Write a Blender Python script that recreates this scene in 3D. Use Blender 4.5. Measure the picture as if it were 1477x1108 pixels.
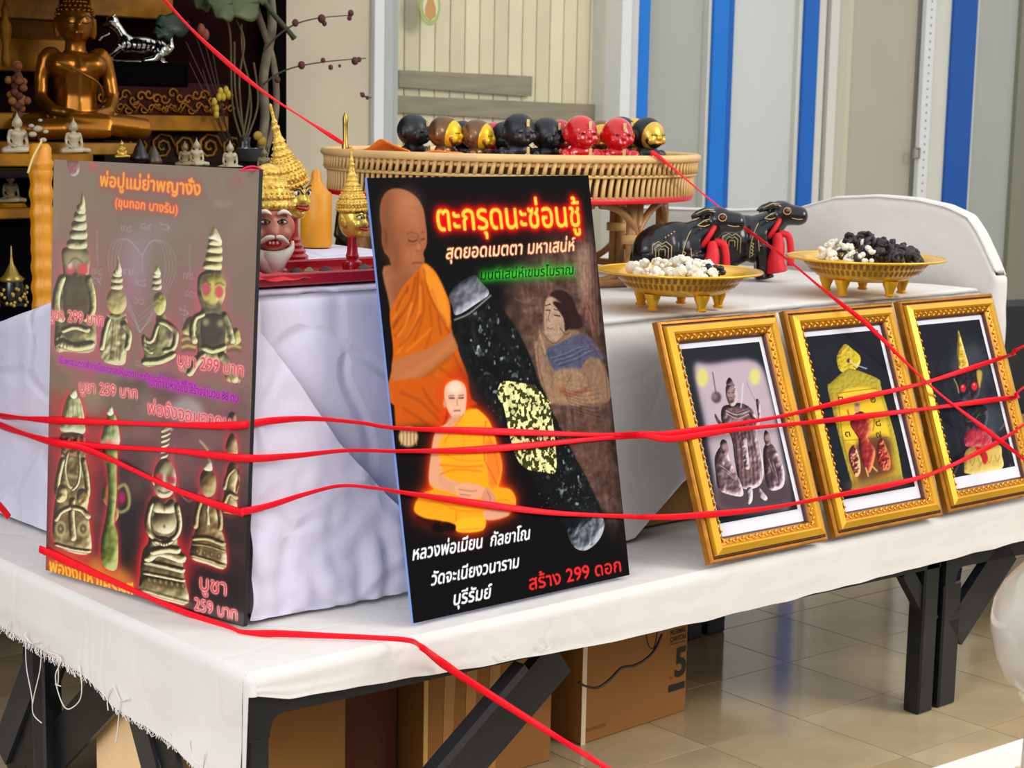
import bpy, bmesh, math, random
import numpy as np
from mathutils import Vector, Matrix, noise as mnoise
PI=math.pi
SC=bpy.context.scene; COL=SC.collection
for _o in list(bpy.data.objects): bpy.data.objects.remove(_o)
random.seed(7)
# ---------------------------------------------------------------- camera
F_PX=2530.0; CAM_Z=1.812
RT=Vector((0.7535,-0.6572,0.0192)).normalized(); FW=Vector((0.6506,0.7438,-0.1512)).normalized()
def _setcam():
    p,r,yt=0.15178,0.01942,0.85204
    c,s=math.cos(p),math.sin(p)
    fw=Vector((0,c,-s)); up=Vector((0,s,c)); rt=Vector((1,0,0))
    R=math.cos(r)*rt+math.sin(r)*up; U=-math.sin(r)*rt+math.cos(r)*up
    f=lambda v: Vector((v.x*math.sin(yt)+v.y*math.cos(yt),-v.x*math.cos(yt)+v.y*math.sin(yt),v.z))
    return f(R),f(U),f(fw)
RT,UP,FW=_setcam(); CP=Vector((0,0,CAM_Z))
cd=bpy.data.cameras.new('camera'); cam=bpy.data.objects.new('camera',cd); COL.objects.link(cam)
cam.matrix_world=Matrix(((RT.x,UP.x,-FW.x,CP.x),(RT.y,UP.y,-FW.y,CP.y),(RT.z,UP.z,-FW.z,CP.z),(0,0,0,1)))
cd.sensor_fit='HORIZONTAL'; cd.sensor_width=36; cd.lens=F_PX/1477*36; cd.clip_start=.05; cd.clip_end=60
cd.dof.use_dof=True; cd.dof.focus_distance=4.7; cd.dof.aperture_fstop=6.0
SC.camera=cam
# ---------------------------------------------------------------- world, lights, exposure
w=bpy.data.worlds.new('sky'); SC.world=w; w.use_nodes=True
bg=w.node_tree.nodes['Background']; bg.inputs[1].default_value=1.0
_tc=w.node_tree.nodes.new('ShaderNodeTexCoord'); _sp=w.node_tree.nodes.new('ShaderNodeSeparateXYZ'); _rp=w.node_tree.nodes.new('ShaderNodeValToRGB'); _mr=w.node_tree.nodes.new('ShaderNodeMapRange')
_mr.inputs['From Min'].default_value=-1; _l=w.node_tree.links.new; _l(_tc.outputs['Generated'],_sp.inputs[0]); _l(_sp.outputs['Z'],_mr.inputs[0]); _l(_mr.outputs[0],_rp.inputs[0]); _l(_rp.outputs[0],bg.inputs[0])
_e=_rp.color_ramp.elements; _e[0].position=.40; _e[0].color=(.13,.12,.11,1); _e[1].position=1.0; _e[1].color=(1.0,1.04,1.12,1)
for _p,_c in ((.5,(.34,.35,.37,1)),(.62,(.82,.86,.93,1))): _q=_e.new(_p); _q.color=_c
def area(name,loc,target,size,power,col):
    l=bpy.data.lights.new(name,'AREA'); l.shape='DISK'; l.size=size; l.energy=power; l.color=col
    o=bpy.data.objects.new(name,l); o.location=loc; o.rotation_euler=(Vector(target)-Vector(loc)).to_track_quat('-Z','Y').to_euler(); COL.objects.link(o)
area('daylight_opening',(7.5,-3.0,5.5),(4,3.6,1.0),4.0,400,(1.0,0.955,0.88))
area('daylight_side',(-4.0,0.5,3.4),(3,3.8,.9),4.0,260,(0.92,0.94,1.0))
SC.view_settings.view_transform='Standard'; SC.view_settings.look='None'; SC.view_settings.gamma=1; SC.view_settings.use_curve_mapping=False
SC.view_settings.exposure=0.16
# ---------------------------------------------------------------- pixel -> place helpers (photo pixels, 1477x1108)
def ray(u,v): return FW+(u-738.5)/F_PX*RT-(v-554)/F_PX*UP
def onz(u,v,z): d=ray(u,v); return CP+d*((z-CP.z)/d.z)
def ony(u,v,y): d=ray(u,v); return CP+d*(y/d.y)
def onx(u,v,x): d=ray(u,v); return CP+d*(x/d.x)
def atD(u,v,D): return CP+ray(u,v)*D
def pix(P): q=Vector(P)-CP; d=q.dot(FW); return (738.5+F_PX*q.dot(RT)/d,554-F_PX*q.dot(UP)/d)
# ---------------------------------------------------------------- materials
def lin(c):
    return tuple(((x/255)/12.92 if x/255<=.04045 else ((x/255+.055)/1.055)**2.4) for x in c)
_M={}
def M(name,rgb,rough=.5,metal=0,var=0.0,vs=8.0,bump=0.0,bs=40.0,spec=.5,coat=0,alt=None,stretch=None,trans=0,alpha=1,sss=0):
    if name in _M: return _M[name]
    m=bpy.data.materials.new(name); m.use_nodes=True; nt=m.node_tree; b=nt.nodes['Principled BSDF']
    col=lin(rgb)+(1,); b.inputs['Base Color'].default_value=col; b.inputs['Roughness'].default_value=rough
    b.inputs['Metallic'].default_value=metal; b.inputs['Specular IOR Level'].default_value=spec; b.inputs['Coat Weight'].default_value=coat
    b.inputs['Transmission Weight'].default_value=trans; b.inputs['Alpha'].default_value=alpha
    tc=nt.nodes.new('ShaderNodeTexCoord'); src=tc.outputs['Object']
    if stretch:
        mp=nt.nodes.new('ShaderNodeMapping'); mp.inputs['Scale'].default_value=stretch; nt.links.new(src,mp.inputs[0]); src=mp.outputs[0]
    if var or alt:
        n=nt.nodes.new('ShaderNodeTexNoise'); n.inputs['Scale'].default_value=vs; n.inputs['Detail'].default_value=4
        r=nt.nodes.new('ShaderNodeValToRGB'); nt.links.new(src,n.inputs['Vector']); nt.links.new(n.outputs['Fac'],r.inputs[0]); nt.links.new(r.outputs[0],b.inputs['Base Color'])
        r.color_ramp.elements[0].position=.35; r.color_ramp.elements[1].position=.68
        r.color_ramp.elements[0].color=tuple(x*(1-var) for x in col[:3])+(1,) if alt is None else lin(alt)+(1,)
        r.color_ramp.elements[1].color=tuple(min(1,x*(1+var*.6)) for x in col[:3])+(1,) if alt is None else col
    if bump:
        n=nt.nodes.new('ShaderNodeTexNoise'); n.inputs['Scale'].default_value=bs; n.inputs['Detail'].default_value=3
        bp=nt.nodes.new('ShaderNodeBump'); bp.inputs['Strength'].default_value=bump; bp.inputs['Distance'].default_value=.01
        nt.links.new(src,n.inputs['Vector']); nt.links.new(n.outputs['Fac'],bp.inputs['Height']); nt.links.new(bp.outputs[0],b.inputs['Normal'])
    _M[name]=m; return m
# ---------------------------------------------------------------- mesh building
class MB:
    def __init__(s): s.v=[]; s.f=[]; s.m=[]; s.mi=0
    def add(s,vs,fs):
        o=len(s.v); s.v+= [tuple(v) for v in vs]; s.f+=[tuple(i+o for i in f) for f in fs]; s.m+=[s.mi]*len(fs); return s
    def box(s,a,b,mat=None,bev=0):
        x0,y0,z0=a; x1,y1,z1=b
        if bev:
            e=bev; P=[]
            for (cx,cy,cz) in [(i,j,k) for k in (0,1) for j in (0,1) for i in (0,1)]:
                X=(x0,x1)[cx]; Y=(y0,y1)[cy]; Z=(z0,z1)[cz]; dx=e if cx==0 else -e; dy=e if cy==0 else -e; dz=e if cz==0 else -e
                P+=[(X,Y+dy,Z+dz),(X+dx,Y,Z+dz),(X+dx,Y+dy,Z)]
            I=lambda i,j,k,n:(i+2*j+4*k)*3+n
            F=[(I(0,0,0,0),I(0,0,1,0),I(0,1,1,0),I(0,1,0,0)),(I(1,0,0,0),I(1,1,0,0),I(1,1,1,0),I(1,0,1,0)),
               (I(0,0,0,1),I(1,0,0,1),I(1,0,1,1),I(0,0,1,1)),(I(0,1,0,1),I(0,1,1,1),I(1,1,1,1),I(1,1,0,1)),
               (I(0,0,0,2),I(0,1,0,2),I(1,1,0,2),I(1,0,0,2)),(I(0,0,1,2),I(1,0,1,2),I(1,1,1,2),I(0,1,1,2))]
            for j in (0,1):
                for k in (0,1): F.append((I(0,j,k,1),I(1,j,k,1),I(1,j,k,2),I(0,j,k,2)))
            for i in (0,1):
                for k in (0,1): F.append((I(i,0,k,0),I(i,1,k,0),I(i,1,k,2),I(i,0,k,2)))
            for i in (0,1):
                for j in (0,1): F.append((I(i,j,0,0),I(i,j,1,0),I(i,j,1,1),I(i,j,0,1)))
            for i in (0,1):
                for j in (0,1):
                    for k in (0,1): F.append((I(i,j,k,0),I(i,j,k,1),I(i,j,k,2)))
        else:
            P=[(x0,y0,z0),(x1,y0,z0),(x1,y1,z0),(x0,y1,z0),(x0,y0,z1),(x1,y0,z1),(x1,y1,z1),(x0,y1,z1)]
            F=[(0,3,2,1),(4,5,6,7),(0,1,5,4),(1,2,6,5),(2,3,7,6),(3,0,4,7)]
        if mat is not None: P=[mat@Vector(p) for p in P]
        return s.add(P,F)
    def lathe(s,prof,n=24,mat=None,cap=True,wob=None):
        P=[];F=[]
        for (r,z) in prof:
            for i in range(n):
                a=2*PI*i/n; rr=r*(wob(a,z) if wob else 1); P.append((rr*math.cos(a),rr*math.sin(a),z))
        for j in range(len(prof)-1):
            for i in range(n): F.append((j*n+i,j*n+(i+1)%n,(j+1)*n+(i+1)%n,(j+1)*n+i))
        if cap: F.append(tuple(range(n))[::-1]); F.append(tuple((len(prof)-1)*n+i for i in range(n)))
        if mat is not None: P=[mat@Vector(p) for p in P]
        return s.add(P,F)
    def ell(s,c,r,n=16,m=10,mat=None):
        P=[(0,0,-1)];F=[]
        for j in range(1,m):
            t=-PI/2+PI*j/m
            for i in range(n): a=2*PI*i/n; P.append((math.cos(t)*math.cos(a),math.cos(t)*math.sin(a),math.sin(t)))
        P.append((0,0,1))
        for i in range(n): F.append((0,1+(i+1)%n,1+i)); F.append((len(P)-1,1+(m-2)*n+i,1+(m-2)*n+(i+1)%n))
        for j in range(m-2):
            for i in range(n): F.append((1+j*n+i,1+j*n+(i+1)%n,1+(j+1)*n+(i+1)%n,1+(j+1)*n+i))
        if isinstance(r,(int,float)): r=(r,r,r)
        P=[Vector((p[0]*r[0],p[1]*r[1],p[2]*r[2])) for p in P]
        if mat is not None: P=[mat@p for p in P]
        return s.add([p+Vector(c) for p in P],F)
    def tube(s,pts,r,n=8,flat=None,closed=False,cap=True,up=None):
        pts=[Vector(p) for p in pts]; N=len(pts); R=r if isinstance(r,(list,tuple)) else [r]*N
        P=[];F=[]; pu=Vector(up) if up else Vector((0,0,1)); prev=None
        for i,p in enumerate(pts):
            a=pts[(i-1)%N] if closed or i>0 else p; b=pts[(i+1)%N] if closed or i<N-1 else p
            t=(b-a).normalized(); 
            if up is None:
                if prev is None: q=Vector((0,0,1)) if abs(t.z)<.9 else Vector((1,0,0))
                else: q=prev
            else: q=pu
            x=t.cross(q); 
            if x.length<1e-6: x=t.cross(Vector((1,0,0)))
            x.normalize(); y=x.cross(t).normalized(); prev=y
            for k in range(n):
                an=2*PI*k/n+(PI/4 if n==4 else 0)
                P.append(p+x*math.cos(an)*R[i]*(flat if flat else 1)+y*math.sin(an)*R[i])
        for i in range(N if closed else N-1):
            j=(i+1)%N
            for k in range(n): F.append((i*n+k,i*n+(k+1)%n,j*n+(k+1)%n,j*n+k))
        if cap and not closed: F.append(tuple(range(n))[::-1]); F.append(tuple((N-1)*n+k for k in range(n)))
        return s.add(P,F)
    def grid(s,fn,nu,nv):
        P=[fn(i/nu,j/nv) for j in range(nv+1) for i in range(nu+1)]
        F=[(j*(nu+1)+i,j*(nu+1)+i+1,(j+1)*(nu+1)+i+1,(j+1)*(nu+1)+i) for j in range(nv) for i in range(nu)]
        return s.add(P,F)
    def prism(s,poly,o,ex,ey,ez,d):
        """2D polygon in the plane o+x*ex+y*ey extruded by d along ez"""
        n=len(poly); o=Vector(o); ex,ey,ez=Vector(ex),Vector(ey),Vector(ez)
        P=[o+ex*x+ey*y for x,y in poly]+[o+ex*x+ey*y+ez*d for x,y in poly]
        return s.add(P,[tuple(range(n))[::-1],tuple(range(n,2*n))]+[(i,(i+1)%n,n+(i+1)%n,n+i) for i in range(n)])
    def mesh(s,name):
        me=bpy.data.meshes.new(name); me.from_pydata([tuple(v) for v in s.v],[],s.f); me.update(); return me
    def build(s,name,mat,parent=None,smooth=False,loc=None,rot=None,fix=True):
        me=s.mesh(name)
        if fix:
            bm=bmesh.new(); bm.from_mesh(me); bmesh.ops.recalc_face_normals(bm,faces=bm.faces); bm.to_mesh(me); bm.free()
        mats=mat if isinstance(mat,(list,tuple)) else [mat]
        for q in mats: me.materials.append(q)
        if len(mats)>1: me.polygons.foreach_set('material_index',s.m)
        if smooth:
            me.polygons.foreach_set('use_smooth',[True]*len(me.polygons))
            if smooth!=True: me.set_sharp_from_angle(angle=math.radians(smooth))
        o=bpy.data.objects.new(name,me); COL.objects.link(o)
        if parent is not None: o.parent=parent
        if loc is not None: o.location=loc
        if rot is not None: o.rotation_euler=rot
        return o
def fuse(mb,vox,name,mat,parent=None,smooth_it=2,disp=None):
    """join overlapping closed shapes into one continuous skin"""
    me=mb.mesh('t'); o=bpy.data.objects.new('t',me); COL.objects.link(o)
    r=o.modifiers.new('r','REMESH'); r.mode='VOXEL'; r.voxel_size=vox
    if smooth_it: q=o.modifiers.new('s','SMOOTH'); q.iterations=smooth_it; q.factor=.6
    dg=bpy.context.evaluated_depsgraph_get(); dg.update(); nm=bpy.data.meshes.new_from_object(o.evaluated_get(dg)); nm.name=name
    bpy.data.objects.remove(o)
    if disp:
        for v in nm.vertices: v.co=disp(v.co.copy())
    nm.materials.clear(); nm.materials.append(mat); nm.polygons.foreach_set('use_smooth',[True]*len(nm.polygons))
    k=bpy.data.objects.new(name,nm); COL.objects.link(k)
    if parent is not None: k.parent=parent
    return k
def tag(o,label=None,cat=None,group=None,kind=None):
    if label: o['label']=label
    if cat: o['category']=cat
    if group: o['group']=group
    if kind: o['kind']=kind
    return o
def root(name,loc=(0,0,0),rz=0,label=None,cat=None,group=None,rot=None,sc=1):
    o=bpy.data.objects.new(name,None); COL.objects.link(o); o.location=loc; o.rotation_euler=rot if rot else (0,0,rz); o.scale=(sc,sc,sc)
    o.empty_display_size=.05
    return tag(o,label,cat,group)
KIDS={}
def copy_tree(o,parent=None):
    c=o.copy(); COL.objects.link(c); c.parent=parent
    for ch in list(o.children): copy_tree(ch,c)
    return c
def cat_rom(pts,k=6,closed=False):
    pts=[Vector(p) for p in pts]; n=len(pts); out=[]
    for i in range(n if closed else n-1):
        p0=pts[(i-1)%n] if closed or i>0 else pts[i]; p1=pts[i]; p2=pts[(i+1)%n]; p3=pts[(i+2)%n] if closed or i<n-2 else p2
        for j in range(k):
            t=j/k; out.append(.5*((2*p1)+(p2-p0)*t+(2*p0-5*p1+4*p2-p3)*t*t+(3*p1-p0-3*p2+p3)*t**3))
    if not closed: out.append(pts[-1])
    return out
def nz(x,y,z,s=1.0): return mnoise.noise(Vector((x*s,y*s,z*s)))
# ---------------------------------------------------------------- flat print: a fine grid of coloured points on the board (posters, framed prints)
def gblur(a,s):
    if s<=0: return a
    p=int(s*3)+2; A=np.pad(a,p); fy=np.fft.fftfreq(A.shape[0])[:,None]; fx=np.fft.rfftfreq(A.shape[1])[None,:]
    R=np.fft.irfft2(np.fft.rfft2(A)*np.exp(-2*(PI*s)**2*(fx*fx+fy*fy)),s=A.shape); return R[p:-p,p:-p]
def vnoise(H,W,cell,seed,oct=3):
    rs=np.random.RandomState(seed); out=np.zeros((H,W)); amp=1; tot=0
    cy,cx=(cell if isinstance(cell,tuple) else (cell,cell))
    for o in range(oct):
        gh,gw=int(H/cy)+3,int(W/cx)+3; g=rs.rand(gh,gw); y=np.arange(H)/cy; x=np.arange(W)/cx
        y0=y.astype(int); x0=x.astype(int); fy=(y-y0); fx=(x-x0); fy=(fy*fy*(3-2*fy))[:,None]; fx=(fx*fx*(3-2*fx))[None,:]
        q=lambda a,b: g[np.ix_(y0+a,x0+b)]
        out+=amp*((q(0,0)*(1-fx)+q(0,1)*fx)*(1-fy)+(q(1,0)*(1-fx)+q(1,1)*fx)*fy); tot+=amp; amp*=.5; cy=max(cy/2,1.01); cx=max(cx/2,1.01)
    return out/tot
_GL={}
def glyphs(text):
    if text in _GL: return _GL[text]
    c=bpy.data.curves.new('t','FONT'); c.body=text; c.size=1; c.resolution_u=4
    o=bpy.data.objects.new('t',c); COL.objects.link(o); dg=bpy.context.evaluated_depsgraph_get(); dg.update()
    cu=o.to_curve(dg); polys=[]
    for sp in cu.splines:
        B=sp.bezier_points; n=len(B); P=[]
        for i in range(n):
            a,b=B[i],B[(i+1)%n]; p0,p1,p2,p3=a.co,a.handle_right,b.handle_left,b.co
            for k in range(4):
                t=k/4; q=p0*(1-t)**3+3*p1*t*(1-t)**2+3*p2*t*t*(1-t)+p3*t**3; P.append((q.x,q.y))
        if len(P)>2: polys.append(np.array(P))
    o.to_curve_clear(); bpy.data.objects.remove(o); _GL[text]=polys; return polys
class Canvas:
    def __init__(s,o,e1,e2,W,H,bg):
        s.o,s.e1,s.e2=Vector(o),Vector(e1),Vector(e2); s.n=s.e1.cross(s.e2).normalized(); s.W,s.H=W,H
        s.img=np.zeros((H,W,3))+np.array(bg)/255.
        s.crop=(0,0,1)
        a,b,c=s.e1.dot(s.e1),s.e1.dot(s.e2),s.e2.dot(s.e2); D=a*c-b*b; s.q=(a,b,c,D)
    def place(s,u,v,off=0):
        d=ray(u,v); oo=s.o+s.n*off; return CP+d*((oo-CP).dot(s.n)/d.dot(s.n))
    def uv(s,p):
        ox,oy,k=s.crop; P=s.place(ox+p[0]/k,oy+p[1]/k)-s.o; a,b,c,D=s.q; x,y=P.dot(s.e1),P.dot(s.e2)
        return ((c*x-b*y)/D*s.W,(a*y-b*x)/D*s.H)
    def pxl(s,pts,smooth):
        P=[s.uv(p) for p in pts]
        if smooth and len(P)>2: P=[(q.x,q.y) for q in cat_rom([(x,y,0) for x,y in P],4,True)]
        return np.array(P)
    def raster(s,polys,pad=0,orient=False):
        A=np.vstack(polys); x0=int(max(0,A[:,0].min()-pad-1)); x1=int(min(s.W,A[:,0].max()+pad+2)); y0=int(max(0,A[:,1].min()-pad-1)); y1=int(min(s.H,A[:,1].max()+pad+2))
        if x1<=x0 or y1<=y0: return None
        S=3; w,h=(x1-x0)*S,(y1-y0)*S; acc=np.zeros((h,w+1),np.int32)
        for P in polys:
            Q=(P-np.array([x0,y0]))*S; 
            if orient:
                X,Y=Q[:,0],Q[:,1]; 
                if (X*np.roll(Y,-1)-np.roll(X,-1)*Y).sum()<0: Q=Q[::-1]
            R=np.roll(Q,-1,axis=0)
            for (ax,ay),(bx,by) in zip(Q,R):
                if ay==by: continue
                d=1 
                if ay>by: ax,ay,bx,by=bx,by,ax,ay; d=-1
                r0=max(0,math.ceil(ay-.5)); r1=min(h,math.ceil(by-.5))
                if r1<=r0: continue
                rr=np.arange(r0,r1); xc=ax+(rr+.5-ay)*(bx-ax)/(by-ay); acc[rr,np.clip(np.ceil(xc-.5),0,w).astype(int)]+=d
        m=(np.cumsum(acc[:,:w],axis=1)!=0).astype(float).reshape(y1-y0,S,x1-x0,S).mean(axis=(1,3)); return (y0,y1,x0,x1,m)
    def put(s,R,col,a=1,f=0):
        if R is None: return
        y0,y1,x0,x1,m=R
        if f: m=gblur(m,f)
        m=np.clip(m*a,0,1)[:,:,None]; c=np.array(col)/255. if not isinstance(col,np.ndarray) else col
        s.img[y0:y1,x0:x1]=s.img[y0:y1,x0:x1]*(1-m)+c*m
    def poly(s,pts,col,a=1,f=0,sm=True): s.put(s.raster([s.pxl(pts,sm)],pad=int(f*3)),col,a,f)
    def ell(s,c,r,col,a=1,f=0,rot=0):
        pts=[(c[0]+r[0]*math.cos(t)*math.cos(rot)-r[1]*math.sin(t)*math.sin(rot),c[1]+r[0]*math.cos(t)*math.sin(rot)+r[1]*math.sin(t)*math.cos(rot)) for t in [2*PI*i/16 for i in range(16)]]
        s.poly(pts,col,a,f)
    def line(s,pts,w,col,a=1,f=0,sm=True):
        if sm and len(pts)>2: pts=[(q.x,q.y) for q in cat_rom([(x,y,0) for x,y in pts],5)]
        P=[]
        for (ax,ay),(bx,by) in zip(pts[:-1],pts[1:]):
            L=math.hypot(bx-ax,by-ay) or 1; nx,ny=-(by-ay)/L*w/2,(bx-ax)/L*w/2; ex,ey=(bx-ax)/L*w*.25,(by-ay)/L*w*.25
            P.append(np.array([s.uv(p) for p in ((ax+nx-ex,ay+ny-ey),(bx+nx+ex,by+ny+ey),(bx-nx+ex,by-ny+ey),(ax-nx-ex,ay-ny-ey))]))
        s.put(s.raster(P,pad=int(f*3),orient=True),col,a,f)
    def glow(s,polys,col,rad,k=1.5,pts=True):
        P=[s.pxl(p,True) for p in polys] if pts else polys
        R=s.raster(P,pad=int(rad*3.2),orient=pts)
        if R is None: return
        y0,y1,x0,x1,m=R; m=np.clip(gblur(m,rad)*k,0,1); s.put((y0,y1,x0,x1,m),col)
    def fig(s,pts,base,hi=(235,225,160),dark=(40,35,20),r=4,seed=1,k=6,nzs=5,namp=.5,a=1):
        R=s.raster([s.pxl(p,True) for p in (pts if isinstance(pts[0][0],(list,tuple)) else [pts])],pad=8,orient=True)
        if R is None: return
        y0,y1,x0,x1,m=R; h=gblur(m,r)*1.0+ (vnoise(y1-y0,x1-x0,nzs*1.6,seed,2)-.5)*namp*.55
        gy,gx=np.gradient(gblur(h,1.1)); l=np.clip(.5+1.35*k*(gx*.6-gy*.8)*-1,0,1)[:,:,None]
        b,hh,d=[np.array(c)/255. for c in (base,hi,dark)]
        c=np.where(l<.5,d+(b-d)*l*2,b+(hh-b)*(l-.5)*2); mm=(m*a)[:,:,None]
        s.img[y0:y1,x0:x1]=s.img[y0:y1,x0:x1]*(1-mm)+c*mm
    def limb(s,pts,w,base=(150,128,74),hi=(248,238,186),dark=(34,26,14),r=3,k=8,seed=1,na=.35):
        pts=[(q.x,q.y) for q in cat_rom([(x,y,0) for x,y in pts],5)] if len(pts)>2 else pts
        P=[]
        for i,((ax,ay),(bx,by)) in enumerate(zip(pts[:-1],pts[1:])):
            L=math.hypot(bx-ax,by-ay) or 1; nx,ny=-(by-ay)/L*w/2,(bx-ax)/L*w/2; P.append(np.array([s.uv(p) for p in ((ax+nx,ay+ny),(bx+nx,by+ny),(bx-nx,by-ny),(ax-nx,ay-ny))]))
        for (x,y) in pts: P.append(np.array([s.uv((x+w/2*math.cos(t*PI/4),y+w/2*math.sin(t*PI/4))) for t in range(8)]))
        R=s.raster(P,pad=8,orient=True)
        if R is None: return
        y0,y1,x0,x1,m=R; s.put((y0,y1,x0,x1,np.clip(gblur(m,1.2)*1.6,0,1)),dark,.75)
        h=gblur(m,r)+(vnoise(y1-y0,x1-x0,7,seed,2)-.5)*na*.5; gy,gx=np.gradient(gblur(h,.9)); l=np.clip(.5+1.35*k*(gx*.6-gy*.8)*-1,0,1)[:,:,None]
        b,hh,d=[np.array(c)/255. for c in (base,hi,dark)]; c=np.where(l<.5,d+(b-d)*l*2,b+(hh-b)*(l-.5)*2); mm=m[:,:,None]; s.img[y0:y1,x0:x1]=s.img[y0:y1,x0:x1]*(1-mm)+c*mm
    def text(s,t,p0,p1,hgt,col,glow=None,grad=None,shear=0,bold=0,edge=None,a=1,mirror=False):
        """baseline from p0 to p1 (crop px), consonant height hgt (crop px)"""
        G=glyphs(t); A=np.vstack(G); xmin,xmax=A[:,0].min(),A[:,0].max(); 
        a0=np.array(s.uv(p0)); a1=np.array(s.uv(p1)); hv=np.array(s.uv((p0[0],p0[1]-hgt)))-a0; hl=np.linalg.norm(hv)
        ex=(a1-a0)/(xmax-xmin); en=ex/np.linalg.norm(ex); ey=np.array([-en[1],en[0]])*hl/.56
        P=[]
        for g in G:
            x=(g[:,0]-xmin) if not mirror else (xmax-g[:,0]); P.append(a0+x[:,None]*ex+g[:,1:2]*(ey+en*shear*hl/.56))
        R=s.raster(P,pad=14)
        if R is None: return
        y0,y1,x0,x1,m=R
        if glow:
            for gc,gr,gk in glow: s.put((y0,y1,x0,x1,np.clip(gblur(m,gr)*gk,0,1)),gc)
        if edge: s.put((y0,y1,x0,x1,np.clip(gblur(m,1.3)*3.2,0,1)),edge)
        if bold: m=np.clip(gblur(m,bold*.6)*(1.0+1.6*bold),0,1)
        s.put((y0,y1,x0,x1,m),col,a)
    def tint(s,fn): s.img=fn(s.img)
    def build(s,name,mat,parent,off=.0006,border=0):
        W,H=s.W,s.H; xs=(np.arange(W)+.5)/W; ys=(np.arange(H)+.5)/H; xs[0]=0;xs[-1]=1;ys[0]=0;ys[-1]=1
        o=np.array(s.o+s.n*off); e1=np.array(s.e1); e2=np.array(s.e2)
        V=(o+xs[None,:,None]*e1+ys[:,None,None]*e2).reshape(-1,3)
        me=bpy.data.meshes.new(name); n=W*H; nf=(W-1)*(H-1); me.vertices.add(n); me.vertices.foreach_set('co',V.ravel())
        i=np.arange(n).reshape(H,W); q=np.stack([i[:-1,:-1],i[:-1,1:],i[1:,1:],i[1:,:-1]],-1).reshape(-1)
        me.loops.add(nf*4); me.polygons.add(nf); me.loops.foreach_set('vertex_index',q); me.polygons.foreach_set('loop_start',np.arange(0,nf*4,4))
        me.update(calc_edges=True)
        c=np.clip(s.img,0,1); l=np.where(c<=.04045,c/12.92,((c+.055)/1.055)**2.4); ca=me.color_attributes.new('ink','BYTE_COLOR','POINT')
        rgba=np.ones((n,4)); rgba[:,:3]=l.reshape(-1,3); ca.data.foreach_set('color',rgba.ravel())
        me.materials.append(mat); ob=bpy.data.objects.new(name,me); COL.objects.link(ob); ob.parent=parent; return ob
def ink_mat(name,rough,spec,coat=0,crough=.2):
    m=bpy.data.materials.new(name); m.use_nodes=True; nt=m.node_tree; b=nt.nodes['Principled BSDF']; a=nt.nodes.new('ShaderNodeVertexColor'); a.layer_name='ink'
    nt.links.new(a.outputs[0],b.inputs['Base Color']); b.inputs['Roughness'].default_value=rough; b.inputs['Specular IOR Level'].default_value=spec
    b.inputs['Coat Weight'].default_value=coat; b.inputs['Coat Roughness'].default_value=crough; return m
# ================================================================= SETTING
WY=6.2
# ---- floor of glossy tiles
sub=tag(MB().box((-1,1.2,-.06),(11,WY+.3,-.0035)).build('floor',M('grout',(84,66,44),.9,spec=.1)),kind='structure')
T=.4
tm=MB().box((.002,.002,-.012),(T-.002,T-.002,0))
TILES=[M('tile_%d'%i,c,.10,var=.16,vs=3.5,spec=.55,bump=.02,bs=9) for i,c in enumerate([(190,168,130),(186,163,124),(194,172,134)])]
tmesh=[]
for q in TILES: o=tm.build('tile',q); tmesh.append(o.data); bpy.data.objects.remove(o)
ang=math.radians(1.7); ca,sa=math.cos(ang),math.sin(ang); G0=Vector((5.304,4.061,0)); ea=Vector((-.029,-1,0)).normalized()*T; eb=Vector((-1,.029,0)).normalized()*T
cnt=0
for a in range(-6,9):
    for b in range(-12,19):
        c=G0+ea*(a+.5)+eb*(b+.5)
        if not(1.3<c.y<WY+.3 and -1<c.x<10.8): continue
        u,v=pix(c)
        if -520<u<1950 and 640<v<1640 and c.y>1.2:
            P=G0+ea*(a+1)+eb*(b+1)      # lower-left corner of the tile; its x runs along -eb, y along -ea
            o=bpy.data.objects.new('tile',random.choice(tmesh)); COL.objects.link(o); o.parent=sub
            o.matrix_world=Matrix(((-eb.x/T,-ea.x/T,0,P.x),(-eb.y/T,-ea.y/T,0,P.y),(0,0,1,0),(0,0,0,1))); cnt+=1
print('tiles',cnt)
def wx(u,v=150): return ony(u,v,WY).x
# ---- back wall
ZT=3.3
plaster=M('plaster',(196,184,160),.85,var=.07,vs=2.2,bump=.06,bs=14)
tag(MB().box((-.5,WY,0),(wx(535),WY+.15,ZT)).build('wall_back',plaster),kind='structure')
# ---- sliding window behind the basket
white=M('white_frame',(214,216,212),.4); greyf=M('alu_grey',(168,172,168),.45); 
wn=tag(MB().box((wx(573)-.01,WY+.08,0),(wx(884),WY+.11,.35)).build('window_1',white),kind='structure')
def strip(nm,u0,u1,mat,par,d0,d1,z0=0,z1=ZT,lab=None,v=150):
    o=MB().box((wx(u0,v),WY+d0,z0),(wx(u1,v),WY+d1,z1),bev=.002).build(nm,mat,par)
    if lab: o['label']=lab
    return o
strip('frame',534,548,white,wn,-.03,.15,lab='white outer frame strip'); strip('frame',548,564,greyf,wn,-.015,.15); strip('frame',564,574,M('alu_green',(160,166,158),.5),wn,0,.15)
strip('frame',884,898,white,wn,-.05,.15); strip('frame',898,912,M('frame_grey',(196,194,190),.5),wn,-.03,.15)  # second strip a little greyer than the white one
pl=[M('panel_cream_%d'%i,c,.7,var=.05,vs=3) for i,c in enumerate([(240,228,192),(232,221,186),(246,236,202)])]
x=ony(560,150,WY+.15).x; i=0
while x<ony(915,150,WY+.15).x:
    o=MB().box((x+.003,WY+.15,0),(x+.085,WY+.165,ZT),bev=.003).build('board',pl[i%3],wn); x+=.088; i+=1
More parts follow.
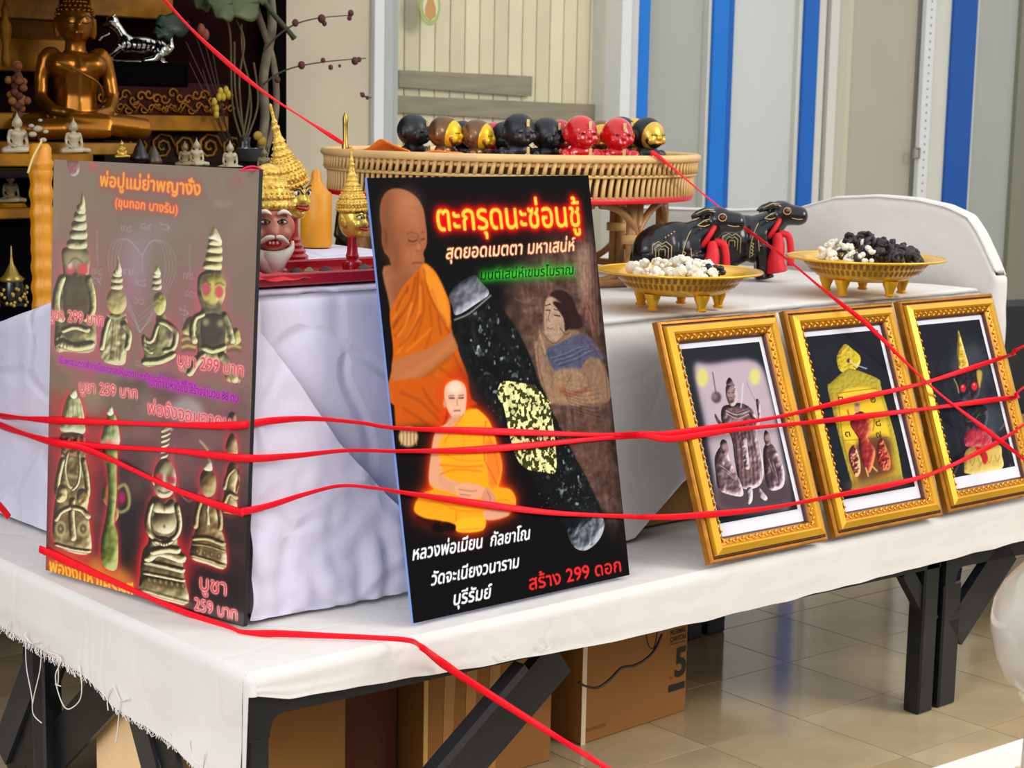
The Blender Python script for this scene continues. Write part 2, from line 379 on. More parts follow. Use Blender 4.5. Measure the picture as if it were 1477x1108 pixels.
MB().box((ony(550,150,WY+.17).x,WY+.166,0),(ony(925,150,WY+.17).x,WY+.19,ZT)).build('backing',M('seam',(170,164,128),.8),wn)
wood=M('old_wood',(150,140,112),.6,var=.18,vs=5,stretch=(1,6,9))
def plank(a,b,c,d,yy):   # four pixel corners on the plane y=yy
    P=[ony(u,v,yy) for u,v in (a,b,c,d)]; Q=[p+Vector((0,.015,0)) for p in P]
    return MB().add(P+Q,[(0,1,2,3),(7,6,5,4),(0,4,5,1),(1,5,6,2),(2,6,7,3),(3,7,4,0)]).build('plank',wood,wn)
plank((576,101),(768,110),(767,139),(576,125),WY+.12)['label']='short grey-brown plank behind the glass'
plank((560,137),(905,153),(905,181),(560,161),WY+.125)['label']='long grey-brown plank behind the glass'
glass=bpy.data.materials.new('window_glass'); glass.use_nodes=True; _n=glass.node_tree; _n.nodes.clear()
_o=_n.nodes.new('ShaderNodeOutputMaterial'); _mx=_n.nodes.new('ShaderNodeMixShader'); _t=_n.nodes.new('ShaderNodeBsdfTransparent'); _g=_n.nodes.new('ShaderNodeBsdfGlossy'); _f=_n.nodes.new('ShaderNodeFresnel')
_t.inputs[0].default_value=(.97,.97,.95,1); _g.inputs['Roughness'].default_value=.05; _f.inputs[0].default_value=1.45
_mx.inputs[0].default_value=.07; _n.links.new(_t.outputs[0],_mx.inputs[1]); _n.links.new(_g.outputs[0],_mx.inputs[2]); _n.links.new(_mx.outputs[0],_o.inputs[0])
MB().box((wx(572),WY+.06,.3),(wx(886),WY+.066,ZT)).build('pane',glass,wn)
c=ony(620,8,WY+.05); r=.078
st=tag(MB().lathe([(r*.75,0),(r*.75,.003)],28,mat=Matrix.Translation(c)@Matrix.Rotation(PI/2,4,'X')@Matrix.Diagonal((1,1.5,1,1))).build('window_sticker',M('sticker_green',(160,178,108),.5)),'oval green and cream sticker with a tan drop high on the window glass','sticker')
MB().lathe([(r*.56,0),(r*.56,.005)],28,mat=Matrix.Translation(c)@Matrix.Rotation(PI/2,4,'X')@Matrix.Diagonal((1,1.5,1,1))).build('centre',M('sticker_cream',(212,206,170),.5),st)
MB().prism([(0,.085),(.014,.03),(.03,-.01),(.03,-.045),(0,-.065),(-.03,-.045),(-.03,-.01),(-.014,.03)],c+Vector((0,-.006,0)),(1,0,0),(0,0,1),(0,1,0),.003).build('drop_mark',M('sticker_tan',(190,142,80),.5),st)
# ---- blue and grey folding door / panels
blue=M('blue_paint',(0,112,200),.45,var=.05,vs=3); blue2=M('blue_paint_deep',(0,92,178),.45)
gp=M('grey_panel',(166,168,158),.30,var=.10,vs=1.2,spec=.4,stretch=(1,1,.35)); gp2=M('grey_panel_light',(196,200,194),.3,var=.05,vs=1.4,stretch=(1,1,.3)); cr=M('cream_trim',(205,203,190),.5); cr2=M('cream_trim_dull',(184,180,160),.5); bp=M('beige_panel',(172,166,148),.35,var=.06,vs=1.2)  # cr2 is the darker cream trim
dr=tag(MB().box((wx(905),WY+.10,0),(wx(1700),WY+.15,ZT)).build('door_1',gp),kind='structure')
for a,b,m_,d0,d1,nm in [(912,932,blue,-.02,.1,'stile'),(933,1019,gp,.03,.06,'panel'),(1018,1022,cr,-.01,.1,'edge_strip'),(1022,1043,blue,-.03,.1,'stile'),(1045,1059,blue2,.01,.1,'stile'),
    (1059,1151,gp2,.03,.06,'panel'),(1150,1155,cr,0,.1,'edge_strip'),(1155,1175,blue2,-.02,.1,'stile'),(1174,1189,cr,.0,.1,'edge_strip'),(1192,1204,cr,-.02,.1,'edge_strip'),(1206,1219,cr2,0,.1,'edge_strip'),(1220,1231,M('cream_trim_warm',(192,184,160),.5),.015,.1,'edge_strip'),
    (1231,1326,bp,.03,.06,'panel'),(1344,1366,cr,-.01,.1,'edge_strip'),(1366,1400,M('blue_paint_dark',(0,78,158),.45),-.03,.1,'stile'),(1400,1404,cr,-.02,.1,'edge_strip'),(1403,1470,gp,.03,.06,'panel'),(1470,1680,M('grey_panel_shadowed',(128,128,108),.4),.0,.06,'panel')]:  # the end panel's darker grey stands in for a shadow there
    strip(nm,a,b,m_,dr,d0,d1,v=100)
# perforated upright
up=strip('perforated_strip',1326,1340,white,dr,-.03,.0,v=100,lab='white perforated shelf upright')
hm=M('hole_dark',(90,88,80),.8); hb=MB()
for k in range(46):
    z=1.2+k*.045; hb.lathe([(.006,0),(.006,.001)],8,mat=Matrix.Translation((wx(1333,100),WY-.0305,z))@Matrix.Rotation(PI/2,4,'X'))
tag(hb.build('hole_row',hm,up),kind='stuff')
c=ony(1322,221,WY-.045)
br=MB(); s=.028
for a,b in (((-s,-s),(-s,s)),((-s,s),(s,s)),((s,s),(s,-s)),((s,-s),(-s,-s))): br.tube([c+Vector((a[0],0,a[1])),c+Vector((b[0],0,b[1]))],.006,6)
br.build('latch_bracket',M('steel_dull',(140,136,120),.4,.8),dr)
# ================================================================= TABLES
blk=M('black_steel',(17,22,25),.35,var=.5,vs=14,spec=.5,bump=.05,bs=60); blk2=M('black_steel_edge',(54,54,58),.35,.3)
ply=M('plywood',(120,92,60),.7)
def bar(p,q,wd,th,normal,mb=None):
    p,q=Vector(p),Vector(q); t=(q-p).normalized(); n=Vector(normal).normalized(); s_=t.cross(n).normalized(); n=s_.cross(t).normalized(); mb=mb or MB()
    P=[a+s_*i*wd/2+n*j*th/2 for a in (p,q) for i,j in ((-1,-1),(1,-1),(1,1),(-1,1))]
    return mb.add(P,[(0,1,2,3),(7,6,5,4),(0,4,5,1),(1,5,6,2),(2,6,7,3),(3,7,4,0)])
def table(x0,x1,y0,y1,label,zb0,zb1,lw=(.055,.075)):
    t=root('folding_table',((x0+x1)/2,(y0+y1)/2,0),0,label,'table','white-clothed display tables')
    O=Vector(t.location); 
    def sh(mb): mb.v=[tuple(Vector(v)-O) for v in mb.v]; return mb
    sh(MB().box((x0+.02,y0+.02,.585),(x1-.02,y1-.02,.603))).build('table_top',ply,t)
    zf=lambda x: zb0+(zb1-zb0)*(x-x0)/(x1-x0)
    # front rail with rounded left corner
    r=.035; F=[]
    pl_=[(x0,zf(x0)-.02),(x0,.56)]+[(x0+.04-.04*math.cos(a),.56+.03*math.sin(a)) for a in (.5,1,1.57)]+[(x1,.585),(x1,zf(x1)),(x0+.055+r,zf(x0))]+[(x0+.055+r-r*math.sin(a),zf(x0)-r+r*math.cos(a)) for a in (.5,1,1.57)]+[(x0+.055,zf(x0)-.05),(x0,zf(x0)-.05)]
    sh(MB().prism(pl_,(0,y0,0),(1,0,0),(0,0,1),(0,1,0),.04)).build('front_rail',blk,t)
    sh(MB().box((x0,y1-.04,.53),(x1,y1,.585))).build('back_rail',blk,t)
    for xx in (x0,x1-.04): sh(MB().box((xx,y0+.04,.53),(xx+.04,y1-.04,.585))).build('end_rail',blk,t)
    for xx in (x0,x1-lw[1]):
        for yy in (y0,y1-.06): 
            wdt=lw[0] if xx==x0 else lw[1]; ztop=(zf(xx)-.045 if (yy==y0 and xx==x0) else .55)
            g=sh(MB().box((xx,yy,0),(xx+wdt,yy+.06,ztop),bev=.006)).build('leg',blk,t)
            
    return t,sh
t1,sh=table(1.965,4.47,3.085,4.12,'long front folding table with black steel frame, under the posters',.515,.462)
# diagonal front brace of the left table, right-end knee brace, left-end braces
def toz(p,q,z): return p+(q-p)*((z-p.z)/(q.z-p.z))
mb=bar(ony(805,945,3.15),toz(ony(805,945,3.15),ony(628,1150,3.15),.02),.11,.03,(0,1,0)); sh(mb).build('brace',blk,t1)
mb=bar(ony(752,960,3.135),toz(ony(752,960,3.135),ony(590,1150,3.135),.02),.022,.04,(0,1,0)); sh(mb).build('brace',blk2,t1)
mb=bar(ony(1303,823,3.11),ony(1342,897,3.11),.05,.03,(0,1,0)); sh(mb).build('brace',blk,t1)
def xbar(a,b,X,w,th,m): mb=bar(onx(*a,X),onx(*b,X),w,th,(1,0,0)); return sh(mb).build('brace',m,t1)
xbar((66,915),(2,1085),1.98,.085,.012,blk2); xbar((92,915),(18,1115),1.993,.10,.012,blk)
xbar((190,960),(40,1125),2.003,.12,.012,blk)
xbar((185,985),(226,1140),1.978,.075,.010,blk2); xbar((213,985),(258,1140),1.990,.085,.012,blk)
t2,sh=table(4.50,6.9,3.085,4.12,'folding table with black steel frame at the right, third gold frame above it',.445,.36,(.09,.09))
mb=bar(ony(1372,912,3.10),ony(1452,788,3.10),.12,.03,(0,1,0)); sh(mb).build('brace',blk,t2)
mb=bar(ony(1340,845,3.14),ony(1380,845,3.14),.12,.02,(0,1,0)); sh(mb).build('gusset_plate',blk,t2)
t3,sh=table(1.985,4.47,4.16,5.2,'back-row folding table behind the posters, hidden by white cloth',.5,.5)
# ================================================================= TABLECLOTH
cloth=M('white_cloth',(222,217,208),.9,bump=.10,bs=55,spec=.15,var=.03,vs=6)
def mix(a,b,t): return a+(b-a)*t
def interp(x,T):
    if x<=T[0][0]: return T[0][1]
    for (a,b),(c,d) in zip(T[:-1],T[1:]):
        if x<=c: return mix(b,d,(x-a)/(c-a))
    return T[-1][1]
HF=[(1.965,.575),(2.0,.566),(2.06,.552),(2.42,.527),(2.97,.497),(3.4,.489),(3.63,.486),(6.9,.488)]
HL=[(3.06,.30),(3.12,.335),(3.25,.36),(3.34,.386),(3.46,.392),(3.63,.40),(3.76,.437),(3.95,.44),(4.1,.445),(4.3,.45),(5.4,.45)]
X0,Y0,ZC=1.955,3.07,.621
def lump(x,y): return .0035*nz(x,y,0,3.2)+.002*nz(x*2+5,y*6,2,2.5)
def top(u,v):
    x=mix(X0+.02,6.95,u**1.0); y=mix(Y0+.02,5.35 if x<5.28 else 3.72,v**1.2); e=min(1,(y-Y0-.02)/.1)*min(1,(x-X0-.02)/.1)
    return (x,y,ZC+lump(x,y)*e)
def front(u,v):
    x=mix(X0+.02,6.95,u)
    zb=interp(x,HF)+.004*nz(x,0,0,9)
    if v<.15: a=v/.15*PI/2; return (x,Y0+.02-.02*math.sin(a),ZC-.02+.02*math.cos(a))
    t=(v-.15)/.85; return (x,Y0-.004*t+.004*nz(x,t,3,4)*t,mix(ZC-.02,zb,t))
def left(u,v):
    y=mix(Y0+.02,5.35,u)
    zb=interp(y,HL)+.006*nz(y,0,4,14)+.003*math.sin(y*90)*nz(y,3,3,20)
    if v<.1: a=v/.1*PI/2; return (X0+.02-.02*math.sin(a),y,ZC-.02+.02*math.cos(a))
    t=(v-.1)/.9; return (X0-.012*t+.012*nz(y,t*.6,7,3.2)*t,y,mix(ZC-.02,zb,t))
def corner(u,v):
    a=u*PI/2; c=(X0+.02,Y0+.02)
    zb=mix(interp(Y0+.02,HL),interp(X0+.02,HF),min(1,max(0,(u-.25)*4)))
    if v<.12: b=v/.12*PI/2; r=.02*math.sin(b); z=ZC-.02+.02*math.cos(b)
    else: r=.02+.006*(v-.12); z=mix(ZC-.02,zb,(v-.12)/.88)
    return (c[0]-r*math.cos(a),c[1]-r*math.sin(a),z)
tcl=MB(); tcl.grid(top,240,70); tcl.grid(front,300,12); tcl.grid(left,260,22); tcl.grid(corner,8,22)
tc=tcl.build('tablecloth',cloth,smooth=True,fix=False)
tag(tc,'long white cotton cloth with frayed hem spread over the display tables','tablecloth')
# frayed hem: short fringe (uncountable) and the long hanging threads
thr=M('thread',(232,226,216),.9); fr=MB(); rs=random.Random(3)
for k in range(330):
    y=3.07+1.3*(k/330)+rs.uniform(-.002,.002); zb=interp(y,HL)+.004; x=X0-.012; L=rs.uniform(.006,.02)
    fr.tube([(x,y,zb),(x-.003,y+rs.uniform(-.006,.006),zb-L*.5),(x-.002,y+rs.uniform(-.012,.012),zb-L)],.0009,3)
tag(fr.build('hem_fringe',thr,tc),kind='stuff')
def thread(pts,r=.0016):
    P=cat_rom([onx(u,v,X0-.022+.004*(i%2)) for i,(u,v) in enumerate(pts)],5); MB().tube(P,r,5).build('loose_thread',thr,tc,True)
thread([(37,912),(38,960),(46,1005),(48,1030),(60,1043)]); thread([(60,930),(58,965),(50,1000),(47,1018)]); thread([(35,915),(45,928),(55,926)])
thread([(66,940),(88,950),(80,975),(86,1005),(97,1023),(114,1012),(118,990),(114,960)]); thread([(84,945),(84,985),(80,987),(88,990)]); thread([(160,992),(155,1010),(156,1025)]); thread([(163,988),(174,1010),(185,1008)]); thread([(173,1008),(170,1050),(167,1072)])
thread([(242,1058),(250,1068),(242,1080)]); thread([(272,1068),(279,1095),(292,1108),(300,1125)]); thread([(295,1085),(292,1115)]); thread([(66,930),(64,955)]); thread([(12,897),(10,917)])
def thread2(pts):
    MB().tube(cat_rom([ony(u,v,Y0-.012) for u,v in pts],5),.0011,5).build('loose_thread',thr,tc,True)
thread2([(716,944),(725,952),(735,948),(733,943)]); thread2([(776,932),(788,937),(796,930),(790,918)])
# ================================================================= CLOTH-COVERED DISPLAY TIERS
def crease(mat,sc=3.2,st=.35,dist=.012):
    nt=mat.node_tree; b=nt.nodes['Principled BSDF']; old=b.inputs['Normal'].links[0].from_node if b.inputs['Normal'].links else None
    tc=nt.nodes.new('ShaderNodeTexCoord'); n=nt.nodes.new('ShaderNodeTexNoise'); n.inputs['Scale'].default_value=1.6; n.inputs['Detail'].default_value=2
    mx=nt.nodes.new('ShaderNodeVectorMath'); mx.operation='MULTIPLY_ADD'; mx.inputs[1].default_value=(.55,.55,.55); nt.links.new(n.outputs['Color'],mx.inputs[0]); nt.links.new(tc.outputs['Object'],mx.inputs[2]); nt.links.new(tc.outputs['Object'],n.inputs[0])
    v=nt.nodes.new('ShaderNodeTexVoronoi'); v.feature='DISTANCE_TO_EDGE'; v.inputs['Scale'].default_value=sc; nt.links.new(mx.outputs[0],v.inputs['Vector'])
    mr=nt.nodes.new('ShaderNodeMapRange'); mr.inputs['From Max'].default_value=.10; mr.interpolation_type='SMOOTHSTEP'; nt.links.new(v.outputs['Distance'],mr.inputs[0])
    bp=nt.nodes.new('ShaderNodeBump'); bp.inputs['Strength'].default_value=st; bp.inputs['Distance'].default_value=dist; nt.links.new(mr.outputs[0],bp.inputs['Height'])
    if old: nt.links.new(old.outputs[0],bp.inputs['Normal'])
    nt.links.new(bp.outputs[0],b.inputs['Normal'])
clB=M('white_cloth_skyshade',(214,209,222),.85,bump=.12,bs=30,spec=.15,var=.03,vs=5)  # bluish tint stands in for skylit shade on white cloth
crease(clB,3.4,.45,.012); crease(cloth,4.5,.16,.006)
def covered(name,lo,hi,r,res,amp,label,seed,mat=None,hem=None,topf=None,grp=None):
    """white cloth lying over a raised box: a rounded, rumpled skin"""
    lo,hi=Vector(lo),Vector(hi); mb=MB(); D=hi-lo
    nx,ny,nz_=[max(2,int(d/res)) for d in D]
    ctr=(lo+hi)/2
    def skin(p):
        q=Vector((min(max(p.x,lo.x+r),hi.x-r),min(max(p.y,lo.y+r),hi.y-r),min(p.z,hi.z-r)))
        d=p-q
        if d.length>1e-9: 
            n=d.normalized(); P=q+n*r
        else: n=Vector((0,0,1)); P=p
        drop=max(0,min(1,(hi.z-P.z)/(.25*D.z+.001)))
        w=nz(P.x+seed,P.y,P.z,2.2)*amp+abs(nz(P.x*1.3+P.z*.6+seed,P.y*1.3,P.z*.5,4.5))*amp*.9-.3*amp+nz(P.x,P.y+seed,P.z*.3,11)*amp*.22
        P=P+n*w*(.35+.65*drop if abs(n.z)<.5 else .3)
        if topf and P.z>lo.z+.02: P.z+=topf(P)*(P.z-lo.z)/D.z
        return P
    def g(o,a,b,na,nb): mb.grid(lambda u,v: skin(o+a*u+b*v),na,nb)
    X,Y,Z=Vector((D.x,0,0)),Vector((0,D.y,0)),Vector((0,0,D.z))
    g(lo+Z,X,Y,nx,ny); g(lo,X,Z,nx,nz_); g(lo+X,Y,Z,ny,nz_); g(lo+X+Y,-X,Z,nx,nz_); g(lo+Y,-Y,Z,ny,nz_)
    if hem:
        mb.v=[(x,y,z) if not (y<lo.y+.06) or z>hem(x) else (x,y+.0,hem(x)) for x,y,z in mb.v]
    o=mb.build(name,mat or cloth,smooth=True); bm=bmesh.new(); bm.from_mesh(o.data); bmesh.ops.remove_doubles(bm,verts=bm.verts,dist=.0005); bm.to_mesh(o.data); bm.free()
    o.data.polygons.foreach_set('use_smooth',[True]*len(o.data.polygons))
    return tag(o,label,'cloth',grp)
tierL=covered('draped_cloth',(2.185,3.40,.632),(3.25,5.22,1.40),.035,.022,.012,'crumpled white cloth over the tall display box between the two posters',3,clB,None,lambda P:-(max(0,P.y-4.0)*.26)*(1-min(1,max(0,(P.x-2.55)/.4)))-max(0,P.y-4.62)*.5*min(1,max(0,(P.x-2.55)/.4)))
# overlapping diagonal fold on the tall box
P0=lambda u,v,d: ony(u,v,3.40-d)
EDGE=[(455,356),(500,392),(560,436),(640,490),(700,545),(760,600),(800,612),(893,612)]
def fold(u,v):
    y=mix(455,893-.06*0,v); xr=interp(y,EDGE); x=mix(362,xr,u)
    yb=y
    if v>.999: yb=mix(912,890,u)
    p=ony(x,mix(y,y+mix(18,0,u),v),3.385-.012*math.sin(v*PI)-.02*u*v); w=abs(nz(p.x*2.6,p.z*1.6,5,5))*.028*v+.01*nz(p.x*3,p.z*3,8,6)*v
    return (p.x,p.y-w,max(p.z,.632))
tag(MB().grid(fold,40,60).build('fold_flap',clB,tierL,True,fix=False),'loose lilac-white flap folded across the box front')
# cardboard under the right tier, cloth over it with a lifted lower edge
card=M('cardboard',(158,116,58),.8,var=.10,vs=3,bump=.03,bs=80); cardl=M('cardboard_light',(206,166,112),.8,var=.06,vs=4)
cb=MB().box((3.30,3.50,.632),(5.08,5.15,1.2),bev=.004).build('cardboard_box',card); tag(cb,'brown cardboard box under the white cloth, showing behind the leftmost gold frame','box')
def hemR(x):
    a=ony(912,797,3.42).x; b=ony(990,690,3.42).x; za=.632; zb=ony(990,690,3.42).z
    if x<a: return za
    if x<b: return mix(za,zb,(x-a)/(b-a))
    return mix(zb,.80,min(1,(x-b)/.3))
tierR=covered('draped_cloth',(3.27,3.42,.632),(5.13,5.28,1.262),.035,.024,.012,'white cloth over the low right display box, golden bowls standing on it',9,None,hemR)
def rb_top(P):
    # top profile of the cloth-covered rear block, from the photograph's outline
    z=interp(P.y,[(3.42,-.19),(3.457,-.125),(3.504,-.05),(3.55,.003),(3.64,.035),(3.76,.053),(3.94,.057),(4.13,.043),(4.24,.012),(4.32,-.01),(4.64,-.03),(5.3,-.055)]); return z
tierB=covered('draped_cloth',(5.17,3.41,.63),(5.25,5.3,1.50),.03,.02,.012,'white cloth humped over the raised block behind the farther bowl',21,None,None,rb_top)
# ================================================================= POSTER OF THE MONK AND THE BLACK AMULET TUBE
GOLDT=(255,196,60)
def board(name,BL,BR,up,th,label,W,H,bg,edge_mat,front_off=0):
    BL,BR,up=Vector(BL),Vector(BR),Vector(up); e1=BR-BL; n=e1.cross(up).normalized()
    r=root(name,(BL+BR)/2,0,label,'poster'); O=(BL+BR)/2
    mb=MB(); P=[BL,BR,BR+up,BL+up]; Q=[p-n*th for p in P]; mb.add([p-O for p in P+Q],[(0,1,2,3),(7,6,5,4),(0,4,5,1),(1,5,6,2),(2,6,7,3),(3,7,4,0)])
    mb.build('foam_board',edge_mat,r); return r,Canvas(BL,e1,up,W,H,bg),O
ZB=.632
r2,K,O2=board('poster',(2.452,3.137,ZB),(3.172,3.145,ZB),(0,.195,1.03),.008,'black poster of an orange-robed monk and a dark tube amulet, leaning at the front centre',440,640,(13,11,12),M('board_edge_blue',(120,150,215),.5))
A=(530,240,3.259); B=(530,560,3.166); C6=(560,620,6.422)
rs=np.random.RandomState(5)
# mural at the right
K.crop=(0,0,1)
K.poly([(735,420),(790,350),(846,330),(870,300),(905,500),(915,760),(870,745),(820,690),(775,600)],(92,66,56),.95,16)
nn=vnoise(K.H,K.W,(26,9),3); nn2=vnoise(K.H,K.W,(8,14),9)
mur=np.zeros((K.H,K.W)); R=K.raster([K.pxl([(745,420),(800,352),(850,330),(905,420),(925,780),(880,755),(820,690),(780,600)],True)],pad=20); mur[R[0]:R[1],R[2]:R[3]]=R[4]; mur=gblur(mur,10)
K.img+= (mur*(nn-.5)*.22)[:,:,None]*np.array([1,.72,.62])+(mur*(nn2-.5)*.16)[:,:,None]
K.crop=A
K.poly([(985,380),(1030,395),(1060,640),(1075,800),(1040,740),(1000,560)],(140,92,78),.6,6)
for k in range(9): K.line([(1000+k*9,330+k*6),(1020+k*7,520),(1008+k*10,700+k*12)],2.5,(110,56,50) if k%2 else (160,110,92),.55,.6)
K.poly([(985,390),(1045,400),(1050,560),(1030,620),(985,560)],(160,140,118),.45,5)
for k in range(26):
    x,y=650+rs.rand()*170,560+rs.rand()*300; K.ell((x,y),(14+rs.rand()*16,10+rs.rand()*18),(120,90,70) if k%2 else (62,44,36),.35,4)
# mural woman
K.poly([(812,760),(800,850),(810,960),(850,1108),(1130,1108),(1120,960),(1090,900),(1010,790),(930,770),(870,830)],(134,104,80),.95,1.5)
K.poly([(858,600),(890,582),(935,590),(968,630),(985,680),(1008,720),(1006,760),(975,765),(935,760),(910,700),(870,640)],(44,28,24),1,1)
K.poly([(838,625),(862,612),(905,640),(930,690),(935,745),(905,810),(872,828),(846,810),(828,770),(828,690)],(166,136,112),1,1)
K.poly([(870,640),(905,640),(940,680),(955,740),(930,775),(922,720),(900,680)],(38,25,22),1,1)
K.line([(836,655),(860,648)],4,(45,28,22)); K.line([(876,672),(908,680)],4,(45,28,22)); K.line([(838,676),(858,676)],5,(35,22,18)); K.line([(878,700),(905,704)],5,(35,22,18))
K.line([(858,680),(850,720),(862,732)],3,(120,80,62)); K.line([(844,760),(858,764),(872,758)],5,(140,66,54),.9,.6)
K.line([(812,790),(822,830),(836,880)],10,(160,128,104)); K.line([(800,830),(812,930),(845,1060),(862,1108)],34,(146,114,90),1,1.5)
K.poly([(845,860),(905,830),(980,790),(1040,800),(1085,860),(1108,905),(1040,900),(990,960),(900,970),(858,930)],(78,78,98),1,1)
for k in range(6): K.line([(860+k*8,900+k*8),(930+k*14,880+k*5),(1000+k*12,850+k*4),(1060+k*7,880)],3.5,(52,52,72) if k%2 else (112,110,130),.8,.4)
K.poly([(880,970),(985,950),(1020,1000),(1050,1060),(1070,1108),(900,1108)],(150,118,88),.9,2); K.line([(905,1050),(960,1075),(1040,1040)],22,(130,66,48),.7,2)
K.crop=B
for k in range(16): K.line([(880+k*4,-10+k*8),(960+k*6,10+k*9),(1060,k*11-10)],2.2,(70,44,38) if k%2 else (150,112,90),.6,.4)
K.poly([(900,200),(1060,120),(1110,300),(1010,380),(930,330)],(90,62,50),.45,8)
tx=gblur(mur,3); K.img*= (1+tx*((vnoise(K.H,K.W,4,61,2)-.5)*.28))[:,:,None]; K.img*=(1+tx*((vnoise(K.H,K.W,(40,5),62,2)-.5)*.18))[:,:,None]
K.crop=A
for p,w_,c in [([(812,765),(826,790),(872,832),(908,812)],3,(84,44,34)),([(828,770),(828,690),(838,625),(862,612)],3,(84,50,40)),([(800,840),(806,940),(850,1108)],3,(84,44,34)),([(1010,800),(1080,880),(1118,980),(1128,1100)],3,(84,44,34)),([(960,980),(930,1040),(940,1100)],3,(96,52,40)),([(905,760),(930,790),(950,780)],4,(60,36,28)),([(985,780),(1010,760),(1020,775)],3,(110,72,56)),([(870,990),(940,1010),(1000,1000)],3,(120,70,50)),([(700,600),(720,680),(700,780)],3,(60,36,30)),([(690,620),(740,640),(780,620)],4,(130,96,74)),([(1000,600),(1040,680),(1060,800)],4,(150,84,70)),([(1030,640),(1060,720),(1090,860)],4,(60,36,34))]: K.line(p,w_,c,.7,.6)
K.ell((862,880),(26,10),(60,60,84),.6,1); K.ell((900,1040),(40,14),(156,96,70),.5,3)
# large monk
K.crop=A
K.poly([(75,470),(100,640),(118,800),(128,960),(140,1120),(320,1120),(320,700),(230,520)],(158,96,60),1,1)
K.poly([(66,300),(58,240),(60,180),(76,135),(108,108),(150,104),(196,120),(236,152),(262,200),(272,258),(279,320),(277,372),(262,408),(268,440),(256,488),(226,518),(186,520),(150,512),(118,486),(100,430),(78,400),(66,350)],(156,92,56),1,.8)
K.poly([(60,180),(80,130),(112,110),(110,240),(120,420),(160,510),(120,490),(96,420),(66,350),(58,250)],(100,58,36),.65,9)
K.ell((195,165),(45,40),(212,150,114),.65,12); K.ell((170,225),(30,36),(186,124,88),.5,10); K.ell((225,250),(26,60),(190,128,92),.5,9); K.ell((120,330),(22,60),(96,52,32),.45,12); K.ell((150,430),(40,40),(116,66,40),.5,12); K.ell((205,420),(26,34),(206,140,104),.5,8)
K.poly([(70,300),(84,288),(96,310),(98,360),(90,392),(76,380)],(122,70,44),1,1); K.line([(78,304),(88,320),(86,360)],4,(84,46,28),.8,.5)
K.line([(182,322),(205,310),(232,318)],5,(96,56,40),.7,1); K.line([(190,348),(210,354),(232,348)],6,(58,32,24),.9,.8); K.line([(252,345),(268,340)],5,(58,32,24),.9,.7); K.line([(250,312),(270,308)],5,(96,56,40),.7,1)
K.line([(236,318),(244,360),(256,388),(242,398),(226,394)],5,(112,62,42),.8,1.2); K.line([(192,338),(210,330),(234,338)],4,(110,66,46),.8,1); K.line([(184,360),(208,368),(230,362)],3,(104,62,44),.7,.8); K.line([(170,200),(200,190),(240,206)],3,(120,72,50),.45,1.5); K.line([(176,230),(206,222),(244,236)],3,(120,72,50),.45,1.5); K.line([(128,500),(140,420),(130,360)],8,(90,50,30),.5,4); K.ell((244,380),(10,12),(214,150,116),.6,3); K.line([(210,456),(232,453),(244,455),(258,452)],6,(112,44,38),.9,1.0); K.ell((236,466),(18,6),(176,92,76),.7,1.2); K.line([(214,476),(234,482),(252,474)],5,(120,66,44),.6,1.5); K.ell((236,498),(20,12),(186,122,86),.5,4)
K.line([(196,375),(206,410),(204,445)],4,(120,70,48),.5,1.5); K.line([(180,366),(210,372),(226,366)],3,(120,70,48),.5,1); K.poly([(150,512),(226,520),(180,580),(130,640),(108,560)],(132,78,48),.8,4)
rob=(196,92,14)
K.poly([(128,640),(170,560),(236,490),(262,462),(276,458),(322,500),(362,586),(386,640),(392,720),(410,800),(440,900),(476,980),(512,1120),(118,1120),(112,960),(120,860),(104,700)],rob,1,.8)
K.poly([(254,470),(280,462),(330,520),(368,600),(386,690),(378,760),(340,700),(296,590),(262,520)],(226,134,34),1,2)
for p,w_,c in [([(262,480),(290,600),(350,720),(388,790)],9,(146,62,12)),([(236,500),(230,620),(190,720),(130,800)],12,(150,66,14)),([(190,560),(160,660),(122,760)],8,(138,58,12)),([(248,560),(240,700),(170,830),(140,880)],8,(228,136,40)),([(256,540),(262,690),(220,820)],7,(150,64,12)),
   ([(290,640),(300,760),(270,860)],10,(168,74,14)),([(330,700),(345,790)],9,(150,62,12)),([(210,640),(180,740),(140,800)],9,(232,140,40)),([(136,680),(150,640),(190,580)],6,(110,44,10)),([(300,580),(330,660),(372,740)],7,(170,78,16)),([(225,520),(205,620),(160,700),(116,760)],6,(120,48,10)),([(250,700),(200,790),(150,850)],7,(128,52,10)),([(300,760),(240,820),(180,870)],8,(224,128,34)),([(275,520),(310,620),(350,690)],7,(238,150,50)),([(180,600),(150,680),(118,720)],7,(226,132,38))]: K.line(p,w_,c,.8,1.6)
K.poly([(116,930),(150,900),(210,880),(300,850),(372,798),(410,770),(440,812),(428,850),(360,912),(300,960),(236,1006),(180,1050),(124,1040)],(178,104,58),1,1)
K.line([(140,1010),(230,960),(330,890),(410,820)],10,(212,140,92),.6,4); K.line([(130,1048),(200,1036),(300,968),(392,890)],8,(108,54,24),.8,3)
for p in ([(150,1060),(230,1100),(300,1120)],[(240,1020),(300,1060),(350,1110)],[(300,990),(360,1040),(420,1110)],[(340,950),(420,1010),(480,1100)],[(400,880),(440,960),(480,1040)]): K.line(p,9,(148,60,12),.8,2)
K.crop=B
K.poly([(108,-30),(118,40),(128,180),(130,192),(330,190),(350,-30)],(196,84,14),1,1)
for p in ([(150,20),(240,60),(330,150)],[(250,0),(300,80),(330,110)],[(160,90),(240,140),(300,190)]): K.line(p,8,(140,54,12),.8,2)
K.poly([(135,190),(320,190),(330,330),(180,330),(150,260)],(20,12,10),1,6)
K.ell((186,222),(44,46),(196,160,110),1,1.5)
for k in range(9): K.line([(152+k*9,190),(156+k*8,225),(152+k*9,262)],3,(116,84,50) if k%2 else (226,200,150),.8,.6)
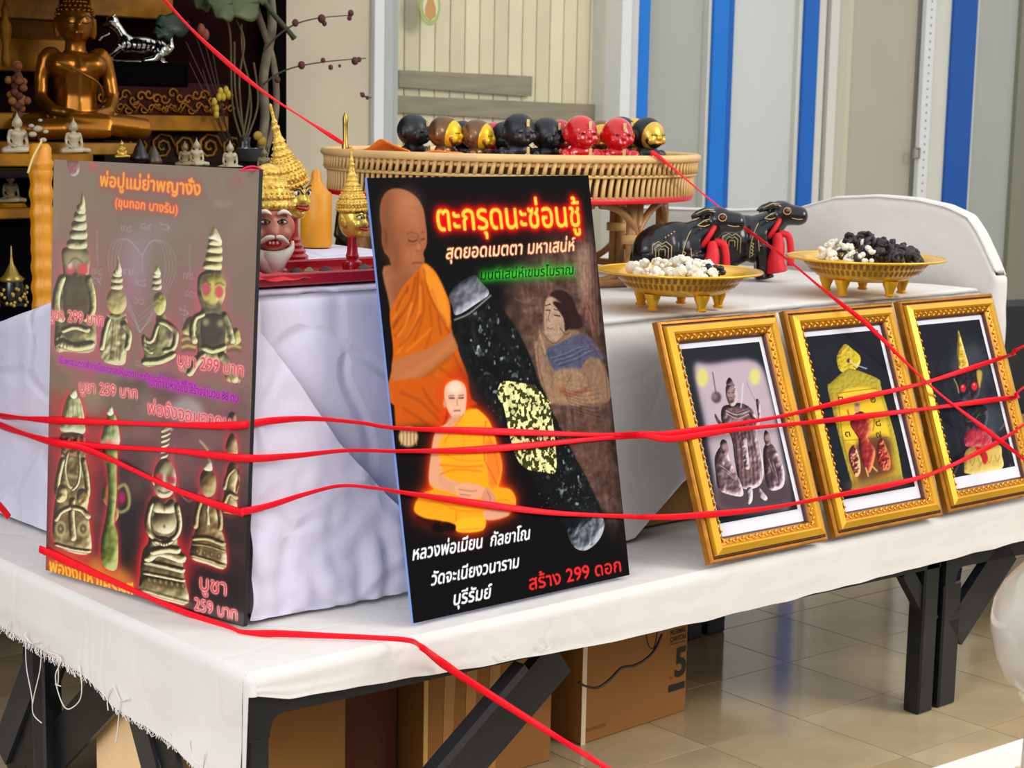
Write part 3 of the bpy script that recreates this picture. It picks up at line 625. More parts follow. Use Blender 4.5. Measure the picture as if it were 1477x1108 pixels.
K.crop=A; K.poly([(400,960),(470,940),(520,1120),(420,1120)],(150,30,10),.6,10)
# the amulet tube
K.poly([(400,720),(575,600),(650,690),(720,800),(775,920),(800,1000),(830,1120),(520,1120),(470,980),(430,860)],(16,17,18),1,1.5)
K.crop=B
K.poly([(500,-10),(760,-10),(850,120),(930,280),(1010,430),(1060,540),(1085,610),(1000,640),(920,640),(880,600),(760,420),(640,250)],(17,19,20),1,1.5)
# speckles on the tube
m=np.zeros((K.H,K.W)); R=K.raster([K.pxl([(520,0),(740,0),(850,130),(920,280),(1000,430),(1050,540),(960,560),(900,500),(780,380),(650,230)],True)],pad=4); m[R[0]:R[1],R[2]:R[3]]=R[4]
K.crop=A; R=K.raster([K.pxl([(430,740),(560,640),(640,700),(710,810),(765,920),(800,1010),(830,1110),(560,1110),(500,960),(450,840)],True)],pad=4); m[R[0]:R[1],R[2]:R[3]]=np.maximum(m[R[0]:R[1],R[2]:R[3]],R[4])
m=gblur(m,3); sp=vnoise(K.H,K.W,7,31,2); fine=vnoise(K.H,K.W,16,8,2)
s_=np.clip((sp-.66)*9,0,1)*m*np.clip((fine-.3)*2.2,0,1); K.img=K.img*(1-s_[:,:,None]*.8)+s_[:,:,None]*np.array([.62,.66,.66])*.9
s_=np.clip((vnoise(K.H,K.W,12,77,3)-.55)*2.2,0,1)*m; K.img+=s_[:,:,None]*np.array([.10,.115,.12])
K.fig([(384,602),(430,550),(500,512),(530,540),(572,596),(520,640),(420,700),(398,660)],(98,98,108),(190,192,200),(40,40,48),5,3,5,7,.9)
K.line([(408,722),(480,690),(580,606)],6,(196,196,180),.8,.8); K.line([(440,560),(500,600),(530,625)],14,(170,170,182),.5,4)
K.line([(520,1100),(470,960),(430,820)],10,(56,64,66),.5,4); K.line([(610,760),(700,900),(760,1040)],10,(70,78,80),.4,5)
# gold leaf patch
K.crop=B; G=[(604,-20),(700,-24),(775,0),(832,90),(846,160),(856,240),(860,380),(800,382),(735,372),(690,335),(655,240),(630,120)]
K.crop=A; GA=K.pxl([(618,1032),(700,1028),(770,1050),(838,1090),(846,1120),(640,1120)],True); K.crop=B
R=K.raster([K.pxl(G,True),GA],pad=2); y0,y1,x0,x1,mm=R; q=vnoise(y1-y0,x1-x0,5,12,2); q2=vnoise(y1-y0,x1-x0,9,44,3)
c=np.where((q>.5)[:,:,None],np.array([226,222,150])/255.,np.array([58,56,26])/255.); c=c*(.7+.6*q2)[:,:,None]; K.put((y0,y1,x0,x1,mm),c)
# glass tip
K.fig([(912,650),(950,610),(1030,560),(1078,600),(1074,660),(1040,712),(990,742),(940,722)],(78,84,90),(176,182,188),(20,22,26),6,4,6,6,1.0)
for k in range(5): K.line([(940+k*18,680-k*14),(965+k*16,650-k*14),(975+k*16,665-k*12)],3,(150,156,160),.8,.6)
K.poly([(940,560),(1020,520),(1060,560),(980,620)],(28,32,34),.7,4)
for k in range(70): K.ell((780+rs.rand()*240+0,300+rs.rand()*250),(2+rs.rand()*3,2+rs.rand()*3),(140,150,156),.5*rs.rand(),.4)
# seated monk with glow
body=[(440,108),(484,95),(540,130),(568,180),(590,260),(614,350),(606,420),(600,450),(650,462),(676,505),(665,560),(600,590),(530,605),(526,648),(412,656),(404,628),(330,605),(256,592),(212,556),(240,490),(300,462),(284,440),(284,380),(300,280),(312,215),(350,170)]
head=[(350,20),(362,-18),(400,-36),(440,-18),(452,30),(448,90),(436,135),(408,150),(384,130),(358,80)]
K.glow([body,head],(214,44,10),13,1.5); K.glow([body,head],(244,96,24),5,.9)
K.poly([(215,575),(330,590),(440,640),(380,660),(300,650),(240,620)],(60,16,8),1,3)
K.poly(body,(252,160,26),1,.8)
K.poly([(308,205),(360,165),(385,190),(345,270),(345,390),(420,436),(380,470),(300,450),(280,410),(290,300)],(222,158,118),1,.8)
K.crop=A; hd=[(358,1010),(378,985),(425,990),(452,1020),(466,1060),(472,1108),(450,1150),(420,1165),(380,1140),(360,1080)]
K.crop=B; K.poly(head,(226,176,144),1,.8); K.ell((400,0),(32,26),(248,214,190),.8,4); K.ell((384,40),(12,10),(180,120,90),.6,3); K.ell((428,40),(12,10),(180,120,90),.6,3)
K.line([(372,46),(396,46)],6,(70,40,30),.9,.5); K.line([(416,46),(438,44)],6,(70,40,30),.9,.5); K.line([(408,50),(410,80)],5,(180,124,96),.9,.8); K.line([(394,104),(424,102)],6,(140,70,58),.9,.6); K.line([(368,36),(394,34)],4,(120,84,64),.8,.6); K.line([(414,34),(440,32)],4,(120,84,64),.8,.6)
K.ell((352,70),(7,20),(200,144,112),1,1); K.poly([(384,130),(436,130),(450,160),(400,190),(360,170)],(206,150,114),1,2)
K.poly([(330,240),(470,105),(520,112),(570,190),(590,300),(560,330),(500,350),(350,355)],(254,166,30),1,1)
K.poly([(540,240),(590,270),(612,360),(590,440),(560,450),(545,340)],(244,124,40),1,2)
for p,w_,c in [([(440,118),(380,200),(350,250)],5,(206,110,12)),([(540,150),(530,250),(535,330)],5,(200,90,16)),([(350,300),(420,330),(520,330)],4,(226,110,20)),([(330,350),(430,358),(525,355)],9,(236,110,30)),([(330,395),(400,372),(520,380)],6,(226,100,24)),([(545,200),(580,290),(600,390)],6,(224,96,30)),([(535,330),(570,400),(590,440)],6,(210,84,30)),([(420,120),(440,240),(430,330)],4,(236,140,20)),
   ([(240,500),(330,520),(420,560),(530,560)],5,(226,120,20)),([(405,560),(404,640)],5,(220,110,20)),([(530,540),(610,510),(660,520)],5,(220,110,20)),([(300,470),(360,480),(420,500)],5,(236,130,24))]: K.line(p,w_,c,.8,.9)
K.poly([(330,400),(380,430),(430,440),(440,480),(390,480),(330,445)],(216,150,110),1,1)
K.poly([(395,450),(440,432),(500,440),(540,462),(530,490),(480,508),(420,498)],(226,160,122),1,.8); K.line([(415,462),(470,470),(500,468)],4,(150,88,60),.8,.6); K.line([(420,484),(470,492)],4,(150,88,60),.8,.6)
K.poly([(520,500),(545,450),(575,485),(588,510),(560,532),(530,530)],(206,140,108),1,1); K.poly([(530,560),(600,555),(650,575),(600,598),(540,600)],(226,160,124),1,1); K.line([(545,470),(560,500),(556,522)],3,(140,84,60),.8,.6)
K.poly([(412,600),(528,590),(526,648),(412,656)],(254,176,36),1,.8); K.line([(414,648),(526,640)],4,(222,130,20),.9,.6)
K.poly([(318,610),(350,650),(318,662),(290,640)],(18,8,8),1,1); K.poly([(350,612),(400,625),(395,650),(345,652)],(26,8,8),1,1)
# lettering
K.crop=A
K.text('ตะกรุดนะซ่อนชู้',(331,303),(1002,281),98,(255,205,60),glow=[((120,0,0),13,2.2),((225,12,10),7,3.0),((235,20,10),4,3)],edge=(245,110,30),bold=.8)
K.text('สุดยอดเมตตา มหาเสน่ห์',(368,436),(972,398),50,(252,214,170),edge=(206,96,50),bold=.3,shear=.25)
K.text('มนต์เสน่ห์เขมรโบราณ',(532,534),(966,508),37,(6,40,10),glow=[((20,120,20),9,1.8),((60,220,50),4.5,2.6)],bold=.3,shear=.2)
K.crop=B
WH=(250,250,250)
K.text('หลวงพ่อเมียน  กัลยาโณ',(206,786),(738,690),48,WH,bold=.9,shear=.25); K.text('วัดจะเนียงวนาราม',(290,902),(688,818),46,WH,bold=.9,shear=.25); K.text('บุรีรัมย์',(392,992),(562,958),48,WH,bold=.9,shear=.25)
K.text('สร้าง 299 ดอก',(740,922),(1158,836),50,(228,40,36),bold=.9)
K.build('printed_face',ink_mat('poster_ink_satin',.6,.04),r2).matrix_parent_inverse=Matrix.Translation(-O2)
# ================================================================= POSTER OF BRONZE FIGURINES (left end)
r1,K,O1=board('poster',(1.995,4.09,ZB),(2.124,3.353,ZB),(.046,0,1.05),.011,'brown-pink poster of small bronze figurines with prices, leaning at the left end of the table',380,620,(104,84,72),M('board_edge_black',(14,13,15),.5))
# the top edge rises slightly towards the left
K.crop=(50,200,3.077)
H,W=K.H,K.W; yy=(np.arange(H)/H)[:,None]; xx=(np.arange(W)/W)[None,:]
cl=vnoise(H,W,(90,70),2,4); cl2=vnoise(H,W,(50,60),8,4)
base=np.array([130,112,92])/255.; pk=np.array([180,78,98])/255.; dk=np.array([40,26,28])/255.
a=np.clip((cl-.36)*2.6,0,1)*np.clip((.93-yy)*2.2,0,1); img=base*(1-a[:,:,None]*.9)+pk*a[:,:,None]*.9
d=np.clip((.52-yy)*3.2+(cl2-.5)*1.2,0,1); img=img*(1-d[:,:,None]*.85)+dk*d[:,:,None]*.85; K.img=img
# faint large faces at the upper corners
K.poly([(880,110),(940,100),(985,150),(975,400),(930,340),(905,200)],(138,118,92),.5,10); K.line([(760,140),(780,240),(830,310),(890,300)],10,(150,128,100),.4,4); K.line([(800,280),(835,295),(870,285)],8,(190,176,140),.6,3); K.ell((900,190),(26,18),(176,70,80),.6,5)
K.line([(830,170),(842,250),(850,262)],8,(150,132,104),.5,3)
K.fig([(145,80),(165,72),(190,85),(200,130),(190,160),(165,165),(148,130)],(148,80,86),(214,196,196),(90,60,60),3,7,4,4,1.0,.8); K.ell((260,118),(26,22),(196,72,76),.75,5); K.line([(245,95),(260,118),(280,112)],4,(226,90,90),.7,1)
K.line([(108,160),(98,300),(88,420)],26,(150,140,110),.35,6); K.line([(240,170),(290,220),(310,330)],26,(130,110,80),.5,8)
for (x,y) in ((720,380),(900,420),(930,360)): K.ell((x,y),(26,50),(150,138,108),.35,9)
# yantra heart and ripples
ln=(172,160,158)
for s_ in (1,.9,.8,.70):
    K.line([(478,520-130*0),(440-90*s_*.3,450),(478-130*s_,460+20*(1-s_)),(478-150*s_,560),(478-110*s_,680),(478-40*s_,800),(468,860)],2.6,ln,.55,.4)
    K.line([(478,520),(520,455),(478+120*s_,470),(478+150*s_,570),(478+110*s_,690),(478+40*s_,800),(468,860)],2.6,ln,.55,.4)
for k in range(4): K.line([(400,700+k*26),(465,790+k*22),(540,720+k*22)],2.5,ln,.5,.4,False)
K.poly([(400,460),(470,390),(560,360),(680,380),(600,420),(520,500),(480,620),(440,600)],(150,142,150),.35,10); K.ell((440,600),(50,150),(176,164,186),.4,16)
for (x,y,t) in ((405,410,'๙๘'),(492,400,'๘๙'),(575,400,'๖'),(470,650,'๘'),(462,730,'๖๖'),(415,600,'๗'),(680,620,'๗๘'),(690,700,'๘๘๖'),(275,600,'๗๘'),(275,640,'๙'),(660,780,'๖'),(560,1000,'๘๖๘'),(470,1010,'๘๘๗')):
    K.text(t,(x-22,y),(x+24,y+8),30,ln,a=.55)
for x,y0_,y1_ in ((280,410,560),(690,470,600),(668,740,850),(480,520,600)): K.line([(x,y0_),(x-3,(y0_+y1_)/2),(x+2,y1_)],4,ln,.5,.8)
# pink halo behind each figure
HAL=(216,84,104)
def halo(p,k=1.1,r=8): K.glow([p],HAL,r,k)
OL=(128,120,78)
# figure 1: big, left
f1=[(120,500),(150,480),(215,480),(245,520),(240,600),(232,640),(262,700),(270,800),(265,940),(140,945),(90,930),(95,780),(90,720),(110,640),(128,600)]
halo(f1); K.fig(f1,(108,98,66),(214,204,146),(44,38,26),5,11,7,10,1.0)
K.fig([(140,610),(235,610),(245,760),(230,830),(140,830),(128,740)],(82,70,52),(120,108,80),(48,40,30),4,5,4,9,.6)
for i,(x,y,rx) in enumerate([(188,468,46),(195,425,40),(198,385,34),(202,345,27),(207,312,20)]): K.fig([(x-rx,y),(x-rx*.7,y-20),(x+rx*.7,y-22),(x+rx,y+4),(x+rx*.7,y+22),(x-rx*.7,y+20)],(150,142,100),(232,224,176),(52,44,30),4,20+i,8,7,.5)
K.fig([(200,305),(205,270),(212,235),(222,268),(225,300),(212,315)],(196,184,120),(240,230,180),(90,80,40),3,2,7)
K.ell((180,535),(50,40),(170,160,120),.8,4); K.ell((160,580),(20,26),(206,84,90),.9,2); K.ell((214,580),(24,27),(224,70,72),.95,2); K.ell((158,562),(12,16),(236,226,226),.7,2); K.line([(195,560),(195,612)],10,(140,124,86),.7,2)
K.fig([(210,850),(250,835),(272,870),(262,905),(225,890)],(150,138,84),(226,216,150),(60,50,30),4,9,8); K.fig([(95,870),(130,865),(132,940),(96,940)],(130,120,80),(220,210,160),(50,42,24),3,9,9,4,1.2)
# figure 2: from behind
f2=[(330,780),(395,775),(415,830),(426,900),(410,940),(400,1000),(350,1003),(300,980),(292,900),(305,830)]
halo(f2); K.fig(f2,(156,146,98),(232,224,170),(70,60,34),5,13,7,6,1.1); K.fig([(320,730),(330,680),(365,665),(400,690),(408,740),(385,775),(345,775)],(176,160,100),(228,212,140),(90,76,40),5,4,6)
for k in range(3): K.line([(348+k*2,705+k*10),(362,698+k*10),(380,708+k*10)],3,(130,112,66),.8,.5)
for i,(x,y,rx) in enumerate([(364,655,28),(366,625,26),(368,600,20)]): K.fig([(x-rx,y),(x-rx*.6,y-16),(x+rx*.7,y-12),(x+rx,y+6),(x+rx*.5,y+16),(x-rx*.7,y+12)],(178,168,118),(240,232,186),(74,64,36),4,i,8)
K.fig([(358,590),(366,550),(372,518),(380,556),(388,592),(370,604)],(206,196,150),(246,240,200),(110,100,60),3,1,7)
# figure 3: side
f3=[(540,790),(575,780),(600,820),(632,850),(620,900),(600,960),(560,1000),(490,1010),(486,950),(480,880),(492,862),(505,900),(540,900)]
halo(f3); K.fig(f3,(150,142,88),(234,226,168),(64,56,30),5,17,7,8,1.0); K.fig([(528,735),(532,695),(560,680),(582,710),(580,760),(556,785),(536,770)],(172,164,84),(234,228,150),(80,72,36),5,3,7)
for i,(x,y,rx) in enumerate([(542,658,22),(543,632,20),(542,605,17)]): K.fig([(x-rx,y),(x-rx*.6,y-14),(x+rx*.8,y-12),(x+rx,y+6),(x+rx*.5,y+14),(x-rx*.7,y+12)],(176,168,120),(242,236,190),(70,62,36),4,i,8)
K.fig([(530,598),(536,575),(542,558),(556,585),(560,604)],(214,206,160),(246,240,200),(110,100,60),3,1,7); K.ell((600,870),(12,22),(84,60,60),.9,2); K.ell((510,905),(8,18),(90,76,50),.9,2)
# figure 4: front, with claws
f4=[(735,600),(780,580),(830,590),(850,640),(845,700),(830,750),(850,790),(862,850),(850,1000),(910,1060),(905,1085),(850,1070),(830,990),(740,990),(720,1020),(700,1048),(655,1030),(650,980),(720,960),(715,880),(700,800),(740,760),(725,700),(722,640)]
halo(f4); K.fig(f4,(116,106,66),(222,212,136),(48,42,26),5,19,7,9,.9)
for i,(x,y,rx) in enumerate([(790,562,42),(797,525,38),(800,488,34),(802,455,30)]): K.fig([(x-rx,y),(x-rx*.7,y-20),(x+rx*.7,y-14),(x+rx,y+8),(x+rx*.7,y+22),(x-rx*.8,y+16)],(184,174,84) if i<2 else (188,180,128),(244,236,176),(66,58,30),4,30+i,9,7,.5)
K.fig([(772,440),(785,405),(793,388),(812,410),(826,440),(830,462),(800,450)],(210,202,160),(250,244,206),(110,100,60),3,2,7)
K.fig([(735,625),(765,600),(820,605),(845,640),(842,690),(815,720),(800,745),(770,735),(745,700)],(186,170,72),(236,224,130),(90,78,36),6,8,6); K.ell((762,668),(20,30),(190,84,92),1,1.2); K.ell((820,680),(18,28),(214,84,92),1,1.2); K.line([(740,640),(760,632),(782,650)],5,(90,78,40),.9,.7); K.line([(800,650),(822,640),(842,652)],5,(90,78,40),.9,.7)
K.line([(793,640),(790,720)],11,(216,200,90),.9,1.5); K.poly([(752,715),(790,740),(832,722),(820,760),(790,770),(765,755)],(92,80,62),1,3); K.line([(768,742),(790,750),(812,742)],5,(176,160,96),.9,.8)
K.fig([(745,790),(840,790),(845,900),(835,930),(750,930)],(72,62,48),(112,100,74),(44,38,30),5,8,4,9,.8)
for q in range(5): K.line([(655,880+q*16),(680,872+q*16),(715,882+q*15)],9,(206,196,84) if q%2 else (100,88,40),.9,.8); K.line([(855,880+q*16),(885,865+q*18),(915,880+q*16)],9,(206,196,84) if q%2 else (100,88,40),.9,.8)
K.fig([(655,850),(675,800),(705,790),(720,840),(705,870),(670,870)],(160,150,90),(226,218,140),(70,60,36),4,5,7); K.fig([(868,900),(880,845),(905,845),(915,900),(892,915)],(176,166,84),(226,218,140),(70,60,36),4,5,7)
OV=dict(base=(140,132,84),hi=(238,230,172),dark=(46,40,24))
K.limb([(122,620),(100,690),(98,760),(120,800)],34,**OV); K.limb([(240,620),(258,700),(256,770),(228,800)],30,**OV); K.limb([(120,905),(180,925),(250,915)],40,**OV); K.limb([(130,850),(180,835),(235,850)],26,**OV)
for x in (118,134,150): K.line([(x-6,880),(x-3,905),(x-8,930)],3,(60,52,30),.9,.5)
K.line([(150,555),(180,530),(215,550)],5,(70,62,40),.8,1); K.line([(170,615),(190,622),(210,615)],5,(50,40,30),.8,.8)
K.limb([(395,820),(420,870),(412,930)],26,**OV); K.limb([(330,800),(312,860),(300,930)],24,**OV); K.line([(350,800),(345,880),(335,980)],4,(80,70,40),.8,.8); K.line([(380,800),(384,880),(376,985)],4,(80,70,40),.8,.8); K.line([(362,810),(364,900),(356,990)],4,(214,206,150),.7,.8); K.line([(325,785),(362,800),(405,782)],9,(206,198,150),.9,1)
K.limb([(560,810),(600,830),(628,870),(615,930),(580,940)],26,**OV); K.limb([(490,990),(560,985),(612,960)],34,**OV); K.limb([(545,830),(520,900),(490,890)],20,**OV); K.limb([(484,880),(492,930),(520,950)],16,**OV); K.line([(540,700),(555,715),(575,712)],4,(70,64,36),.8,.7)
for q in range(3): K.line([(486,905+q*18),(510,915+q*16),(532,905+q*16)],4,(60,54,30),.85,.6)
K.limb([(745,780),(712,800),(700,860),(712,900)],26,**OV); K.limb([(842,780),(862,830),(880,900)],24,**OV); K.limb([(745,960),(715,1000),(690,1040)],34,**OV); K.limb([(830,960),(862,1010),(890,1070)],34,**OV); K.limb([(752,925),(790,940),(840,925)],30,**OV); K.ell((760,815),(14,16),(196,186,120),.7,2); K.ell((825,820),(14,16),(196,186,120),.7,2)
# ----- lower panels
K.crop=(50,540,2.917)
K.poly([(60,20),(260,40),(430,80),(430,260),(300,260),(60,200)],(120,108,84),.55,10); K.poly([(440,100),(870,130),(870,560),(700,620),(440,420)],(134,78,84),.55,14); K.poly([(440,480),(560,500),(860,560),(860,1060),(440,940)],(36,14,18),.75,18)
K.poly([(50,120),(110,90),(240,140),(300,260),(260,640),(240,760),(60,720)],(214,30,40),.6,13); K.poly([(430,660),(480,600),(640,700),(660,960),(440,900)],(220,20,34),.7,10)
K.ell((640,150),(70,50),(176,170,166),.7,5); K.line([(570,190),(640,100),(720,190)],10,(190,184,176),.5,4,False); K.ell((235,110),(60,60),(150,146,110),.55,7); K.poly([(440,80),(480,60),(500,130),(460,200)],(160,150,130),.4,8)
for k in range(4): K.line([(590-k*6,300+k*10),(590-k*4,420+k*12),(650,540-k*4),(720+k*4,430+k*10),(730+k*8,300+k*8)],3,(206,120,124),.5,.6)
K.poly([(350,560),(430,560),(430,760),(380,830),(340,800)],(20,18,22),.85,9); K.poly([(660,850),(880,880),(880,1080),(650,1010)],(22,16,20),.9,10)
K.poly([(45,735),(240,770),(420,860),(425,980),(300,960),(45,850)],(232,70,40),.85,9); K.poly([(45,770),(420,900),(422,950),(45,830)],(240,110,40),.6,8); K.poly([(250,770),(380,830),(415,890),(250,850)],(222,180,50),.6,8)
def h2(p,k=1.5,r=5.5): K.glow([p],(244,40,56),r,k)
def fg(p,b=(150,128,74),hi=(250,240,184),dkk=(34,26,14),r=6,sd=1,k=9,n=8,na=.55,hl=True):
    if hl: h2(p)
    K.fig(p,b,hi,dkk,r,sd,k,n,na)
fg([(95,480),(110,380),(120,310),(205,310),(215,400),(230,500),(222,570),(232,640),(235,750),(150,748),(82,700),(78,600)],(120,96,52),sd=3)
fg([(112,200),(125,130),(150,80),(180,85),(200,130),(212,205),(205,250),(115,240)],(196,200,140),(240,244,206),(70,60,34),sd=4); K.fig([(148,85),(158,60),(170,60),(180,92),(164,104)],(214,216,170),(250,250,220),(110,100,70),3,1,7)
for k in range(5): K.line([(130+k*16,110+abs(2-k)*6),(122+k*20,205)],2.5,(110,100,60),.8,.5)
K.fig([(112,250),(206,255),(205,330),(160,345),(115,320)],(120,60,44),(196,130,90),(50,20,16),4,6,8,4,1.3)
for q in range(6): K.ell((118+q*3,345+q*22),(7,9),(206,186,120),.9,1); K.ell((192-q*2,345+q*22),(7,9),(206,186,120),.9,1)
for q in range(5): K.line([(90,480+q*14),(115,472+q*14),(128,492+q*12)],5,(206,190,120) if q%2 else (90,74,36),.8,.7); 
K.line([(100,490),(150,560),(200,500)],18,(176,150,90),.8,3)
DG=dict(base=(134,110,62),hi=(246,232,176),dark=(30,20,10))
K.limb([(140,330),(128,400),(140,460),(158,480)],12,(196,178,120),(250,240,190),(50,36,20)); K.limb([(186,330),(192,400),(182,460),(162,485)],12,(196,178,120),(250,240,190),(50,36,20)); K.limb([(118,360),(100,440),(96,500),(120,520)],22,**DG); K.limb([(205,360),(220,440),(222,510),(196,525)],22,**DG)
K.fig([(98,480),(112,462),(132,475),(136,520),(115,540),(92,530)],(150,126,74),(246,232,170),(40,28,14),4,2,8,5,.8); K.fig([(182,490),(205,480),(226,505),(224,550),(196,560),(178,530)],(150,126,74),(246,232,170),(40,28,14),4,4,8,5,.8)
K.limb([(160,530),(156,600),(164,690)],26,**DG); K.limb([(150,560),(110,580),(92,610)],22,**DG); K.limb([(165,560),(200,570),(226,600)],22,**DG); K.limb([(90,715),(160,735),(232,745)],16,**DG)
K.limb([(330,310),(338,360),(318,400),(310,460)],26,(120,132,54),(214,220,140),(34,40,14)); K.limb([(312,460),(300,520),(330,560),(338,600),(300,640)],30,(112,126,50),(206,212,130),(30,36,12))
for q in range(6): K.limb([(290,680+q*24),(318,686+q*24),(346,684+q*24)],10,(104,116,44),(190,196,110),(24,28,10))
for cx in (110,205):
    for rr in (34,20,8): K.ell((cx,650),(rr*.7,rr),(196,180,120) if rr!=20 else (60,50,26),.8,1.2)
fg([(280,270),(300,190),(312,150),(335,165),(352,215),(355,300),(282,300)],(176,190,120),(236,240,196),(60,64,34),sd=8); K.fig([(304,160),(312,130),(325,132),(332,165),(316,175)],(206,210,170),(250,250,220),(100,100,70),3,1,7)
for k in range(3): K.line([(306+k*12,175),(296+k*18,262)],2.5,(100,104,60),.8,.5)
fg([(285,300),(345,310),(345,400),(345,520),(335,620),(350,680),(345,820),(285,800),(280,700),(300,600),(310,500),(305,400)],(110,124,48),(206,210,130),(36,40,14),sd=9)
K.line([(350,480),(380,465),(398,510),(395,560),(365,580),(345,570)],13,(170,160,96),.95,1.2); K.ell((368,520),(14,26),(180,20,90),.9,2)
fg([(455,745),(480,700),(475,590),(490,520),(520,510),(580,505),(600,560),(608,640),(600,710),(620,760),(628,840),(642,965),(560,950),(450,910),(442,860)],(134,116,72),sd=12)
K.fig([(500,600),(520,560),(560,560),(590,600),(585,650),(550,670),(510,655)],(150,134,90),(236,226,180),(66,54,30),7,5,8,6,.5); K.fig([(490,690),(540,680),(590,700),(560,730),(510,725)],(140,120,76),(230,220,170),(40,32,18),3,5,9,4,.9)
fg([(500,470),(505,400),(530,360),(560,355),(590,400),(595,460),(575,510),(535,520),(510,500)],(160,144,100),(240,232,196),(60,46,30),sd=14); K.fig([(488,405),(500,430),(506,470),(494,450)],(200,184,130),hi=(240,230,190),dark=(90,70,40),r=2)
DG=dict(base=(146,124,76),hi=(250,242,196),dark=(30,22,12))
K.fig([(450,850),(470,842),(600,865),(636,890),(645,962),(560,955),(448,912)],(140,120,76),(246,236,186),(34,26,14),4,3,9,7,.5); K.limb([(462,835),(540,850),(628,868)],16,**DG); K.limb([(450,905),(540,932),(642,958)],14,**DG); K.limb([(470,790),(540,805),(622,825)],26,**DG)
K.limb([(480,770),(520,745),(580,760),(618,775)],44,**DG); K.limb([(600,740),(560,735),(500,745)],34,**DG); K.fig([(498,600),(520,580),(560,582),(592,605),(590,650),(560,672),(515,662),(496,635)],(168,150,100),(255,250,210),(40,30,16),8,5,8,8,.2); K.ell((546,640),(5,6),(50,40,24),.8,1)
K.fig([(492,530),(520,520),(545,545),(575,525),(598,545),(590,580),(545,585),(500,575)],(160,142,94),(252,244,200),(40,30,16),5,5,8,8,.2); K.line([(545,535),(546,575)],4,(50,38,22),.8,1)
K.limb([(490,545),(476,610),(484,665),(520,695),(548,700)],24,**DG); K.limb([(598,550),(610,620),(602,670),(570,700),(540,712)],22,**DG); K.limb([(505,700),(545,715),(575,705)],18,**DG)
for q in range(4): K.line([(522+q*12,700),(530+q*11,722)],3,(50,38,20),.9,.5)
K.ell((522,440),(18,22),(222,40,50),.95,2); K.ell((575,445),(18,18),(180,30,50),.9,2); K.line([(548,420),(545,480)],10,(226,220,200),.8,1.5); K.line([(520,488),(545,500),(570,492)],6,(60,40,26),.9,.8)
for k in range(6): K.fig([(530+k*1,355-k*22),(555,350-k*22),(562-k*-3,335-k*22),(535,338-k*22)],(196,184,130),(246,240,204),(90,76,44),2,k,8)
K.line([(545,240),(560,228),(580,232)],10,(206,196,150),.9,1); 
for q in range(7): K.ell((480+q*24,868+q*4),(9,14),(84,68,34),.8,1.2); K.ell((482+q*24,866+q*4),(4,8),(196,180,130),.8,1)
K.line([(450,800),(540,820),(630,850)],6,(60,48,26),.8,1.5); K.line([(446,900),(540,930),(640,955)],7,(196,180,130),.7,1.5)
fg([(690,560),(700,520),(735,500),(760,520),(775,580),(780,640),(800,700),(805,815),(730,800),(655,770),(665,700),(680,640)],(128,96,52),sd=15); fg([(695,470),(700,420),(725,395),(755,415),(765,460),(755,505),(720,515)],(140,110,62),(206,190,130),sd=16); K.fig([(712,400),(722,360),(740,360),(748,405)],(206,200,160),(246,240,204),(100,90,60),3,1,7)
K.line([(735,365),(730,325),(715,300),(695,280)],8,(196,186,130),.9,1); K.line([(725,540),(730,600),(728,640)],7,(206,190,140),.8,1.2)
DG=dict(base=(128,98,52),hi=(226,204,140),dark=(30,20,10))
K.limb([(700,530),(684,580),(678,640)],22,**DG); K.limb([(768,540),(782,600),(782,650)],20,**DG); K.limb([(672,690),(730,690),(795,715)],22,**DG); K.limb([(660,760),(730,780),(802,806)],14,**DG); K.limb([(665,715),(730,722),(800,745)],10,**DG); K.limb([(733,530),(728,580),(733,630)],12,(196,178,120),(250,240,190),(50,36,20))
for q in range(4): K.ell((685+q*30,745+q*7),(10,12),(60,44,22),.85,1.2); K.ell((686+q*30,744+q*7),(4,6),(196,172,112),.8,.8)
fg([(800,470),(810,400),(825,370),(850,380),(858,420),(845,480),(850,520),(848,580),(790,572),(795,520)],(138,118,70),sd=18); K.limb([(800,480),(812,430),(838,400)],16,**DG); K.limb([(800,540),(820,500),(848,520)],20,**DG); K.limb([(795,575),(848,585)],14,**DG); K.limb([(855,400),(862,450),(850,500)],6,**DG)
fg([(805,320),(810,280),(830,245),(850,280),(855,330),(835,350)],(150,120,76),sd=19)
K.fig([(812,190),(822,160),(845,165),(850,200),(845,230),(815,220)],(110,60,54),(190,150,120),(50,24,24),3,4,8)
# lettering
K.crop=(50,200,3.077)
R1=[((150,20,20),8,1.0),((235,60,50),4,1.5)]
K.text('พ่อปู่แม่ย่าพญางั่ง',(290,210),(735,252),46,(240,170,50),glow=R1,bold=1.0,edge=(250,80,50)); K.text('(ขุนถอก นางรัน)',(358,300),(634,334),32,(240,160,60),glow=R1,bold=.7,edge=(250,70,50))
PKE=(255,150,150)
def price(t,a_,b_,h): K.text(t,a_,b_,h,(226,60,70),glow=[((230,70,80),3,1.0)],edge=(255,186,180),bold=.15)
price('บูชา 299 บาท',(64,800),(304,832),40); price('บูชา 299 บาท',(636,1005),(925,1056),44)
K.text('เป็นพุทธเมตตาค้าขายโชคลาภเสน่ห์เมตตา มหานิยม สร้างจำนวน 88 ตน',(108,995),(710,1112),22,(70,20,60),glow=[((206,30,190),3.2,2.2)],edge=(214,60,200))
K.crop=(50,540,2.917); K.text('เมตตา มหานิยม สร้างจำนวน 88 ตน',(480,45),(856,118),26,(70,20,60),glow=[((206,30,190),3.2,2.2)],edge=(214,60,200))
price('บูชา 259 บาท',(190,72),(432,104),38); price('พ่องั่งจอมอาคม',(476,165),(822,232),44)
price('บูชา',(696,905),(806,932),52); price('259 บาท',(672,990),(852,1036),42)
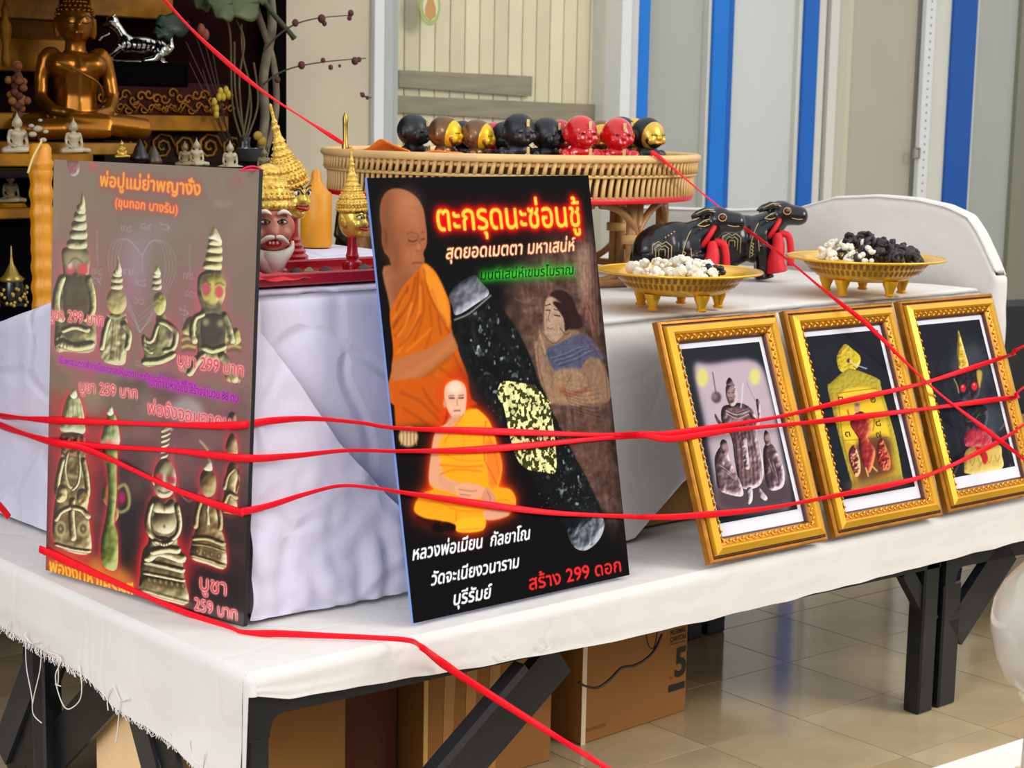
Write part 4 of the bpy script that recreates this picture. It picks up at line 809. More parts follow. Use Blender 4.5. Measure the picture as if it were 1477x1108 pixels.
K.text('พ่องั่งมหาเศรษฐี',(62,832),(414,946),46,(250,200,40),glow=[((236,70,30),4,1.6)],bold=.6,edge=(250,120,40))
K.build('printed_face',ink_mat('poster_ink_gloss',.35,.5,1.0,.08),r1).matrix_parent_inverse=Matrix.Translation(-O1)
# ================================================================= THREE GOLD FRAMES
gold=M('frame_gold',(238,178,44),.28,.5,var=.12,vs=9,spec=.6); gold2=M('frame_gold_dark',(176,112,20),.33,.55,var=.25,vs=30); brown=M('frame_recess',(84,36,10),.45); brz=M('frame_bronze',(176,124,60),.4,.4,var=.3,vs=60)
UPF=Vector((0,.229,.628)); UPn=UPF.normalized(); FH=UPF.length
def leafstrip(mb,a,b,nrm,w_):
    a,b,nrm=Vector(a),Vector(b),Vector(nrm); L=(b-a).length; t=(b-a)/L; s_=t.cross(nrm).normalized(); n=int(L/.0125)
    for i in range(n):
        c=a+t*(i+.5)*L/n; sg=1 if i%2 else -1
        ax=(t*.8+s_*sg*.6).normalized(); ay=nrm.cross(ax).normalized()
        Mx=Matrix(((ax.x,ay.x,nrm.x,0),(ax.y,ay.y,nrm.y,0),(ax.z,ay.z,nrm.z,0),(0,0,0,1)))
        mb.ell(c+s_*sg*w_*.22,(.0075,.0032,.0035),6,4,Mx)
def gframe(bl,br,label,paint,seed):
    BL,BR=Vector(bl),Vector(br); e=(BR-BL); W_=e.length; ex=e.normalized(); ez=UPn; n=ex.cross(ez).normalized()   # towards the viewer
    O=(BL+BR)/2; r=root('picture_frame',O,0,label,'picture frame','gold picture frames on the front table')
    # stepped moulding profile: (inset, height above the back)
    prof=[(0,0),(0,.020),(.004,.024),(.010,.024),(.013,.019),(.017,.019),(.019,.034),(.036,.040),(.041,.036),(.043,.030),(.058,.026),(.061,.020),(.064,.016),(.066,.004)]
    cs=[(0,0),(1,0),(1,1),(0,1)]
    def P(ci,ins,h):
        sx=1 if cs[ci][0]==0 else -1; sy=1 if cs[ci][1]==0 else -1
        return BL+ex*(cs[ci][0]*W_+sx*ins)+ez*(cs[ci][1]*FH+sy*ins)+n*h-O
    segm=[0]*4
    for side in range(4):
        mb=MB(); A_,B_=side,(side+1)%4
        for k in range(len(prof)-1):
            mb.mi={11:2,12:2,4:2,3:2}.get(k,1 if k<3 else 0); mb.mi=1 if k in(9,10) else mb.mi
            mb.add([P(A_,*prof[k]),P(B_,*prof[k]),P(B_,*prof[k+1]),P(A_,*prof[k+1])],[(0,1,2,3)])
        mb.mi=0; k=len(prof); mb.add([P(A_,*q) for q in prof],[tuple(range(k))]); mb.add([P(B_,*q) for q in prof],[tuple(range(k))])
        o=mb.build('moulding',[gold,gold2,brown],r)
        lb=MB(); a_=P(A_,.051,.0295); b_=P(B_,.051,.0295); leafstrip(lb,a_,b_,n,.016); tag(lb.build('carved_leaf_band',gold,o,True),'fine raised leaf carving along the moulding',kind='stuff')
    q=MB(); q.add([P(0,.005,.0005),P(1,.005,.0005),P(2,.005,.0005),P(3,.005,.0005)],[(0,1,2,3)]); q.build('backboard',M('backboard',(60,44,30),.8),r)
    mi=.066; wm=W_-2*mi; hm_=FH-2*mi; mo=BL+ex*mi+ez*mi+n*.006
    MB().prism([(0,0),(wm,0),(wm,hm_),(0,hm_)],mo-O,ex,ez,n,.002).build('mat_board',M('mat_white',(222,222,226),.6),r)
    bl_,bt,bs_=.018,.013,.017; K=Canvas(mo+ex*bs_*.7+ez*.036+n*.0021,ex*(wm-bs_*1.6),ez*(hm_-.036-bt*1.1),200,380,(14,18,26)); paint(K)
    K.build('print',INKG,r).matrix_parent_inverse=Matrix.Translation(-O)
    sp=r; st=MB().prism([(.02,0),(.1,0),(.08,.30),(.05,.30)],BL+ex*W_*.3+Vector((0,.012,.06))-O+n*-.004,ex,Vector((0,.34,.94)).normalized()*1.0,n*-1,.003).build('easel_back',M('easel_brown',(60,40,24),.8),r)
    return r,K
INKG=ink_mat('print_under_glass',.35,.06,.10,.05)
def paint1(K):
    K.crop=(960,480,3.693); H,W=K.H,K.W
    K.poly([(150,180),(240,165),(480,150),(560,330),(620,640),(660,820),(660,930),(600,950),(300,950),(255,760),(200,450)],(178,160,166),1,5)
    K.poly([(280,800),(640,760),(660,930),(300,960)],(58,44,50),.9,10); K.ell((195,240),(30,50),(212,200,104),.85,3); K.ell((475,235),(28,45),(212,204,110),.85,3)
    f=lambda p,sd,b=(104,76,78),na=.55: K.fig(p,b,(216,200,202),(26,12,16),5,sd,9,7,na)
    f([(300,400),(350,380),(400,375),(450,400),(480,450),(490,560),(520,700),(515,790),(470,830),(400,820),(370,700),(350,560),(300,480)],3,(104,74,76))
    f([(262,430),(290,470),(340,520),(320,540),(270,470)],5); f([(440,420),(490,460),(480,360),(500,370),(505,470),(480,500)],6)
    K.fig([(320,290),(335,270),(365,275),(380,310),(382,360),(365,390),(340,385),(322,340)],(120,92,90),(196,176,172),(40,24,26),4,7,8,5,.8); K.fig([(322,275),(335,240),(352,250),(360,280)],(50,30,34),(120,90,90),(20,8,12),3,8,8)
    K.line([(250,210),(268,330),(270,370)],5,(76,54,60),.9,.8); K.ell((270,345),(26,30),(70,46,52),.9,2); K.ell((262,340),(14,18),(150,126,130),.6,2); K.line([(412,270),(405,360),(400,400)],7,(206,196,198),.9,.8); K.line([(430,260),(460,330),(490,380)],2.5,(120,100,106),.8,.5)
    f([(262,660),(300,600),(330,640),(350,700),(400,800),(410,870),(330,860),(280,830),(265,740)],9); K.fig([(290,600),(300,570),(325,580),(335,630),(310,650)],(60,36,40),(150,120,120),(20,8,12),3,3,8)
    f([(520,620),(560,590),(600,650),(632,740),(625,820),(560,840),(530,780)],10,(80,54,60)); K.fig([(522,560),(530,520),(550,540),(560,590),(535,600)],(60,36,40),(150,120,120),(20,8,12),3,3,8)
    K.fig([(395,570),(430,560),(440,640),(450,720),(420,720),(405,640)],(150,126,124),(216,200,200),(60,40,44),3,11,9,4,1.2); K.fig([(432,830),(460,830),(462,890),(445,915),(432,890)],(176,156,158),(226,214,214),(70,50,54),3,1,7); K.fig([(490,820),(520,850),(542,880),(530,895),(500,870)],(176,156,158),(226,214,214),(70,50,54),3,1,7)
    for k in range(7): K.line([(330+k*6,400+k*5),(370,420+k*6),(420,405+k*6)],2.5,(190,170,168) if k%2 else (60,36,40),.7,.5)
    for k in range(14): K.line([(345+k*10,470+3*k),(372+k*10,650),(372+k*11,810)],3,(50,28,32) if k%2 else (170,146,146),.5,.6)
    K.ell((345,325),(20,28),(150,122,118),.9,2); K.line([(332,318),(340,322)],4,(40,20,24),.9,.6); K.line([(352,320),(362,320)],4,(40,20,24),.9,.6); K.line([(338,346),(354,346)],4,(60,34,36),.9,.6)
    for cx,cy in ((312,610),(540,560)): K.ell((cx,cy),(14,20),(160,132,128),.85,2)
    for k in range(5): K.line([(275+k*10,690+k*14),(320+k*12,720+k*18),(360+k*8,760+k*18)],4,(214,196,196) if k%2 else (40,22,26),.75,1); K.line([(535+k*12,660+k*10),(560+k*10,720+k*12),(600,760+k*14)],4,(196,176,176) if k%2 else (36,20,24),.7,1)
    for k in range(4): K.line([(315+k*4,405+k*9),(380,428+k*10),(450-k*3,408+k*9)],3.5,(222,206,200) if k%2 else (50,28,32),.85,.8)
    K.line([(205,330),(235,560),(290,820)],5,(120,130,140),.5,3)
def paint2(K):
    K.crop=(1150,470,3.956)
    for k in range(10): K.line([(60+k*40,120),(100+k*50,500),(230+k*50,960)],8,(26,32,42),.5,6)
    Y=(198,170,36); dkY=(120,96,20)
    K.fig([(268,105),(310,130),(358,175),(352,225),(310,262),(250,262),(228,220),(226,170)],Y,(234,210,90),(110,86,16),4,3,3,3,.9); K.ell((291,200),(9,12),(60,30,20),1,.8)
    K.line([(296,200),(330,222),(395,245)],6,(206,206,196),.9,.8); K.line([(320,232),(350,250),(385,246)],4,(60,60,50),.9,.8)
    K.fig([[(280,250),(330,250),(455,300),(475,330),(480,360),(560,640),(600,860),(606,905),(330,935),(310,900),(260,720),(200,480),(172,350),(190,325)]],(170,152,40),(206,190,86),(90,80,16),5,5,2.5,3,.7)
    K.poly([(232,392),(450,362),(470,400),(560,800),(560,850),(340,900),(300,820),(260,640),(238,480)],(196,150,30),1,1.2)
    K.poly([(238,395),(448,368),(520,600),(500,640),(280,665)],(226,190,40),1,2); K.line([(230,385),(452,356)],5,dkY,.8,.7); K.line([(230,390),(262,660),(330,900)],5,dkY,.8,.7); K.line([(265,655),(400,645),(520,635)],4,dkY,.8,.7)
    K.poly([(330,700),(380,640),(520,640),(540,780),(545,830),(420,880),(345,880)],(70,30,26),.8,6)
    K.fig([(300,560),(330,500),(370,490),(410,530),(420,600),(400,640),(440,700),(440,760),(410,840),(370,780),(350,700),(345,640)],(140,30,28),(226,130,80),(64,8,10),5,9,8,7,.5)
    K.ell((340,470),(17,28),(190,150,110),1,1.2); K.ell((340,450),(15,10),(110,80,60),.8,2); K.line([(285,480),(310,560),(350,620)],7,(150,40,30),.9,1.2); K.line([(420,520),(440,540),(430,600)],6,(160,60,30),.8,1.2)
    K.fig([(455,680),(480,640),(505,690),(530,760),(525,820),(480,820),(455,760)],(150,40,34),(206,120,80),(80,14,14),3,2,8,4,1.4); K.fig([(290,740),(320,680),(350,740),(360,830),(330,860)],(130,50,44),(216,180,130),(60,20,16),3,2,8,4,1.6)
    for p in ([(390,810),(405,860)],[(425,800),(455,830)]): K.line(p,9,(220,180,90),.9,1)
    for (x,y,t) in ((246,420,'๓'),(430,425,'๒'),(285,620,'๓'),(460,560,'๘'),(462,625,'๗')): K.text(t,(x-10,y+14),(x+18,y+12),34,(40,30,16),bold=.4)
    K.poly([(300,880),(600,860),(610,930),(320,960)],(110,80,50),.5,6)
def paint3(K):
    K.crop=(1320,450,4.102)
    for k in range(12): K.line([(60+k*32,300),(110+k*36,600),(200+k*36,1000)],14,(70,74,80) if k%2 else (26,30,36),.5,6)
    K.ell((330,330),(110,150),(84,88,96),.6,16); K.ell((420,650),(120,160),(86,90,96),.5,16)
    K.fig([(246,240),(250,170),(254,108),(272,160),(292,230),(315,330),(262,336),(254,290)],(206,172,60),(240,214,120),(110,84,20),4,3,7,7,.8)
    for k in range(4): K.line([(250-k*1,200+k*34),(280+k*8,196+k*34)],2.5,(120,90,26),.8,.5)
    K.fig([(236,400),(260,350),(330,330),(375,345),(385,420),(375,500),(330,530),(275,520),(255,470)],(24,20,24),(74,70,76),(8,6,10),5,5,7,6,.7)
    K.line([(228,395),(246,430),(258,480)],6,(196,166,84),.9,1); K.poly([(362,350),(395,355),(388,420),(378,450)],(196,160,60),.95,1.5)
    K.ell((283,452),(17,24),(196,24,36),1,1.2); K.ell((350,440),(19,24),(206,24,36),1,1.2); K.ell((280,442),(6,8),(244,130,130),.9,1); K.ell((348,430),(6,8),(244,130,130),.9,1)
    K.fig([(290,570),(400,550),(430,600),(425,660),(400,700),(310,700),(285,640)],(22,22,26),(84,84,92),(8,8,10),5,6,7,7,.8); K.line([(310,650),(350,640),(380,600)],3,(130,130,136),.8,.6)
    K.fig([(310,700),(420,690),(450,740),(440,790),(330,800),(290,780)],(176,44,60),(216,110,120),(100,14,26),6,8,6,6,.8); K.ell((440,720),(30,24),(120,110,112),.6,4)
    K.fig([(300,820),(400,790),(500,790),(512,850),(522,910),(480,945),(380,962),(300,955),(290,930)],(206,176,84),(236,214,130),(120,96,40),6,4,5,8,.5)
    for k in range(4): K.line([(320+k*50,870-k*8),(338+k*50,910-k*8),(352+k*50,866-k*8)],4,(130,100,40),.7,.8)
    K.poly([(355,800),(400,810),(430,860),(412,905),(395,870),(385,850)],(186,24,40),1,1.2); K.line([(380,820),(405,895)],5,(150,10,26),1,.8)
    for p in ([(200,990),(240,940),(262,880)],[(500,700),(530,660)],[(560,900),(575,940)]): K.line(p,5,(150,156,160),.6,1.2)
gframe((3.400,3.086,ZB+.002),(3.872,3.072,ZB+.002),'leftmost of the gold picture frames, sepia print of a standing figure with two attendants',paint1,1)
gframe((3.915,3.078,ZB+.002),(4.405,3.062,ZB+.002),'middle gold picture frame holding a print of a yellow pendant amulet',paint2,2)
gframe((4.452,3.074,ZB+.002),(4.935,3.062,ZB+.002),'rightmost gold picture frame, dark print of a red-eyed figure in a golden hat',paint3,3)
# ================================================================= MATERIALS FOR THE OBJECTS
gleaf=M('gold_leaf',(244,208,104),.34,.45,vs=70,bump=.35,bs=150,alt=(206,158,52)); red=M('red_lacquer',(168,8,22),.28,var=.1,vs=10,coat=.4)
flesh=M('flesh_paint',(196,122,98),.4,var=.08,vs=12); ivory=M('ivory_paint',(236,224,204),.6); ink=M('dark_paint',(24,16,14),.5); lip=M('lip_red',(186,24,26),.35)
blackg=M('black_gloss',(16,16,17),.22,var=.3,vs=18,spec=.6); goldline=M('gold_line',(206,178,120),.4,.3); redcloth=M('red_cloth',(214,12,28),.6,bump=.1,bs=80)
def wire(mb,pts,r,n=5): mb.tube(cat_rom(pts,5),r,n); return mb
def T3(x,y,z): return Matrix.Translation((x,y,z))
def Rz(a): return Matrix.Rotation(a,4,'Z')
# view-facing local frame: +X runs to the right in the picture, -Y faces the camera
def facing(px_x,D=5.0):
    d=ray(px_x,400); return math.atan2(d.y,d.x)-PI/2
# ================================================================= RED TRAY WITH MASK HEADS
ZL=1.405
tx0,tx1=ony(352,417,3.44).x,3.02
t=root('tray',((tx0+tx1)/2,3.58,ZL),0,'long red lacquered tray under the three mask heads, on the tall white box','tray'); O=Vector(t.location)
def relto(mb,O): mb.v=[tuple(Vector(v)-O) for v in mb.v]; return mb
relto(MB().box((tx0,3.44,ZL+.004),(tx1,3.74,ZL+.012),bev=.003),O).build('tray_base',red,t)
for a,b in (((tx0,3.435,ZL+.002),(tx1,3.45,ZL+.032)),((tx0,3.73,ZL+.002),(tx1,3.745,ZL+.032)),((tx0,3.45,ZL+.002),(tx0+.015,3.73,ZL+.032)),((tx1-.015,3.45,ZL+.002),(tx1,3.73,ZL+.032))): relto(MB().box(a,b,bev=.004),O).build('rim',red,t)
rg=root('red_cloth_wrap',ony(388,411,3.45),0)
tag(rg,'crumpled red cloth bunched under the white-bearded mask at the tray end','cloth'); O=Vector(rg.location)
mb=MB(); mb.grid(lambda u,v:(mix(-.055,.10,u),mix(-.03,.10,v),.012+.018*math.sin(v*PI)*(1-u*.7)+.012*nz(u*4,v*4,3,1)),26,14); mb.build('cloth_sheet',redcloth,rg,True)
for k,(u,v,D_,c,lb) in enumerate([(446,405,0,(150,150,90),'pale olive amulet chip lying in the red tray'),(525,402,0,(60,66,50),'dark green pebble amulet in the red tray below the small mask'),(545,396,0,(30,34,30),'black stone amulet standing by the tray end behind the monk poster'),(470,407,0,(70,40,60),'dark purple amulet flake lying in the middle of the tray'),(428,405,0,(40,30,30),'blackish amulet flake at the foot of the stepped red stand')]):
    p=onz(u,v+6,ZL+.02); p.y=max(3.47,min(3.70,p.y)); p=ony(u,v,p.y); p.z=ZL+.012
    mb=MB(); mb.lathe([(.013,0),(.017,.006),(.014,.02),(.004,.028)],9,wob=lambda a,z,k=k:1+.25*math.sin(a*2+k)+.12*math.sin(a*5+k)); o=mb.build('amulet',M('chip_%d'%k,c,.5,var=.4,vs=50),None,30,loc=p); tag(o,lb,'amulet')
def crown(mb_parent,prof,tilt,name='crown',n=26,amp=.06,frq=14):
    pass
def studs(rows,par,mat,n=26):
    mb=MB()
    for r_,z_,q in rows:
        m=max(8,int(n*r_/.08))
        for k in range(m): a=2*PI*k/m+z_*40; mb.ell((r_*math.cos(a),r_*math.sin(a),z_),(q*.8,q*.8,q),6,4)
    return mb
def knob(prof,amp=.05,fr=22):
    """gold tiers studded with rows of small raised leaves"""
    mb=MB()
    full=[]
    for (r0,z0),(r1,z1) in zip(prof[:-1],prof[1:]):
        k=max(1,int(abs(z1-z0)/.006))
        for i in range(k): t_=i/k; full.append((mix(r0,r1,t_),mix(z0,z1,t_)))
    full.append(prof[-1])
    mb.lathe(full,44,wob=lambda a,z:1+amp*math.sin(a*fr+(z*500 if int(z*90)%2 else 0))*math.cos(z*620)); return mb
def mask_head(loc,rz,sc,kind,label,tilt=0):
    r=root('mask_head',loc,0,label,'mask',rot=(0,0,rz),sc=sc)
    # stand
    H={'hermit':.062,'gold':.18,'small':.165}[kind]
    if kind=='hermit': sp=[(.060,0),(.064,.010),(.052,.02),(.046,.05),(.044,.09)]
    elif kind=='gold': sp=[(r_,z_*H/.15) for r_,z_ in [(.078,0),(.080,.012),(.070,.018),(.071,.028),(.060,.036),(.061,.046),(.050,.054),(.051,.064),(.041,.072),(.042,.082),(.033,.09),(.030,.11),(.030,.17)]]
    else: sp=[(r_,z_*H/.14) for r_,z_ in [(.048,0),(.052,.02),(.048,.035),(.028,.045),(.034,.06),(.028,.075),(.026,.10),(.024,.15)]]
    MB().lathe(sp,30).build('stand',red,r,35)
    if kind=='hermit':
        mb=MB(); mb.ell((0,0,H+.095),(.078,.085,.105),22,16); mb.ell((0,-.072,H+.085),(.030,.022,.038)); mb.ell((-.040,-.058,H+.07),(.026,.022,.024)); mb.ell((.040,-.058,H+.07),(.026,.022,.024)); mb.ell((0,-.088,H+.075),(.017,.018,.016)); mb.ell((0,-.075,H+.105),(.010,.016,.03))
        mb.ell((0,-.055,H+.035),(.035,.03,.025)); mb.ell((-.078,0,H+.09),(.012,.018,.03)); mb.ell((.078,0,H+.09),(.012,.018,.03)); mb.ell((0,-.06,H+.135),(.055,.022,.02))
        f=fuse(mb,.0055,'face',flesh,r,3)
        for s in (-1,1):
            e=MB(); e.ell((s*.030,-.078,H+.112),(.017,.007,.007)); q=e.build('eye',ivory,r,True); MB().ell((s*.028,-.0835,H+.112),(.006,.004,.006),10,6).build('pupil',ink,q,True)
            e=MB(); wire(e,[(s*.012,-.085,H+.112),(s*.030,-.0865,H+.1205),(s*.048,-.078,H+.110)],.0022); wire(e,[(s*.012,-.085,H+.110),(s*.030,-.0865,H+.104),(s*.048,-.078,H+.110)],.0016); e.build('eye_outline',ink,r,True)
            e=MB(); e.tube(cat_rom([(s*.010,-.090,H+.136),(s*.032,-.090,H+.146),(s*.062,-.066,H+.132)],5),[.003+.005*math.sin(PI*i/10) for i in range(11)],8); e.build('eyebrow',ivory,r,True)
            e=MB(); e.tube(cat_rom([(s*.002,-.103,H+.062),(s*.024,-.098,H+.060),(s*.050,-.080,H+.040)],5),[.003+.0055*math.sin(PI*(i+2)/13) for i in range(11)],8); e.build('moustache',ivory,r,True)
        e=MB(); e.ell((0,-.083,H+.040),(.028,.014,.014)); e.build('mouth',lip,r,True)['label']='red open mouth'
        e=MB(); [e.ell((x,-.0955,H+.044),(.0045,.004,.0055),8,6) for x in (-.016,-.005,.009)]; tag(e.build('teeth',ivory,r,True),kind='stuff')
        # fringe beard of separate locks
        e=MB()
        for k in range(46):
            a=mix(-1.5,1.5,k/45); x=.080*math.sin(a); y=-.083*math.cos(a)*.9; L=.035+.055*math.cos(a)**4; z0=H+.045-.030*math.cos(a)
            e.tube([(x,y,z0),(x*1.02,y*1.05,z0-L*.5),(x*.93+.002*math.sin(k*7),y*.95,z0-L)],[.0065,.006,.0012],6)
        e.tube([(0,-.075,H+.01),(0,-.07,H-.03),(0,-.06,H-.075)],[.032,.02,.003],10); tag(e.build('beard',ivory,r,True),'white fringe beard',kind='stuff')
        knob([(.080,H+.150),(.086,H+.155),(.086,H+.172),(.080,H+.176),(.083,H+.19),(.080,H+.205),(.070,H+.212),(.066,H+.235),(.05,H+.25),(.042,H+.256),(.046,H+.27),(.040,H+.285),(.02,H+.295),(.0,H+.30)]).build('crown',gleaf,r,True)
        tag(studs([(.087,H+.163,.007),(.084,H+.19,.007),(.081,H+.205,.006),(.069,H+.225,.006),(.05,H+.25,.005),(.047,H+.27,.005)],r,gleaf).build('crown_studs',gleaf,r,True),kind='stuff')
    else:
        g=kind=='gold'; fm=M('mask_face_gold',(226,196,84),.3,.4,var=.15,vs=20) 
        mb=MB(); mb.ell((0,0,H+.085),(.066,.075,.092),20,14); mb.ell((0,-.07,H+.075),(.018,.02,.018)); mb.ell((0,-.066,H+.100),(.009,.018,.03)); mb.ell((-.035,-.05,H+.065),(.022,.02,.022)); mb.ell((.035,-.05,H+.065),(.022,.02,.022)); mb.ell((0,-.05,H+.022),(.026,.025,.022))
        fuse(mb,.005,'face',fm,r,3)
        for s in (-1,1):
            e=MB(); e.ell((s*.028,-.066,H+.103),(.018,.009,.011)); q=e.build('eye',ivory,r,True); MB().ell((s*.027,-.0735,H+.103),(.007,.004,.008),10,6).build('pupil',ink,q,True)
            e=MB(); wire(e,[(s*.006,-.078,H+.098),(s*.028,-.078,H+.117),(s*.052,-.060,H+.108)],.0028); wire(e,[(s*.008,-.080,H+.120),(s*.03,-.078,H+.133),(s*.056,-.056,H+.128)],.003); e.build('eye_outline',ink,r,True)
            e=knob([(.001,0),(.014,.01),(.016,.03),(.010,.05),(.001,.075)],.12,9); e.v=[tuple(T3(s*.070,.0,H+.05)@Matrix.Rotation(s*.35,4,'Y')@Vector(v)) for v in e.v]; e.build('ear_ornament',gleaf,r,True)
        e=MB(); e.tube(cat_rom([(-.03,-.068,H+.048),(0,-.088,H+.040),(.03,-.068,H+.048)],6),.007,8); e.build('mouth',lip,r,True)['label']='dark red lips'
        e=MB(); wire(e,[(-.034,-.066,H+.054),(0,-.089,H+.053),(.034,-.066,H+.054)],.0022); e.build('mouth_outline',ink,r,True)
        c=knob([(.070,H+.128),(.080,H+.132),(.080,H+.148),(.073,H+.152),(.080,H+.168),(.074,H+.184),(.064,H+.190),(.066,H+.205),(.054,H+.222),(.044,H+.228),(.046,H+.24),(.036,H+.252),(.038,H+.264),(.028,H+.276),(.030,H+.288),(.022,H+.302),(.024,H+.312),(.016,H+.33),(.013,H+.358),(.016,H+.362),(.016,H+.37),(.010,H+.375),(.012,H+.388),(.007,H+.40),(.0055,H+.45),(.006,H+.455),(.001,H+.462)],.045,18)
        c.v=[tuple(Matrix.Rotation(tilt,4,'Y')@(Vector(v)-Vector((0,0,H+.1)))+Vector((0,0,H+.1))) for v in c.v]; c.build('crown',gleaf,r,True)
        c=studs([(.081,H+.140,.0065),(.079,H+.157,.006),(.080,H+.172,.006),(.075,H+.184,.005),(.067,H+.20,.006),(.062,H+.212,.005),(.054,H+.224,.005),(.047,H+.238,.0045),(.043,H+.248,.004),(.038,H+.262,.004),(.031,H+.285,.004),(.025,H+.31,.0035)],r,gleaf,30)
        c.v=[tuple(Matrix.Rotation(tilt,4,'Y')@(Vector(v)-Vector((0,0,H+.1)))+Vector((0,0,H+.1))) for v in c.v]; tag(c.build('crown_studs',gleaf,r,True),kind='stuff')
    return r
p=atD(387,404,4.33); p.z=ZL+.013; mask_head(p,facing(386)+.22,.74,'hermit','brown-faced mask head with white beard and gold crown, beside the left poster')
p=atD(419,404,4.58); p.z=ZL+.013; mask_head(p,facing(407)+.75,.66,'gold','golden mask head with tall spired crown just behind the bearded mask',-.30)
p=atD(508,406,4.46); p.z=ZL+.013; mask_head(p,facing(508)+.95,.50,'small','small golden mask head turned right on a red stand, left of the monk poster',-.04)
# ================================================================= YELLOW CANDLES
wax=M('candle_wax',(210,136,10),.45,var=.10,vs=9,bump=.05,bs=20,spec=.5)
p=onz(456,356,ZL); c=root('candle',p,0,'stout plain yellow candle with domed shoulder, behind the white cloth box','candle')
MB().lathe([(.082,0),(.085,.01),(.085,.34),(.080,.352),(.070,.358),(.055,.38),(.036,.415),(.028,.44),(.027,.47),(.020,.492),(.0,.50)],36).build('wax_body',wax,c,40); c.scale=(.56,.56,.47)
p=ony(63,448,4.96); c=root('candle',(p.x,p.y,p.z),0,'tall carved orange-yellow candle at the far left, behind the left poster','candle')
cb_=MB(); prof=[(.075,0)]+[(.075*(1+.05*math.sin(z*40)),z) for z in np.arange(.05,1.20,.02)]+[(.088,1.22),(.088,1.25),(.074,1.27),(.074,1.36),(.06,1.39),(.05,1.40)]
cb_.lathe(prof,40,wob=lambda a,z:1+.07*math.sin(a*4+z*16)*math.sin(a*4-z*16)*(1 if z<1.2 else .2)); cb_.build('wax_body',wax,c,True); c.scale=(.44,.44,.362)
MB().tube([(0,0,1.38),(.01,0,1.44)],.005,6).build('wick',M('wick',(206,190,130),.8),c,True)
tag(MB().tube(cat_rom([ony(60,204,p.y-.035),ony(48,226,p.y-.038),ony(40,250,p.y-.04)],5),.0035,6).build('joss_stick',M('joss',(206,190,120),.7),None,True),'pale joss stick leaning across the tall carved candle','stick')
# ================================================================= RATTAN OFFERING STAND
BC=Vector((4.025,4.63,1.266)); RR=.645
rat=M('rattan',(222,180,110),.45,var=.16,vs=14,spec=.4); ratd=M('rattan_cane',(176,126,74),.4,var=.22,vs=9); ratl=M('rattan_rim',(228,186,120),.42,var=.1,vs=10)
bs=root('basket_stand',BC,0,'large round rattan tray stand with bent cane legs, holding the seated child figurines','basket')
ZR=.415
def ring(mb,r,z,th,n=96,m=8,fl=1): mb.tube([(r*math.cos(2*PI*i/n),r*math.sin(2*PI*i/n),z) for i in range(n)],th,m,closed=True,flat=fl,up=(0,0,1))
mb=MB(); ring(mb,RR,ZR,.013); mb.build('rim',ratl,bs,True); mb=MB(); ring(mb,RR-.012,ZR-.022,.006); mb.build('rim_lashing',rat,bs,True)
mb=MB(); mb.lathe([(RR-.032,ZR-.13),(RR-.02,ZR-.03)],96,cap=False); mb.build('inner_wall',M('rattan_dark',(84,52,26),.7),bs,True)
MB().lathe([(0.001,ZR-.064),(RR-.036,ZR-.064),(RR-.036,ZR-.08),(0.001,ZR-.08)],72,cap=False).build('tray_floor',rat,bs)
for z,r_,th in ((ZR-.055,RR-.006,.0055),(ZR-.128,RR-.022,.009)): mb=MB(); ring(mb,r_,z,th); mb.build('band',rat,bs,True)
mb=MB(); mb.lathe([(RR-.016,ZR-.142),(RR-.010,ZR-.125),(RR-.014,ZR-.123)],96,cap=False); q=mb.build('red_ribbon_band',M('ribbon_red',(214,10,26),.4),bs,True); q['label']='red ribbon wound around the lower band'
st=MB(); st.tube([(0,0,-.034),(.004,.002,0),(.009,0,.034)],.0080,5,flat=.75); sm=st.build('strand',rat,bs,True); sd=sm.data; bpy.data.objects.remove(sm)
for row,(z,r_) in enumerate(((ZR-.030,RR-.002),(ZR-.092,RR-.014))):
    for k in range(148):
        a=2*PI*(k+.5*row)/148; o=bpy.data.objects.new('strand',sd); COL.objects.link(o); o.parent=bs; o.location=(r_*math.cos(a),r_*math.sin(a),z); o.rotation_euler=(0,0,a+PI/2); o.scale=(1,1,.62 if row==0 else 1.0)
FR=.53
mb=MB(); ring(mb,FR+.02,.014,.013); mb.build('foot_ring',ratd,bs,True); mb=MB(); ring(mb,FR-.01,ZR-.145,.010); mb.build('upper_ring',ratd,bs,True)
va=math.atan2(-BC.y,-BC.x)
for k in range(9):
    a=va+2*PI*(k+.28)/9; x,y=FR*math.cos(a),FR*math.sin(a); tx,ty=-math.sin(a),math.cos(a)
    for s in (-1,1): MB().tube([(x+tx*s*.018,y+ty*s*.018,.004),(x+tx*s*.018,y+ty*s*.018,ZR-.14)],.018,8).build('post',ratd,bs,True)
    mb=MB(); mb.tube([(x,y,.135),(x,y,.165)],.042,10); mb.build('binding',rat,bs,True)
    h=PI/9
    for s in (-1,1):
        P=[]
        for j in range(11):
            t_=j/10; aa=a+s*h*(t_**1.0)*.93; z=.15+ (ZR-.15-.15)*math.sin(t_*PI/2)**.6; P.append((FR*math.cos(aa)*1.02,FR*math.sin(aa)*1.02,z))
        MB().tube(P,.0125,7).build('arch',ratd,bs,True)
        P=[]
        for j in range(11):
            t_=j/10; aa=a+s*h*t_*.93; z=.15-.13*math.sin(t_*PI/2)**.6; P.append((FR*math.cos(aa)*1.02,FR*math.sin(aa)*1.02,z))
        MB().tube(P,.0125,7).build('arch',ratd,bs,True)
